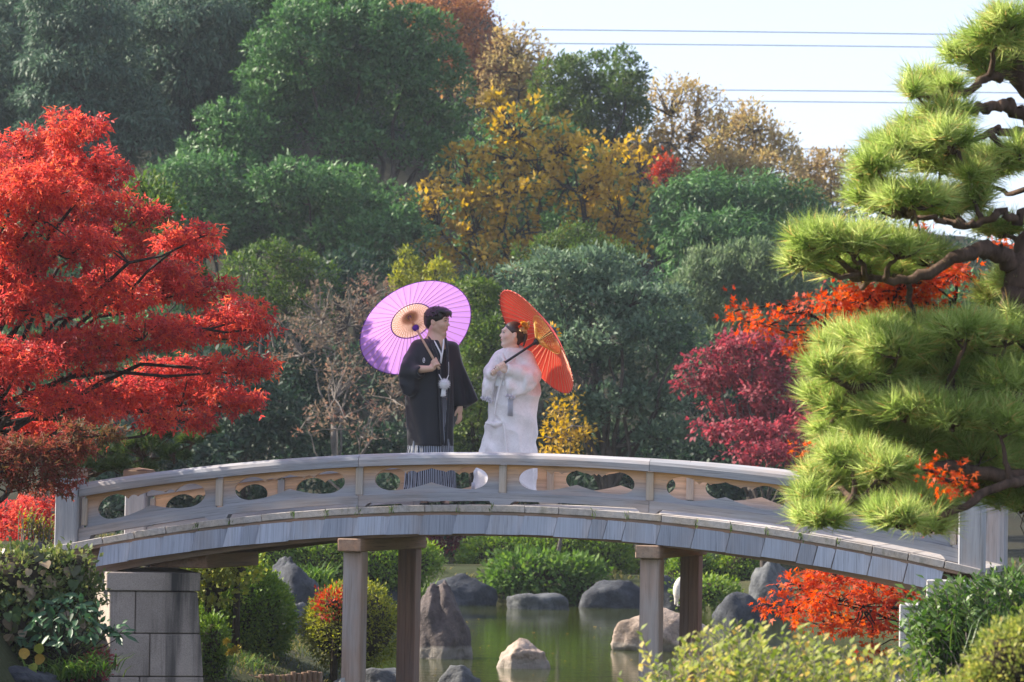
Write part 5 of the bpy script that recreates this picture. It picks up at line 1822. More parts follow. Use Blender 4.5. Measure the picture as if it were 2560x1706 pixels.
vt, vb = clipped('vine_thicket', 'tangled bank of vines with heart shaped leaves in the lower left corner',
                 [(40, 1330, 120, 70), (140, 1350, 60, 70), (60, 1440, 130, 90), (110, 1520, 110, 70), (170, 1300, 40, 30), (188, 1375, 34, 60), (-40, 1500, 100, 100)], 25.0, M_L_IVY, 431, .05, .75, .82, cat='vines', shell=(.75, 1.1), clump_r=.10, leaf_w=.6)
rv = np.random.default_rng(432)
Cc, Dd = clump_points(rv, vb, 400, (1.02, 1.12), 0, .4)
uu, vv = project(Cc)
ok = (Dd[:, 1] < .1) & (vv < 1470) & (uu < 200)
Cc, Dd = Cc[ok][:120], Dd[ok][:120]
leaf_objects(vt, [flat_leaf('vine_leaf_olive', (.12, .13, .06)), flat_leaf('vine_leaf_green', (.08, .14, .04)), flat_leaf('vine_leaf_tan', (.32, .24, .15))], Cc,
             np.array([0, -.25, -.9]) + .5 * rv.normal(size=Cc.shape), Dd + .35 * rv.normal(size=Cc.shape) + [0, -.4, .2], rv.uniform(.055, .125, len(Cc)), 'heart', rv)
bl = thing('broadleaf_shrub', 'dark green broad leaved shrub beside the stone abutment in the lower left', 'shrub', PX(150, 1520, 24.6))
Cb, Ab, Nb = [], [], []
pcs = []
for (u, v) in ((190, 1400), (215, 1430), (240, 1440), (150, 1400), (120, 1420), (170, 1440), (200, 1460), (100, 1460), (140, 1470), (180, 1380), (80, 1430), (150, 1430), (225, 1400), (262, 1448), (280, 1450), (110, 1395), (60, 1470)):
    e = PX(u, v, 24.4 + rv.uniform(-.2, .2))
    q, r = limb(rv, PX(150, 1530, 24.7), e, .008, .003, 6, .06)
    pcs.append(tube(q, r, 5, cap=False))
    for k in range(11):
        d = nrm(rv.normal(size=3) + [0, -.5, -.25])
        Cb.append(e + rv.normal(size=3) * .03)
        Ab.append(d)
        Nb.append(np.array([0, -.7, .7]) + .4 * rv.normal(size=3))
V, F = merge(*pcs)
part('stem', V, F, M_BARKD, bl, smooth=True)
leaf_objects(bl, [flat_leaf('broad_leaf_dark', (.030, .085, .035)), flat_leaf('broad_leaf_mid', (.05, .125, .05))], np.array(Cb), np.array(Ab), np.array(Nb), rv.uniform(.06, .12, len(Cb)), 'long', rv)
yl = thing('yellow_leaf_plant', 'three round yellow green leaves low among the vines', 'plant', PX(80, 1530, 24.2))
leaf_objects(yl, [flat_leaf('yellow_round_leaf', (.30, .33, .03)), flat_leaf('orange_round_leaf', (.42, .25, .03))], np.array([PX(64, 1510, 24.1), PX(80, 1518, 24.1), PX(84, 1500, 24.15), PX(72, 1526, 24.05)]),
             np.array([[-.6, -.2, .6], [.7, -.2, .2], [.5, -.2, .8], [.4, -.3, -.6]]), np.array([[.1, -1, .3]] * 4), [.085, .085, .08, .07], 'round', rv)
V, F = tube([PX(80, 1560, 24.3), PX(76, 1512, 24.15)], [.005, .003], 5)
part('stem', V, F, M_L_FERN, yl)
blades('fern_clump', 'dark fern fronds at the foot of the vines by the abutment', 'fern', [PX(150, 1560, 24.3), PX(190, 1555, 24.3), PX(110, 1565, 24.2), PX(225, 1540, 24.4)], M_L_FERN, 433, 220, .26, .014, 1.2)
clipped('red_leaf_plant', 'small dull red leaved plant at the foot of the abutment', [(225, 1525, 26, 22), (200, 1545, 26, 20)], 24.6, M_L_CRIM, 434, .035, .6, .4, cat='plant')
feet = np.array([[*foot(u, 1238, 29.6), 1] for u in (60, 75, 90, 105, 118)])
sprigs('pale_shrub', 'pale yellow shrub with bare twigs left of the left newel post', 'shrub', feet, 435, 46, .32, .05, .4, M_L_AZAY, .5, 9, .004)

# ---- power cables far behind the wood
for k, (a, b, lab) in enumerate((((1180, 68), (2230, 80), 'uppermost of the five power cables crossing the sky'), ((1230, 100), (2180, 109), 'second power cable from the top in the sky'),
                                 ((1610, 207), (2060, 210.5), 'third power cable from the top, ending behind the pine'), ((1700, 233), (2070, 236), 'fourth power cable from the top, just under the third'),
                                 ((1810, 342), (1970, 344), 'lowest power cable, short stretch between tan tree and pine'))):
    sl = (b[1] - a[1]) / (b[0] - a[0])
    us = np.linspace(850, 2700, 14)
    P = np.array([PX(u, a[1] + (u - a[0]) * sl + 2.0 * ((u - 1700) / 900) ** 2 - 2 * ((a[0] - 1700) / 900) ** 2, 160 + k * 2) for u in us])
    V, F = tube(P, .030, 6)
    tag(part('power_cable', V, F, plain_mat('cable_grey', (.30, .33, .38), .6), base=P.mean(0)), lab, 'cable', 'power cables in the sky')

# leaves afloat on the pond
rfl = np.random.default_rng(501)
n = 90
C = np.stack([rfl.uniform(-1.2, 3.6, n), rfl.uniform(31, 50, n), np.full(n, .006)], -1)
C = C[poly_sdf(POND, C[:, 0], C[:, 1]) < -.3]
a = rfl.random(len(C)) * 6.28
V, F, rf = leaves_mesh(C, np.stack([np.cos(a), np.sin(a), 0 * a], -1), np.tile([0, 0, 1.0], (len(C), 1)), rfl.uniform(.03, .07, len(C)), maple_template(True), rfl.random(len(C)))
tag(part('floating_leaves', V, F, M_L_YEL, attrs={'rnd': ('FACE', 'FLOAT', rf)}), 'fallen leaves afloat on the dark pond', 'leaves', None, 'stuff')

# tufts of moss and grass in the joints between the plank ends
rm = np.random.default_rng(511)
mp = [BR((i + .78) * PITCH_P, -.128, -.050) for i in range(-11, 13) if rm.random() < .62]
n = 12
P0 = np.repeat(np.array(mp), n, 0) + np.stack([rm.normal(0, .012, len(mp) * n), rm.uniform(-.012, -.002, len(mp) * n), rm.uniform(-.005, .035, len(mp) * n)], -1)
V, F, rf = leaves_mesh(P0, np.stack([rm.normal(0, .4, len(P0)), np.full(len(P0), -.25), rm.choice([-1, 1], len(P0)) * 1.0], -1), np.tile([0, -1.0, .2], (len(P0), 1)) + .3 * rm.normal(size=(len(P0), 3)), rm.uniform(.02, .05, len(P0)), leaf_template(.14), rm.random(len(P0)))
tag(part('moss_tufts', V, F, M_L_FERN, attrs={'rnd': ('FACE', 'FLOAT', rf)}), 'small tufts of moss and grass in the joints of the deck edge', 'moss', None, 'stuff')
# ---------------------------------------------------------------- the couple
PXM = 755.0                     # pixels per metre of the close-up the figures were measured on


class Figure:
    def __init__(s, cx0, base):
        s.cx0, s.base = cx0, np.array(base, float)

    def p(s, cx, cy, y=0.0):
        z = (1579.0 - cy) / PXM
        return np.array([(cx - s.cx0) / PXM - z * math.tan(ROLL), y, z])

    def poly(s, pts):
        return np.array([s.p(a, b)[[0, 2]] for a, b in pts])

    def col(s, cys, x0, x1):
        z = np.array([(1579.0 - c) / PXM for c in cys])
        f = lambda xs_: np.array([(x - s.cx0) / PXM for x in xs_]) - z * math.tan(ROLL)
        return z, f(x0), f(x1)


def skin_mat():
    t = NT('skin')
    a = t.attr('col')
    tc = t.n('ShaderNodeTexCoord').outputs['Object']
    n = t.noise(tc, 60, 3)
    c = t.mix(0.12, a.outputs['Color'], t.ramp(n, [(0.3, (0.50, 0.30, 0.21)), (0.7, (0.72, 0.52, 0.40))]))
    p = t.principled(c, 0.5, 0.4)
    p.inputs['Subsurface Weight'].default_value = 0.12
    p.inputs['Subsurface Radius'].default_value = (0.012, 0.005, 0.003)
    return t.done(p.outputs[0])


M_SKIN = skin_mat()


def cloth_mat(name, c, rough=0.85, sheen=0.2, weave=0.0, var=0.12, bump=0.4):
    t = NT(name)
    tc = t.n('ShaderNodeTexCoord').outputs['Object']
    n1 = t.noise(tc, 7, 4, .6)
    n2 = t.noise(tc, 420, 2, .6)
    col = t.ramp(n1, [(.3, tuple(x * (1 - var) for x in c)), (.7, tuple(min(1, x * (1 + var)) for x in c))])
    h = n2
    if weave:
        vo = t.n('ShaderNodeTexVoronoi', feature='F1', i_Scale=26.0)
        t.link(tc, vo.inputs['Vector'])
        pn = t.noise(tc, 17.0, 1.0, .4, 1.6)
        pat = t.ramp(pn, [(.47, (0, 0, 0)), (.50, (1, 1, 1)), (.56, (1, 1, 1)), (.59, (0, 0, 0))])
        pat = t.math('MAXIMUM', pat, t.ramp(vo.outputs['Distance'], [(.20, (1, 1, 1)), (.28, (0, 0, 0))]))
        col = t.mix(t.math('MULTIPLY', pat, weave), col, tuple(x * .80 for x in c))
        h = t.math('ADD', n2, t.math('MULTIPLY', pat, .35))
    p = t.principled(col, rough, .3, h, .0015, bump)
    p.inputs['Sheen Weight'].default_value = sheen
    return t.done(p.outputs[0])


M_BLACK = cloth_mat('black_silk', (0.013, 0.0135, 0.018), .55, .25)
M_WHITEC = cloth_mat('white_collar_cloth', (0.78, 0.78, 0.80), .8, .1)
M_WHITEK = cloth_mat('white_brocade', (0.80, 0.755, 0.755), .5, .15, weave=.30)
M_HAIR_M = plain_mat('black_hair', (0.012, 0.010, 0.010), .38, .5, .4, 90)
M_HAIR_W = plain_mat('dark_brown_hair', (0.045, 0.026, 0.020), .32, .5, .35, 90)


def stripe_mat():
    t = NT('striped_hakama_silk')
    a = t.attr('stripe').outputs['Fac']
    f = t.math('FRACT', a)
    s = t.ramp(f, [(0.0, (.020, .023, .034)), (.52, (.020, .023, .034)), (.62, (.40, .43, .49)), (.90, (.40, .43, .49)), (1.0, (.020, .023, .034))])
    tc = t.n('ShaderNodeTexCoord').outputs['Object']
    n = t.noise(tc, 300, 2)
    return t.done(t.principled(s, .55, .3, n, .001, .3).outputs[0])


def head(F, O, f, sc=1.0, male=True, tilt=None):
    """Add a head to the field; returns the frame (columns forward, left, up)."""
    f = nrm(np.array(f, float))
    l = nrm(np.cross([0, 0, 1.0], f))
    u = np.cross(f, l)
    M = np.stack([f, l, u], 1)
    W = lambda a, b, c: O + M @ (np.array([a, b, c]) * sc)
    R = lambda *r: np.array(r) * sc
    F.ell(W(-.012, 0, .022), R(.094, .075, .090), M, .01)
    F.ell(W(.032, 0, -.030), R(.064, .060, .085), M, .03)
    for sgn in (-1, 1):
        F.cone(W(-.005, .046 * sgn, -.055), W(.060, .012 * sgn, -.106), .026 * sc, .018 * sc, .022)
        F.ell(W(.060, .036 * sgn, -.034), R(.028, .024, .024), M, .02)            # cheek
    F.ell(W(.073, 0, -.108), R(.020, .022, .017), M, .014)                          # chin
    F.cone(W(.080, -.030 * 1, .024), W(.080, .030, .024), .016 * sc, .016 * sc, .016)  # brow
    for sgn in (-1, 1):
        F.ell(W(.107, .032 * sgn, .003), R(.018, .017, .010), M, .008, cut=True)
        F.ell(W(.080, .032 * sgn, .002), R(.013, .013, .0115), M, .004)
        F.ell(W(-.010, .076 * sgn, -.012), R(.019, .009, .031), nrm_cols(M @ rot_z(-.25 * sgn)), .006)
        F.ell(W(-.004, .086 * sgn, -.010), R(.009, .006, .017), M, .004, cut=True)
    F.ell(W(.066, 0, -.055), R(.032, .032, .036), M, .014)
    F.cone(W(.086, 0, .008), W(.105 + .004 * male, 0, -.027), .0080 * sc, .0105 * sc, .010)
    for sgn in (-1, 1):
        F.ell(W(.096, .010 * sgn, -.031), R(.011, .0075, .007), M, .006)
    F.ell(W(.090, 0, -.061), R(.012, .020, .006), M, .006)
    F.ell(W(.0885, 0, -.071), R(.012, .017, .007), M, .006)
    return M, W


def nrm_cols(M):
    return M / np.linalg.norm(M, axis=0)


def rot_z(a):
    return np.array([[math.cos(a), -math.sin(a), 0], [math.sin(a), math.cos(a), 0], [0, 0, 1]])


def fist(F, c, p, d, cam_side, sc=1.0, rp=.014):
    """A hand closed on a pole through c along p; forearm comes along d; the fingers wrap on the cam_side of the pole."""
    p = nrm(np.array(p, float))
    a = np.array(d, float)
    a = nrm(a - (a @ p) * p)
    b = np.cross(p, a)
    if b @ np.array(cam_side, float) < 0:
        b = -b
    at = lambda ang, r, h: c + r * (math.cos(math.radians(ang)) * a + math.sin(math.radians(ang)) * b) + p * h
    Mx = np.stack([a, b, p], 1)
    F.ell(c - a * .032 * sc + b * .004, np.array([.030, .017, .042]) * sc, Mx, .010)
    for j, (h, ln) in enumerate(((.031, 1.0), (.011, 1.06), (-.010, 1.0), (-.029, .85))):
        r = rp + .0085 * sc
        angs = [168, 128, 88, 48, 8, -35 * ln]
        rr = [r + .012, r + .006, r + .002, r, r, r]
        rad = [.0098, .0095, .009, .0085, .008, .0068]
        for k in range(5):
            F.cone(at(angs[k], rr[k], h * sc), at(angs[k + 1], rr[k + 1], h * sc - .001 * k), rad[k] * sc, rad[k + 1] * sc, .0025)
    th = [at(-165, r + .018, .020), at(-120, r + .008, .040 * sc), at(-60, r + .003, .050 * sc), at(-5, r + .001, .052 * sc)]
    for k in range(3):
        F.cone(th[k], th[k + 1], (.0125, .0105, .009)[k] * sc, (.0105, .009, .0075)[k] * sc, .004)
    return c - a * .060 * sc


def open_hand(F, wrist, down, across, out, sc=1.0, curl=.5):
    """A relaxed hanging hand: fingers along down, spread along across, curling towards out; thumb on the +across side."""
    D, A, O = (nrm(np.array(v, float)) for v in (down, across, out))
    Mx = np.stack([A, O, D], 1)
    F.ell(wrist + D * .045 * sc, np.array([.036, .014, .048]) * sc, Mx, .010)
    F.cone(wrist - D * .01, wrist + D * .03, .024 * sc, .026 * sc, .01)
    for j, (x, ln) in enumerate(((.026, .072), (.009, .080), (-.009, .075), (-.025, .060))):
        p0 = wrist + D * .082 * sc + A * x * sc
        q = [p0]
        for k, part_ in enumerate((.45, .32, .23)):
            ang = curl * (k + .6) * .55
            q.append(q[-1] + (D * math.cos(ang) + O * math.sin(ang) + A * x * .25) * ln * part_ * sc)
        for k in range(3):
            F.cone(q[k], q[k + 1], (.0092, .0085, .0078)[k] * sc, (.0085, .0078, .0065)[k] * sc, .003)
    t0 = wrist + D * .020 * sc + A * .026 * sc
    t1 = t0 + (D * .030 + A * .018 + O * .012) * sc
    t2 = t1 + (D * .028 + A * .004 + O * .008) * sc
    F.cone(t0, t1, .014 * sc, .011 * sc, .006)
    F.cone(t1, t2, .0105 * sc, .0085 * sc, .003)


def face_colors(V, W, sc, skin, lips, dark=(0.018, 0.013, 0.012), brow_w=1.0, blush=0.0, stubble=0.0):
    C = np.tile(np.array([*skin, 1.0]), (len(V), 1))

    def blend(p, r, c, a=1.0):
        d = np.sqrt((((V - p) / (np.asarray(r) * sc)) ** 2).sum(1))
        w = np.clip((1.25 - d) / .5, 0, 1)[:, None] * a
        C[:, :3] = C[:, :3] * (1 - w) + np.array(c) * w
    for sgn in (-1, 1):
        if blush:
            blend(W(.075, .045 * sgn, -.035), (.026,) * 3, (.62, .30, .25), blush)
    if stubble:
        blend(W(.088, 0, -.108), (.020, .020, .016), (.10, .07, .06), stubble)
        blend(W(.108, 0, -.050), (.010, .020, .005), (.10, .07, .06), stubble)
    for yy in (-.013, -.005, .005, .013):
        blend(W(.100, yy, -.066), (.009, .008, .0080), lips, .9)
    blend(W(.103, 0, -.0665), (.010, .020, .0022), tuple(x * .4 for x in lips), .7)
    return C


def face_lines(fig, root, V, O, M, sc, mat, brow_r, smile=0.0):
    """Eyes (lid line, white and iris) and eyebrows laid on the finished face."""
    Lc = (V - O) @ M / sc

    def on(l, u, lift=.0006):
        d = (Lc[:, 1] - l) ** 2 + (Lc[:, 2] - u) ** 2
        m = (d < .0065 ** 2) & (Lc[:, 0] > .02)
        fx = np.percentile(Lc[m, 0], 80) if m.any() else .08
        return O + M @ (np.array([fx + lift, l, u]) * sc) + fig.base
    m_w = plain_mat('eye_white', (.55, .52, .50), .3, .5, .05)
    for sg in (-1, 1):
        P = np.array([on(sg * q, w) for q, w in ((.017, .001), (.024, .0062), (.032, .0076), (.040, .0058), (.048, .001))])
        Vt, Ft = tube(spline(P, 4), np.concatenate([np.linspace(.0016, .0036, 9), np.linspace(.0036, .0022, 8)]) * sc, 5)
        lid = part('eye', Vt, Ft, mat, root)
        P2 = np.array([on(sg * q, w, .0002) for q, w in ((.020, .0005), (.031, .0012), (.043, .0005))])
        Vt, Ft = tube(spline(P2, 4), .0032 * sc, 5)
        part('eye_white', Vt, Ft, m_w, lid)
        Vi, Fi = ICO[3]
        part('iris', Vi * .0046 * sc + on(sg * .031, .0022, -.001), Fi, mat, lid, True)
        P = np.array([on(sg * q, w) for q, w in ((.014, .021), (.024, .0255), (.036, .0265), (.050, .020))])
        Vt, Ft = tube(spline(P, 4), np.linspace(1.0, .55, 13) * brow_r * sc, 5)
        part('eyebrow', Vt, Ft, mat, root)


def zgrid(fine, lo, hi, hf, hc):
    z = [lo]
    while z[-1] < hi:
        f = any(a <= z[-1] <= b for a, b in fine)
        z.append(z[-1] + (hf if f else hc))
    return np.array(z)


def figure_part(fig, name, F, mat, parent, relax=1, attrs=None, smooth=True, fn=None):
    V, Q = F.mesh()
    if relax:
        V = smooth_normals_relax(V, Q, relax, .5)
    if fn is not None:
        attrs = fn(V)
    part(name, V + fig.base, Q, mat, parent, smooth, attrs)
    return V


def ysurf(fig, z_, x0, x1, yc, ry):
    def f(X, Z):
        A, B, R = np.interp(Z, z_[::-1], x0[::-1]), np.interp(Z, z_[::-1], x1[::-1]), np.interp(Z, z_[::-1], np.asarray(ry)[::-1])
        q = np.clip((X - (A + B) / 2) / np.maximum((B - A) / 2, .01), -.98, .98)
        return yc - R * np.sqrt(1 - q * q)
    return f


# ---------------- paper umbrellas
def paper_mat(name, stops, trans=.6, sheen=.1):
    t = NT(name)
    a = t.attr('rad').outputs['Fac']
    tc = t.n('ShaderNodeTexCoord').outputs['Object']
    n = t.noise(tc, 60, 4, .7)
    c = t.ramp(a, stops)
    c = t.mix(t.math('MULTIPLY', n, .25), c, tuple(x * .8 for x in stops[-1][1]))
    p = t.principled(c, .45, .35, n, .001, .3)
    tr = t.n('ShaderNodeBsdfTranslucent')
    t.link(c, tr.inputs[0])
    mx = t.n('ShaderNodeMixShader', i_0=trans)
    t.link(p.outputs[0], mx.inputs[1])
    t.link(tr.outputs[0], mx.inputs[2])
    return t.done(mx.outputs[0])


def umbrella(name, label, centre, n, R, h, hand_t, end_t, mats, fig_base, seed, nrib=44, bow=None):
    """Oiled paper umbrella: rim plane centre, axis n towards the apex; the pole runs to -end_t along the axis."""
    n = nrm(np.array(n, float))
    a = nrm(np.cross(n, [0, 0, 1.0]))
    b = np.cross(n, a)
    c = np.array(centre, float) + fig_base
    root = thing(name, label, 'umbrella', c)
    M = np.stack([a, b, n], 1)
    canopy, rib_m, ring_m, pole_m, rim_m, strut_m = mats
    prof = lambda q: h * (1 - q ** 1.15)
    qs = np.array([.03, .12, .22, .30, .37, .46, .56, .66, .76, .86, .94, 1.0])
    V, F, rad = [], [], []
    m = nrib * 2
    for q in qs:
        for k in range(m):
            th = 2 * PI * k / m
            sag = (-.004 * q if k % 2 else 0)
            V.append([R * q * math.cos(th), R * q * math.sin(th), prof(q) + sag])
            rad.append(q)
    V.append([0, 0, prof(.0)])
    rad.append(0)
    for i in range(len(qs) - 1):
        for k in range(m):
            F.append([i * m + k, i * m + (k + 1) % m, (i + 1) * m + (k + 1) % m, (i + 1) * m + k])
    for k in range(m):
        F.append([len(V) - 1, (k + 1) % m, k])
    part('canopy', np.array(V) @ M.T + c, F, canopy, root, False, {'rad': ('POINT', 'FLOAT', np.array(rad))})
    # ribs
    seg = [(.04, prof(.04) - .006), (.35, prof(.35) - .006), (.7, prof(.7) - .005), (1.0, prof(1.0) - .004), (1.03, prof(1.0) - .010)]
    Vr, Fr = tube(np.array([[R * q, 0, z] for q, z in seg]), [.0022, .0024, .0022, .0019, .0034], 5)
    me = mesh_data('rib', Vr, Fr, rib_m)
    sj = .37
    Vs, Fs = tube(np.array([[.020, 0, .004], [R * sj * .55, 0, (prof(sj) - .010) * .50], [R * sj, 0, prof(sj) - .010]]), [.0017, .0017, .0017], 4)
    me2 = mesh_data('strut', Vs, Fs, strut_m)
    for k in range(nrib):
        for nm, d in (('rib', me), ('strut', me2)):
            o = bpy.data.objects.new(nm, d)
            link(o, root)
            o.matrix_basis = Matrix(M.tolist()).to_4x4() @ Matrix.Rotation(2 * PI * k / nrib, 4, 'Z')

    def ring(q, z, r, wig=0.0, turns=1, n_=132):
        t_ = np.linspace(0, 2 * PI * turns, n_, endpoint=False)
        P = np.stack([R * q * np.cos(t_) * (1 + wig * np.cos(t_ * nrib / 2)), R * q * np.sin(t_) * (1 + wig * np.cos(t_ * nrib / 2)), np.full(n_, z)], -1)
        V, F = [], []
        for i in range(n_):
            er = nrm(np.array([math.cos(t_[i]), math.sin(t_[i]), 0]))
            for s in range(4):
                an = PI / 2 * s
                V.append(P[i] + r * (math.cos(an) * er + math.sin(an) * np.array([0, 0, 1.0])))
        for i in range(n_):
            for s in range(4):
                F.append([i * 4 + s, i * 4 + (s + 1) % 4, ((i + 1) % n_) * 4 + (s + 1) % 4, ((i + 1) % n_) * 4 + s])
        return np.array(V), F
    V, F = ring(sj, prof(sj) - .012, .0055)
    part('strut_ring', V @ M.T + c, F, ring_m, root)
    V, F = ring(1.0, prof(1.0) - .002, .0042)
    part('rim_band', V @ M.T + c, F, rim_m, root)
    pcs = [ring(q, (prof(sj) - .012) * q / sj, .0011, .05, n_=176) for q in (.13, .20, .27, .33)]
    V, F = merge(*pcs)
    tag(part('strut_threads', V @ M.T + c, F, strut_m, root), kind='stuff')
    V, F = tube([[0, 0, h + .015], [0, 0, -.0], [0, 0, -end_t]], [.0085, .0105, .0115], 12)
    part('pole', V @ M.T + c, F, pole_m, root, True)
    V, F = tube([[0, 0, .030], [0, 0, .016], [0, 0, .014], [0, 0, -.012], [0, 0, -.016], [0, 0, -.040]], [.014, .029, .031, .029, .018, .013], 14)
    part('runner_hub', V @ M.T + c, F, ring_m if bow is None else pole_m, root, True)
    V, F = tube([[0, 0, h - .012], [0, 0, h + .012], [0, 0, h + .014], [0, 0, h + .04]], [.045, .034, .018, .010], 12)
    part('cap', V @ M.T + c, F, pole_m if bow is not None else ring_m, root, True)
    if bow is not None:
        rng = np.random.default_rng(seed)
        C, A, N = [], [], []
        for k in range(10):
            th = 2 * PI * k / 10
            C.append(np.array([.05 * math.cos(th), .05 * math.sin(th), h + .004]))
            A.append([math.cos(th), math.sin(th), .8])
            N.append([-.5 * math.cos(th), -.5 * math.sin(th), 1])
        V, F, rf = leaves_mesh(np.array(C), np.array(A, float), np.array(N, float), np.full(10, .045), leaf_template(.7), np.full(10, .5))
        part('ribbon', V @ M.T + c, F, bow, root, False, {'rnd': ('FACE', 'FLOAT', rf)})
    return root


def strands(name, pts, n, r, length, width, mat, parent, base, seed):
    """A tuft of fine threads round a point."""
    rng = np.random.default_rng(seed)
    d = nrm(rng.normal(size=(n, 3)))
    C = np.asarray(pts, float) + d * r
    V, F, rf = leaves_mesh(C, d + .35 * rng.normal(size=(n, 3)), rng.normal(size=(n, 3)), length * rng.uniform(.6, 1.1, n), leaf_template(width), rng.random(n))
    return part(name, V + base, F, mat, parent, False, {'rnd': ('FACE', 'FLOAT', rf)})


# ---------------- the man
def deck_point(u2560, w):
    """Point of the deck that shows in the column u (2560 px photograph) at width w."""
    s = -1.0
    for _ in range(30):
        p = BR(s, w, 0)
        uu = project(p)[0] * K
        s += (u2560 - uu) / 280.0
    return BR(s, w, 0)


def build_man():
    fig = Figure(600, deck_point(860 + 600 / 2.6143, .78))
    p = fig.p
    root = thing('person', 'man in black kimono coat and striped hakama holding the purple umbrella', 'person', fig.base)
    # body
    F = Field(np.arange(-.34, .30, .0042), np.arange(-.40, .24, .0042), zgrid([(.70, .90), (1.12, 1.32), (1.42, 1.76)], -.02, 1.78, .0040, .014))
    O = np.array([-.016, -.03, 1.602])
    f = (.94, -.34, -.05)
    M, W = head(F, O, f, 1.0)
    F.cone(W(-.025, 0, -.06), p(600, 520, .0), .052, .066, .03)
    F.cone(p(600, 530, .01), p(590, 800, .01), .11, .10, .05)
    F.cone(p(545, 560, 0), p(650, 560, .03), .07, .07, .05)
    F.cone(p(590, 800, .01), p(590, 860, .01), .11, .12, .05)
    for sx in (-1, 1):
        F.cone(p(590 + 55 * sx, 880, .01), p(590 + 62 * sx, 1230, 0), .085, .055, .04)
        F.cone(p(590 + 62 * sx, 1230, 0), p(590 + 66 * sx, 1540, .02), .052, .035, .03)
        F.cone(p(590 + 66 * sx, 1552, .02), p(600 + 72 * sx, 1560, -.12), .034, .026, .02)
    n = np.array([-.383, .669, .637])
    hand = p(607, 657, -.285)
    el = p(437, 695, -.10)
    F.cone(p(500, 560, -.01), el, .055, .045, .03)
    wr = fist(F, hand, n, hand - el, (0.1, -1, .1), 1.06, .0115)
    F.cone(el, wr, .042, .026, .02)
    sh2, wr2 = p(695, 560, .03), p(757, 930, .01)
    F.cone(sh2, p(728, 740, .045), .052, .042, .03)
    F.cone(p(728, 740, .045), wr2, .040, .025, .02)
    open_hand(F, wr2, (.04, -.10, -1), (-.50, -.85, 0), (-.75, .35, 0), 1.0, .55)
    lips = (.36, .16, .13)
    Vb = figure_part(fig, 'body', F, M_SKIN, root, 1, fn=lambda V: {'col': ('POINT', 'FLOAT_COLOR', face_colors(V, W, 1.0, (.60, .39, .28), lips, brow_w=1.3, stubble=.5))})
    face_lines(fig, root, Vb, O, M, 1.0, M_HAIR_M, .0042)
    # hair
    H = Field.cube(O - .18, O + .20, .0045)
    H.ell(W(-.016, 0, .040), (.106, .088, .092), M, .01)
    H.ell(W(-.060, 0, .000), (.060, .076, .080), M, .02)
    H.ell(W(.125, 0, -.030), (.072, .13, .075), M, .010, cut=True)
    H.ell(W(.055, 0, -.080), (.075, .13, .082), M, .010, cut=True)
    H.ell(W(.045, 0, .090), (.060, .070, .036), M, .02)
    H.ell(W(-.03, 0, -.140), (.10, .13, .06), M, .012, cut=True)
    rng = np.random.default_rng(3)
    for k in range(210):
        th, ph = rng.uniform(-2.6, 2.6), rng.uniform(-.15, 1.25)
        q = np.array([-.018 + .100 * math.cos(th) * math.cos(ph), .084 * math.sin(th) * math.cos(ph), .036 + .088 * math.sin(ph)])
        if q[0] > .03 and q[2] < .055:
            continue
        d = nrm(np.array([.55, math.sin(th) * .5, -.35 + rng.normal() * .35]) + .35 * rng.normal(size=3))
        if q[0] < -.06:
            d = nrm(np.array([-.25, math.sin(th) * .3, -.8]) + .25 * rng.normal(size=3))
        H.cone(W(*q), W(*(q + d * rng.uniform(.020, .036))), .0095, .0030, .004)
    for yy in np.linspace(-.058, .058, 9):
        a0 = np.array([.055, yy * .9, .098 - .25 * abs(yy)])
        a1 = np.array([.118 - 6 * yy * yy, yy * 1.12 + .008, .050 + rng.uniform(-.012, .008)])
        H.cone(W(*a0), W(*((a0 + a1) / 2 + [.018, 0, .012])), .016, .013, .01)
        H.cone(W(*((a0 + a1) / 2 + [.018, 0, .012])), W(*a1), .013, .004, .008)
    figure_part(fig, 'hair', H, M_HAIR_M, root, 1)
    # black coat
    cys = [462, 490, 520, 560, 620, 700, 800, 880, 960, 1060, 1190]
    z, x0, x1 = fig.col(cys, [560, 515, 475, 452, 440, 432, 420, 398, 408, 412, 414], [640, 672, 700, 716, 724, 728, 726, 724, 722, 716, 712])
    ry = np.array([.055, .085, .105, .12, .135, .145, .150, .155, .155, .16, .165])
    front = ysurf(fig, z, x0, x1, 0.0, ry)
    G = Field.cube((-.37, -.34, .50), (.40, .24, 1.50), .0085)

    def folds(th, Z, X, Y):
        return .010 * np.sin(th * 7 + 5 * Z) * np.clip(1.25 - Z, 0, 1) + .010 * fbm(np.stack([X * 9, Y * 9, Z * 3.0], -1), 2, 5)
    G.column(z, x0, x1, 0.0, ry, folds, .03, zlo=(1579 - 1192) / PXM, zhi=(1579 - 462) / PXM)
    G.cone(p(485, 545, -.01), p(445, 640, -.05), .072, .078, .05)
    G.cone(p(445, 640, -.05), p(436, 705, -.11), .076, .066, .04)
    G.cone(p(436, 705, -.11), p(492, 712, -.185), .066, .056, .03)
    wob = lambda a, b: (lambda X, Z: a + b * np.sin(X * 40 + Z * 18) + .02 * fbm(np.stack([X * 12, Z * 9, X * 0], -1), 2, 9))
    G.prism(fig.poly([(372, 660), (428, 604), (500, 690), (508, 735), (492, 830), (466, 862), (430, 874), (386, 856), (364, 800), (357, 730)]), wob(-.115, .012), .058, .045, .035)
    G.cone(p(705, 548, .03), p(738, 720, .05), .066, .064, .05)
    G.cone(p(738, 720, .05), p(760, 905, .02), .062, .052, .03)
    G.prism(fig.poly([(690, 535), (752, 606), (815, 730), (880, 882), (868, 894), (795, 940), (742, 936), (735, 1010), (722, 1062), (700, 1050), (690, 700)]), wob(.055, .012), .040, .03, .03)
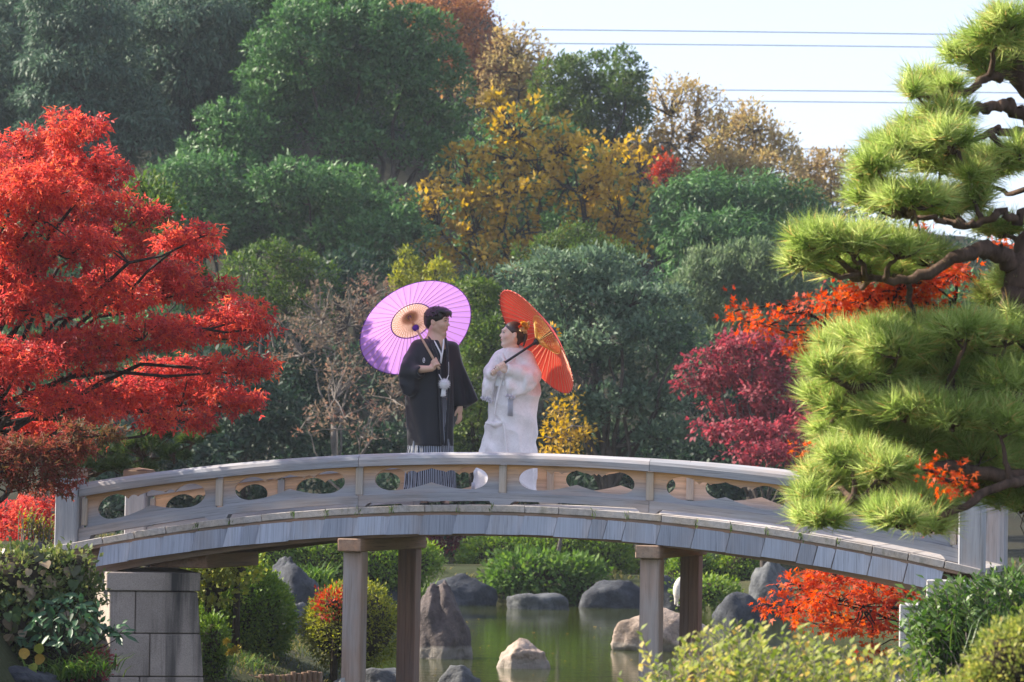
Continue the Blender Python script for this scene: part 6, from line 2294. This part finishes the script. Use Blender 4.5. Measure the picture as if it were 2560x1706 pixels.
    # openings: the front, the neck, the cuffs
    G.prism(fig.poly([(626, 770), (690, 770), (685, 880), (664, 1215), (646, 1215), (634, 1000)]), -.20, .135, .012, .008, cut=True)
    G.prism(fig.poly([(598, 440), (622, 500), (640, 560), (633, 650), (648, 650), (668, 545), (652, 440)]), -.16, .13, .012, .008, cut=True)
    G.cone(p(600, 440, -.02), p(600, 480, -.01), .058, .06, .0) if False else None
    G.ell(p(603, 448, -.015), (.062, .062, .05), None, .006, cut=True)
    G.ell(p(520, 712, -.225), (.05, .05, .040), None, .006, cut=True)
    G.ell(p(764, 948, .01), (.042, .036, .05), None, .006, cut=True)
    figure_part(fig, 'haori_coat', G, M_BLACK, root, 1)
    # collar bands of the coat
    for nm, pts, r, m in (('coat_collar', [(590, 452, .055), (562, 462, .02), (556, 478, -.05), (583, 540, -.118), (618, 650, -.155), (627, 760, -.165), (634, 960, -.168), (645, 1185, -.172)], .0135, M_BLACK),
                          ('coat_collar', [(600, 452, .055), (640, 458, .01), (664, 490, -.05), (676, 560, -.118), (684, 680, -.145), (690, 770, -.150), (684, 900, -.155), (667, 1190, -.165)], .0125, M_BLACK),
                          ('under_collar', [(590, 462, .045), (571, 458, .0), (572, 470, -.05), (600, 520, -.105), (634, 590, -.128), (632, 640, -.130)], .0070, M_WHITEC),
                          ('under_collar', [(606, 462, .045), (636, 462, -.0), (650, 490, -.06), (650, 540, -.11), (641, 600, -.125), (634, 650, -.125)], .0080, M_WHITEC)):
        V, Fc = tube(spline([p(*q) for q in pts], 6), r, 8)
        part(nm, V + fig.base, Fc, m, root, True)
    # inner kimono, sash and striped hakama
    K_ = Field.cube((-.22, -.2, .9), (.22, .2, 1.46), .010)
    K_.column(z, x0 + .03, x1 - .03, 0.0, ry - .022, None, .02, zlo=.93, zhi=1.44)
    K_.ell(p(603, 440, -.015), (.056, .056, .06), None, .01, cut=True)
    figure_part(fig, 'inner_kimono', K_, M_BLACK, root, 1)
    t = NT('sash_weave')
    tc = t.n('ShaderNodeTexCoord').outputs['Object']
    wv = t.n('ShaderNodeTexWave', bands_direction='Z', i_Scale=22.0, i_Distortion=1.5)
    t.link(tc, wv.inputs['Vector'])
    M_OBI = t.done(t.principled(t.ramp(wv.outputs['Fac'], [(.4, (.02, .022, .03)), (.6, (.30, .31, .34))]), .6, .3).outputs[0])
    B_ = Field.cube((-.22, -.2, .9), (.22, .2, 1.04), .010)
    B_.column(z, x0 + .028, x1 - .028, 0.0, ry - .013, None, .01, zlo=(1579 - 878) / PXM, zhi=(1579 - 818) / PXM)
    figure_part(fig, 'sash', B_, M_OBI, root, 1)
    cys2 = [860, 960, 1060, 1190, 1300, 1400, 1480, 1545]
    z2, a0, a1 = fig.col(cys2, [455, 440, 430, 416, 405, 398, 391, 388], [690, 696, 702, 714, 722, 728, 733, 736])
    ry2 = np.array([.125, .132, .14, .150, .165, .175, .185, .19])
    Hk = Field.cube((-.32, -.24, .0), (.24, .24, .97), .0075)

    def pleats(th, Z, X, Y):
        ph = (th * 12 / PI) % 1.0
        return (.018 * (ph - .5) - .010 * (ph > .93)) * np.clip(1.15 - Z, .2, 1)
    Hk.column(z2, a0, a1, 0.0, ry2, pleats, .004, zlo=.045, zhi=.955)

    def stripes(V):
        A, B = np.interp(V[:, 2], z2[::-1], a0[::-1]), np.interp(V[:, 2], z2[::-1], a1[::-1])
        th = np.arctan2(V[:, 1] / np.interp(V[:, 2], z2[::-1], ry2[::-1]), (V[:, 0] - (A + B) / 2) / ((B - A) / 2))
        return {'stripe': ('POINT', 'FLOAT', (np.where(th > 0, th - 2 * PI, th)) * 40 / PI)}
    figure_part(fig, 'striped_hakama', Hk, stripe_mat(), root, 1, fn=stripes)
    for sx in (-1, 1):
        Z_ = Field.cube(p(590 + 70 * sx, 1579, -.06) - [.07, .16, .002], p(590 + 70 * sx, 1540, -.06) + [.07, .14, .02], .006)
        q = p(596 + 70 * sx, 1574, -.05)
        Z_.ell(q + [0, 0, .002], (.045, .125, .012), None, .004)
        figure_part(fig, 'sandal', Z_, M_BLACK, root, 1)
    # white cord with its pompom
    pom = p(658, 787, -.185)
    core = thing_part('haori_cord', fig, root, [tube(spline([p(622, 722, -.172), p(634, 745, -.185), pom], 5), .0042, 6), tube(spline([p(686, 728, -.165), p(676, 750, -.18), pom], 5), .0042, 6),
                                            tube(spline([p(686, 640, -.150), p(687, 690, -.158), p(686, 728, -.165)], 5), .0018, 5)], M_WHITEC)
    P, Fi = ICO[3]
    po = part('pompom', P * .040 + pom + fig.base, Fi, M_WHITEC, root, True)
    strands('pompom_threads', pom, 900, .034, .026, .10, M_WHITEC, root, fig.base, 4)
    thing_part('cord_tassel', fig, root, [tube([p(648, 818, -.172), p(648, 838, -.176), p(646, 868, -.176)], [.010, .013, .018], 8), tube([p(660, 818, -.172), p(660, 840, -.176), p(659, 866, -.176)], [.008, .011, .013], 8)], M_WHITEC)
    # family crest on the breast: a ring with two arcs
    cc = p(523, 632, 0)
    ys_ = float(front(cc[0], cc[2])) - .010
    pcs = []
    for rx, rz, a_, b_, dz in ((.0085, .0215, 0, 2 * PI, 0), (.005, .010, -1.4, 1.6, .004), (.005, .009, 1.7, 4.6, -.006)):
        tt = np.linspace(a_, b_, 18)
        pcs.append(tube(np.stack([cc[0] + rx * np.cos(tt), ys_ + .4 * (rx * np.cos(tt)) * -1.0, cc[2] + dz + rz * np.sin(tt)], -1), .0021, 5))
    thing_part('crest', fig, root, pcs, M_WHITEC)
    # umbrella
    m_paper = paper_mat('purple_paper', [(0.0, (.22, .10, .05)), (.13, (.26, .12, .05)), (.17, (.72, .48, .36)), (.36, (.74, .50, .40)), (.38, (.50, .26, .66)), (1.0, (.47, .23, .64))], .58)
    m_rib = plain_mat('bamboo_rib', (.52, .30, .13), .5, .3, .15)
    m_purp = plain_mat('purple_binding', (.12, .035, .30), .6, .3, .2)
    m_pole = plain_mat('bamboo_pole', (.46, .31, .20), .5, .35, .15)
    m_gold = plain_mat('golden_rib', (.72, .50, .16), .5, .3, .15)
    nn = nrm(n)
    hub = hand + nn * .505
    umbrella('paper_umbrella', 'purple paper umbrella with an orange centre tilted behind the man', hub, n, .518, .165, .5, .575, (m_paper, m_rib, m_purp, m_pole, m_purp, m_rib), fig.base, 51)
    return root


def thing_part(name, fig, root, pcs, mat):
    V, F = merge(*pcs)
    return part(name, V + fig.base, F, mat, root, True)


def build_woman():
    fig = Figure(1100, deck_point(860 + 1100 / 2.6143, .80))
    p = fig.p
    root = thing('person', 'woman in white embroidered kimono with flowers in her hair holding the red umbrella', 'person', fig.base)
    F = Field(np.arange(-.32, .26, .0042), np.arange(-.34, .22, .0042), zgrid([(1.08, 1.26), (1.30, 1.64)], -.02, 1.66, .0038, .014))
    O = np.array([-.028, -.03, 1.474])
    f = (-.965, -.24, .10)
    sc = .93
    M, W = head(F, O, f, sc)
    F.cone(W(-.030, 0, -.06), p(1085, 600, .0), .043, .050, .03)
    F.cone(p(1095, 620, .0), p(1095, 830, .0), .095, .085, .05)
    F.cone(p(1040, 630, .0), p(1150, 630, 0), .06, .06, .05)
    F.cone(p(1095, 830, 0), p(1095, 900, 0), .095, .11, .05)
    for sx in (-1, 1):
        F.cone(p(1090 + 50 * sx, 920, 0), p(1080 + 45 * sx, 1250, 0), .08, .052, .04)
        F.cone(p(1080 + 45 * sx, 1250, 0), p(1075 + 45 * sx, 1545, .01), .05, .034, .03)
        F.cone(p(1075 + 45 * sx, 1556, .01), p(1050 + 45 * sx, 1562, -.10), .030, .022, .02)
    n = np.array([.788, .277, .55])
    h1, h2 = p(1026, 676, -.225), p(985, 707, -.238)
    e1, e2 = p(1205, 750, -.16), p(945, 760, -.10)
    w1 = fist(F, h1, n, h1 - e1, (-.2, -1, .2), .9, .009)
    w2 = fist(F, h2, n, h2 - e2, (-.2, -1, 0), .9, .009)
    F.cone(p(1170, 640, -.05), e1, .045, .038, .03)
    F.cone(e1, w1, .034, .021, .02)
    F.cone(p(1020, 640, -.03), e2, .045, .036, .03)
    F.cone(e2, w2, .034, .021, .02)
    Vb = figure_part(fig, 'body', F, M_SKIN, root, 1, fn=lambda V: {'col': ('POINT', 'FLOAT_COLOR', face_colors(V, W, sc, (.80, .60, .49), (.52, .12, .11), brow_w=.8, blush=.35))})
    face_lines(fig, root, Vb, O, M, sc, M_HAIR_W, .0022)
    # swept back hair with a low knot
    H = Field.cube(O - .20, O + .20, .0042)
    H.ell(W(-.018, 0, .030), np.array([.099, .081, .094]) * sc, M, .01)
    H.ell(W(-.070, 0, .000), np.array([.055, .068, .075]) * sc, M, .02)
    H.ell(W(-.105, 0, -.010), np.array([.045, .055, .055]) * sc, M, .02)
    H.ell(W(-.055, 0, -.060), np.array([.035, .050, .045]) * sc, M, .02)
    H.ell(W(.125, 0, -.015), np.array([.085, .13, .090]) * sc, M, .006, cut=True)
    H.ell(W(.045, 0, -.080), np.array([.062, .13, .085]) * sc, M, .008, cut=True)
    for sgn in (-1, 1):
        H.ell(W(-.006, .085 * sgn, -.020), np.array([.024, .02, .034]) * sc, M, .006, cut=True)
    figure_part(fig, 'hair', H, M_HAIR_W, root, 1)
    # hair flowers
    rng = np.random.default_rng(8)
    m_fl = [leaf_mat('gold_petals', [(.1, (.45, .22, .04)), (.6, (.70, .42, .08)), (.95, (.75, .52, .22))], .35), leaf_mat('cream_petals', [(.1, (.55, .45, .25)), (.9, (.75, .65, .42))], .35),
            leaf_mat('red_petals', [(.1, (.45, .06, .03)), (.9, (.70, .14, .05))], .35)]
    for (cx, cy, y, r, mi) in ((1172, 408, -.085, .040, 0), (1190, 420, -.05, .036, 0), (1158, 395, -.08, .030, 2), (1160, 440, -.10, .030, 1), (1182, 452, -.07, .026, 1), (1150, 420, -.10, .022, 2), (1200, 395, -.03, .026, 1)):
        q = p(cx, cy, y)
        nP = 26
        th = rng.random(nP) * 2 * PI
        ax = nrm(np.array([.35, -.85, .3]))
        u_ = nrm(np.cross(ax, [0, 0, 1.0]))
        v_ = np.cross(u_, ax)
        lay = rng.random(nP)
        A = (np.cos(th)[:, None] * u_ + np.sin(th)[:, None] * v_) + ax * (.2 + 1.1 * lay[:, None])
        V, Fp, rf = leaves_mesh(np.repeat((q)[None], nP, 0), A, ax + .3 * rng.normal(size=(nP, 3)), r * (1.1 - .4 * lay), leaf_template(.8, .12), rng.random(nP))
        part('hair_flower', V + fig.base, Fp, m_fl[mi], root, False, {'rnd': ('FACE', 'FLOAT', rf)})
    thing_part('hair_braid', fig, root, [tube(spline([p(1188, 455, -.06), p(1187, 490, -.07), p(1180, 520, -.07), p(1172, 546, -.08)], 6), [.009] * 12 + [.008] * 7, 7)], M_HAIR_W)
    # the over robe
    cys = [556, 580, 610, 660, 720, 800, 900, 1000, 1100, 1230, 1330, 1400, 1470, 1545]
    z, x0, x1 = fig.col(cys, [1045, 1012, 992, 975, 962, 955, 945, 934, 912, 890, 868, 852, 838, 830], [1160, 1198, 1218, 1242, 1262, 1268, 1254, 1242, 1236, 1233, 1236, 1240, 1244, 1247])
    ry = np.array([.07, .095, .115, .135, .15, .158, .163, .168, .172, .178, .188, .195, .20, .205])
    front = ysurf(fig, z, x0, x1, 0.0, ry)
    edge_z, edge_x = fig.col([600, 830, 1000, 1050, 1230, 1545], [1060, 1005, 990, 1040, 1058, 1075], [0] * 6)[:2]
    G = Field.cube((-.40, -.34, .02), (.26, .24, 1.40), .0085)

    def folds(th, Z, X, Y):
        drape = np.clip(1.2 - Z, 0, 1)
        e = np.interp(Z, edge_z[::-1], edge_x[::-1])
        step = .022 * sstep(-.006, .006, X - e) * (Y < 0)
        diag = 1 - 2 * np.abs(np.sin(.5 * (X * 18 + Z * 24) + 1.3 * fbm(np.stack([X * 5, Y * 5, Z * 5], -1), 2, 8)))
        return .012 * np.sin(th * 9 + 3 * Z + 2 * fbm(np.stack([X * 4, Y * 4, Z * 2], -1), 2, 2)) * drape + .008 * diag + .004 * fbm(np.stack([X * 7, Y * 7, Z * 4], -1), 3, 4) + step
    G.column(z, x0, x1, 0.0, ry, folds, .03, zlo=.035, zhi=(1579 - 556) / PXM)
    wob = lambda a, b, sd_: (lambda X, Z: a + b * np.sin(X * 36 - Z * 24) + .030 * fbm(np.stack([X * 10, Z * 8, X * 0], -1), 3, sd_))
    G.cone(p(1190, 625, -.07), p(1228, 735, -.14), .072, .076, .05)
    G.cone(p(1228, 735, -.14), p(1150, 722, -.205), .074, .060, .04)
    G.cone(p(1150, 722, -.205), p(1082, 705, -.232), .060, .050, .03)
    G.prism(fig.poly([(1052, 700), (1056, 830), (1072, 882), (1110, 878), (1185, 858), (1240, 825), (1266, 790), (1235, 725), (1150, 690)]), wob(-.195, .010, 3), .036, .028, .03)
    G.cone(p(1018, 618, -.02), p(958, 715, -.09), .058, .058, .05)
    G.cone(p(958, 715, -.09), p(962, 735, -.17), .056, .046, .03)
    G.prism(fig.poly([(968, 695), (915, 750), (903, 800), (900, 880), (925, 905), (968, 906), (984, 815), (1000, 725)]), wob(-.125, .010, 6), .048, .035, .03)
    G.cone(p(930, 1052, -.135), p(985, 1062, -.165), .014, .02, .02)
    G.cone(p(985, 1062, -.165), p(1040, 1046, -.165), .02, .012, .02)
    G.ell(p(1088, 556, -.01), (.052, .05, .045), None, .008, cut=True)
    G.ell(p(1050, 700, -.245), (.036, .04, .036), None, .006, cut=True)
    G.ell(p(985, 735, -.21), (.034, .04, .034), None, .006, cut=True)
    figure_part(fig, 'white_kimono', G, M_WHITEK, root, 1)
    for pts, r in (([(1120, 548, .06), (1160, 556, .02), (1150, 585, -.06), (1105, 640, -.128), (1060, 690, -.162), (1030, 760, -.175)], .022), ([(1120, 548, .06), (1060, 560, .03), (1032, 580, -.04), (1038, 620, -.105), (1058, 668, -.150)], .018),
                   ([(1118, 556, .05), (1140, 566, .0), (1118, 590, -.07), (1078, 632, -.120)], .012)):
        q = np.array([p(*a) for a in pts])
        V, Fc = tube(spline(q, 7), r, 8)
        V[:, 1] = V[:, 1]
        part('collar', V + fig.base, Fc, M_WHITEK, root, True)
    for pts, r in (([(1040, 742, -.172), (1012, 840, -.176), (992, 930, -.178), (984, 1000, -.180)], .0075), ([(1042, 1055, -.192), (1054, 1140, -.198), (1062, 1240, -.204), (1070, 1400, -.215), (1078, 1540, -.222)], .0075),
                   ([(1004, 618, -.098), (1016, 650, -.125), (1036, 690, -.150)], .006)):
        V, Fc = tube(spline(np.array([p(*a) for a in pts]), 7), r, 8)
        part('robe_edge', V + fig.base, Fc, M_WHITEK, root, True)
    Ob = Field.cube(p(960, 825, -.24), p(1070, 735, -.05), .006)
    Ob.prism(fig.poly([(984, 748), (1052, 742), (1048, 808), (988, 815)]), lambda X, Z: front(X, Z) + .0, .030, .008, .004)
    figure_part(fig, 'sash', Ob, M_WHITEC, root, 1)
    # lace flowers at the sleeve ends and the long tassel
    m_lace = leaf_mat('white_lace', [(.1, (.60, .60, .66)), (.9, (.80, .78, .80))], .3)
    for (cx, cy, y) in ((912, 888, -.15), (935, 893, -.165), (955, 908, -.165), (1072, 876, -.235), (1090, 878, -.235), (1104, 884, -.235)):
        strands('lace_flower', p(cx, cy, y), 46, .004, .026, .75, m_lace, root, fig.base, int(cx))
    pcs = [tube([p(1074 + 7 * k, 895, -.222), p(1073 + 7 * k, 950, -.205), p(1072 + 7 * k, 1004, -.195)], [.004, .0048, .0045], 5) for k in range(5)]
    thing_part('tassel', fig, root, pcs, m_lace)
    pcs = [tube([p(838 + 3 * k, 1440, -.12), p(836 + 3.5 * k, 1462, -.125), p(834 + 4 * k, 1485, -.125)], .003, 4) for k in range(6)]
    thing_part('hem_fringe', fig, root, pcs, m_lace)
    # umbrella
    m_paper = paper_mat('red_paper', [(0.0, (.62, .06, .03)), (1.0, (.86, .085, .045))], .5)
    m_rib = plain_mat('pale_bamboo_rib', (.70, .42, .26), .5, .3, .15)
    m_gold = plain_mat('gold_thread', (.75, .48, .10), .45, .4, .2)
    m_pole = plain_mat('black_lacquer', (.018, .017, .020), .3, .5, .2)
    m_red = plain_mat('red_binding', (.55, .05, .04), .6, .3, .2)
    hub = h1 + nrm(n) * .385
    umbrella('paper_umbrella', 'red paper umbrella with gold threads tilted behind the woman', hub, n, .520, .185, .4, .47, (m_paper, m_rib, m_gold, m_pole, m_red, m_gold), fig.base, 52, bow=m_fl[0])
    return root


build_man()
build_woman()

# ---------------------------------------------------------------- the heron behind the right pier
hb = PX(1560, 1392, 41.2)
Fh = Field.cube((-.20, -.2, -.05), (.26, .2, .66), .006)
Fh.ell((0, 0, .26), (.075, .07, .14), nrm_cols(np.array([[1, 0, .25], [0, 1, 0], [-.25, 0, 1]])), .02)
Fh.cone((-.02, 0, .16), (-.05, 0, .04), .045, .012, .03)
for a_, b_, r_, q_ in (((.03, 0, .36), (.075, 0, .43), .040, .026), ((.075, 0, .43), (.045, 0, .50), .024, .020), ((.045, 0, .50), (.075, 0, .555), .020, .022), ((.075, 0, .555), (.105, 0, .560), .026, .018),
                       ((.105, 0, .558), (.20, 0, .545), .012, .003), ((-.01, .025, .17), (-.015, .025, .02), .010, .008), ((.02, -.025, .17), (.02, -.025, .02), .010, .008),
                       ((-.015, .025, .02), (.03, .025, .012), .007, .005), ((.02, -.025, .02), (.065, -.025, .012), .007, .005)):
    Fh.cone(a_, b_, r_, q_, .012)
V, Q = Fh.mesh()
tag(part('heron', V + hb + [0, 0, -.02], Q, plain_mat('pale_grey_feathers', (.55, .52, .47), .8, .2, .25, 40), None, True, base=hb), 'pale grey heron standing on the tan rock, half hidden by the right rear post', 'bird')
# ---------------------------------------------------------------- air
hv = NT('haze_air')
pv_ = hv.n('ShaderNodeVolumePrincipled', i_Color=(0.80, 0.88, 1.0, 1), i_Density=HAZE)
pv_.inputs['Anisotropy'].default_value = 0.1
hv.link(pv_.outputs[0], hv.out.inputs[1])
V, F = box(0, 70, 15, 260, 220, 34)
tag(part('haze', V, F, hv.m, base=(0, 70, 15)), kind='stuff')
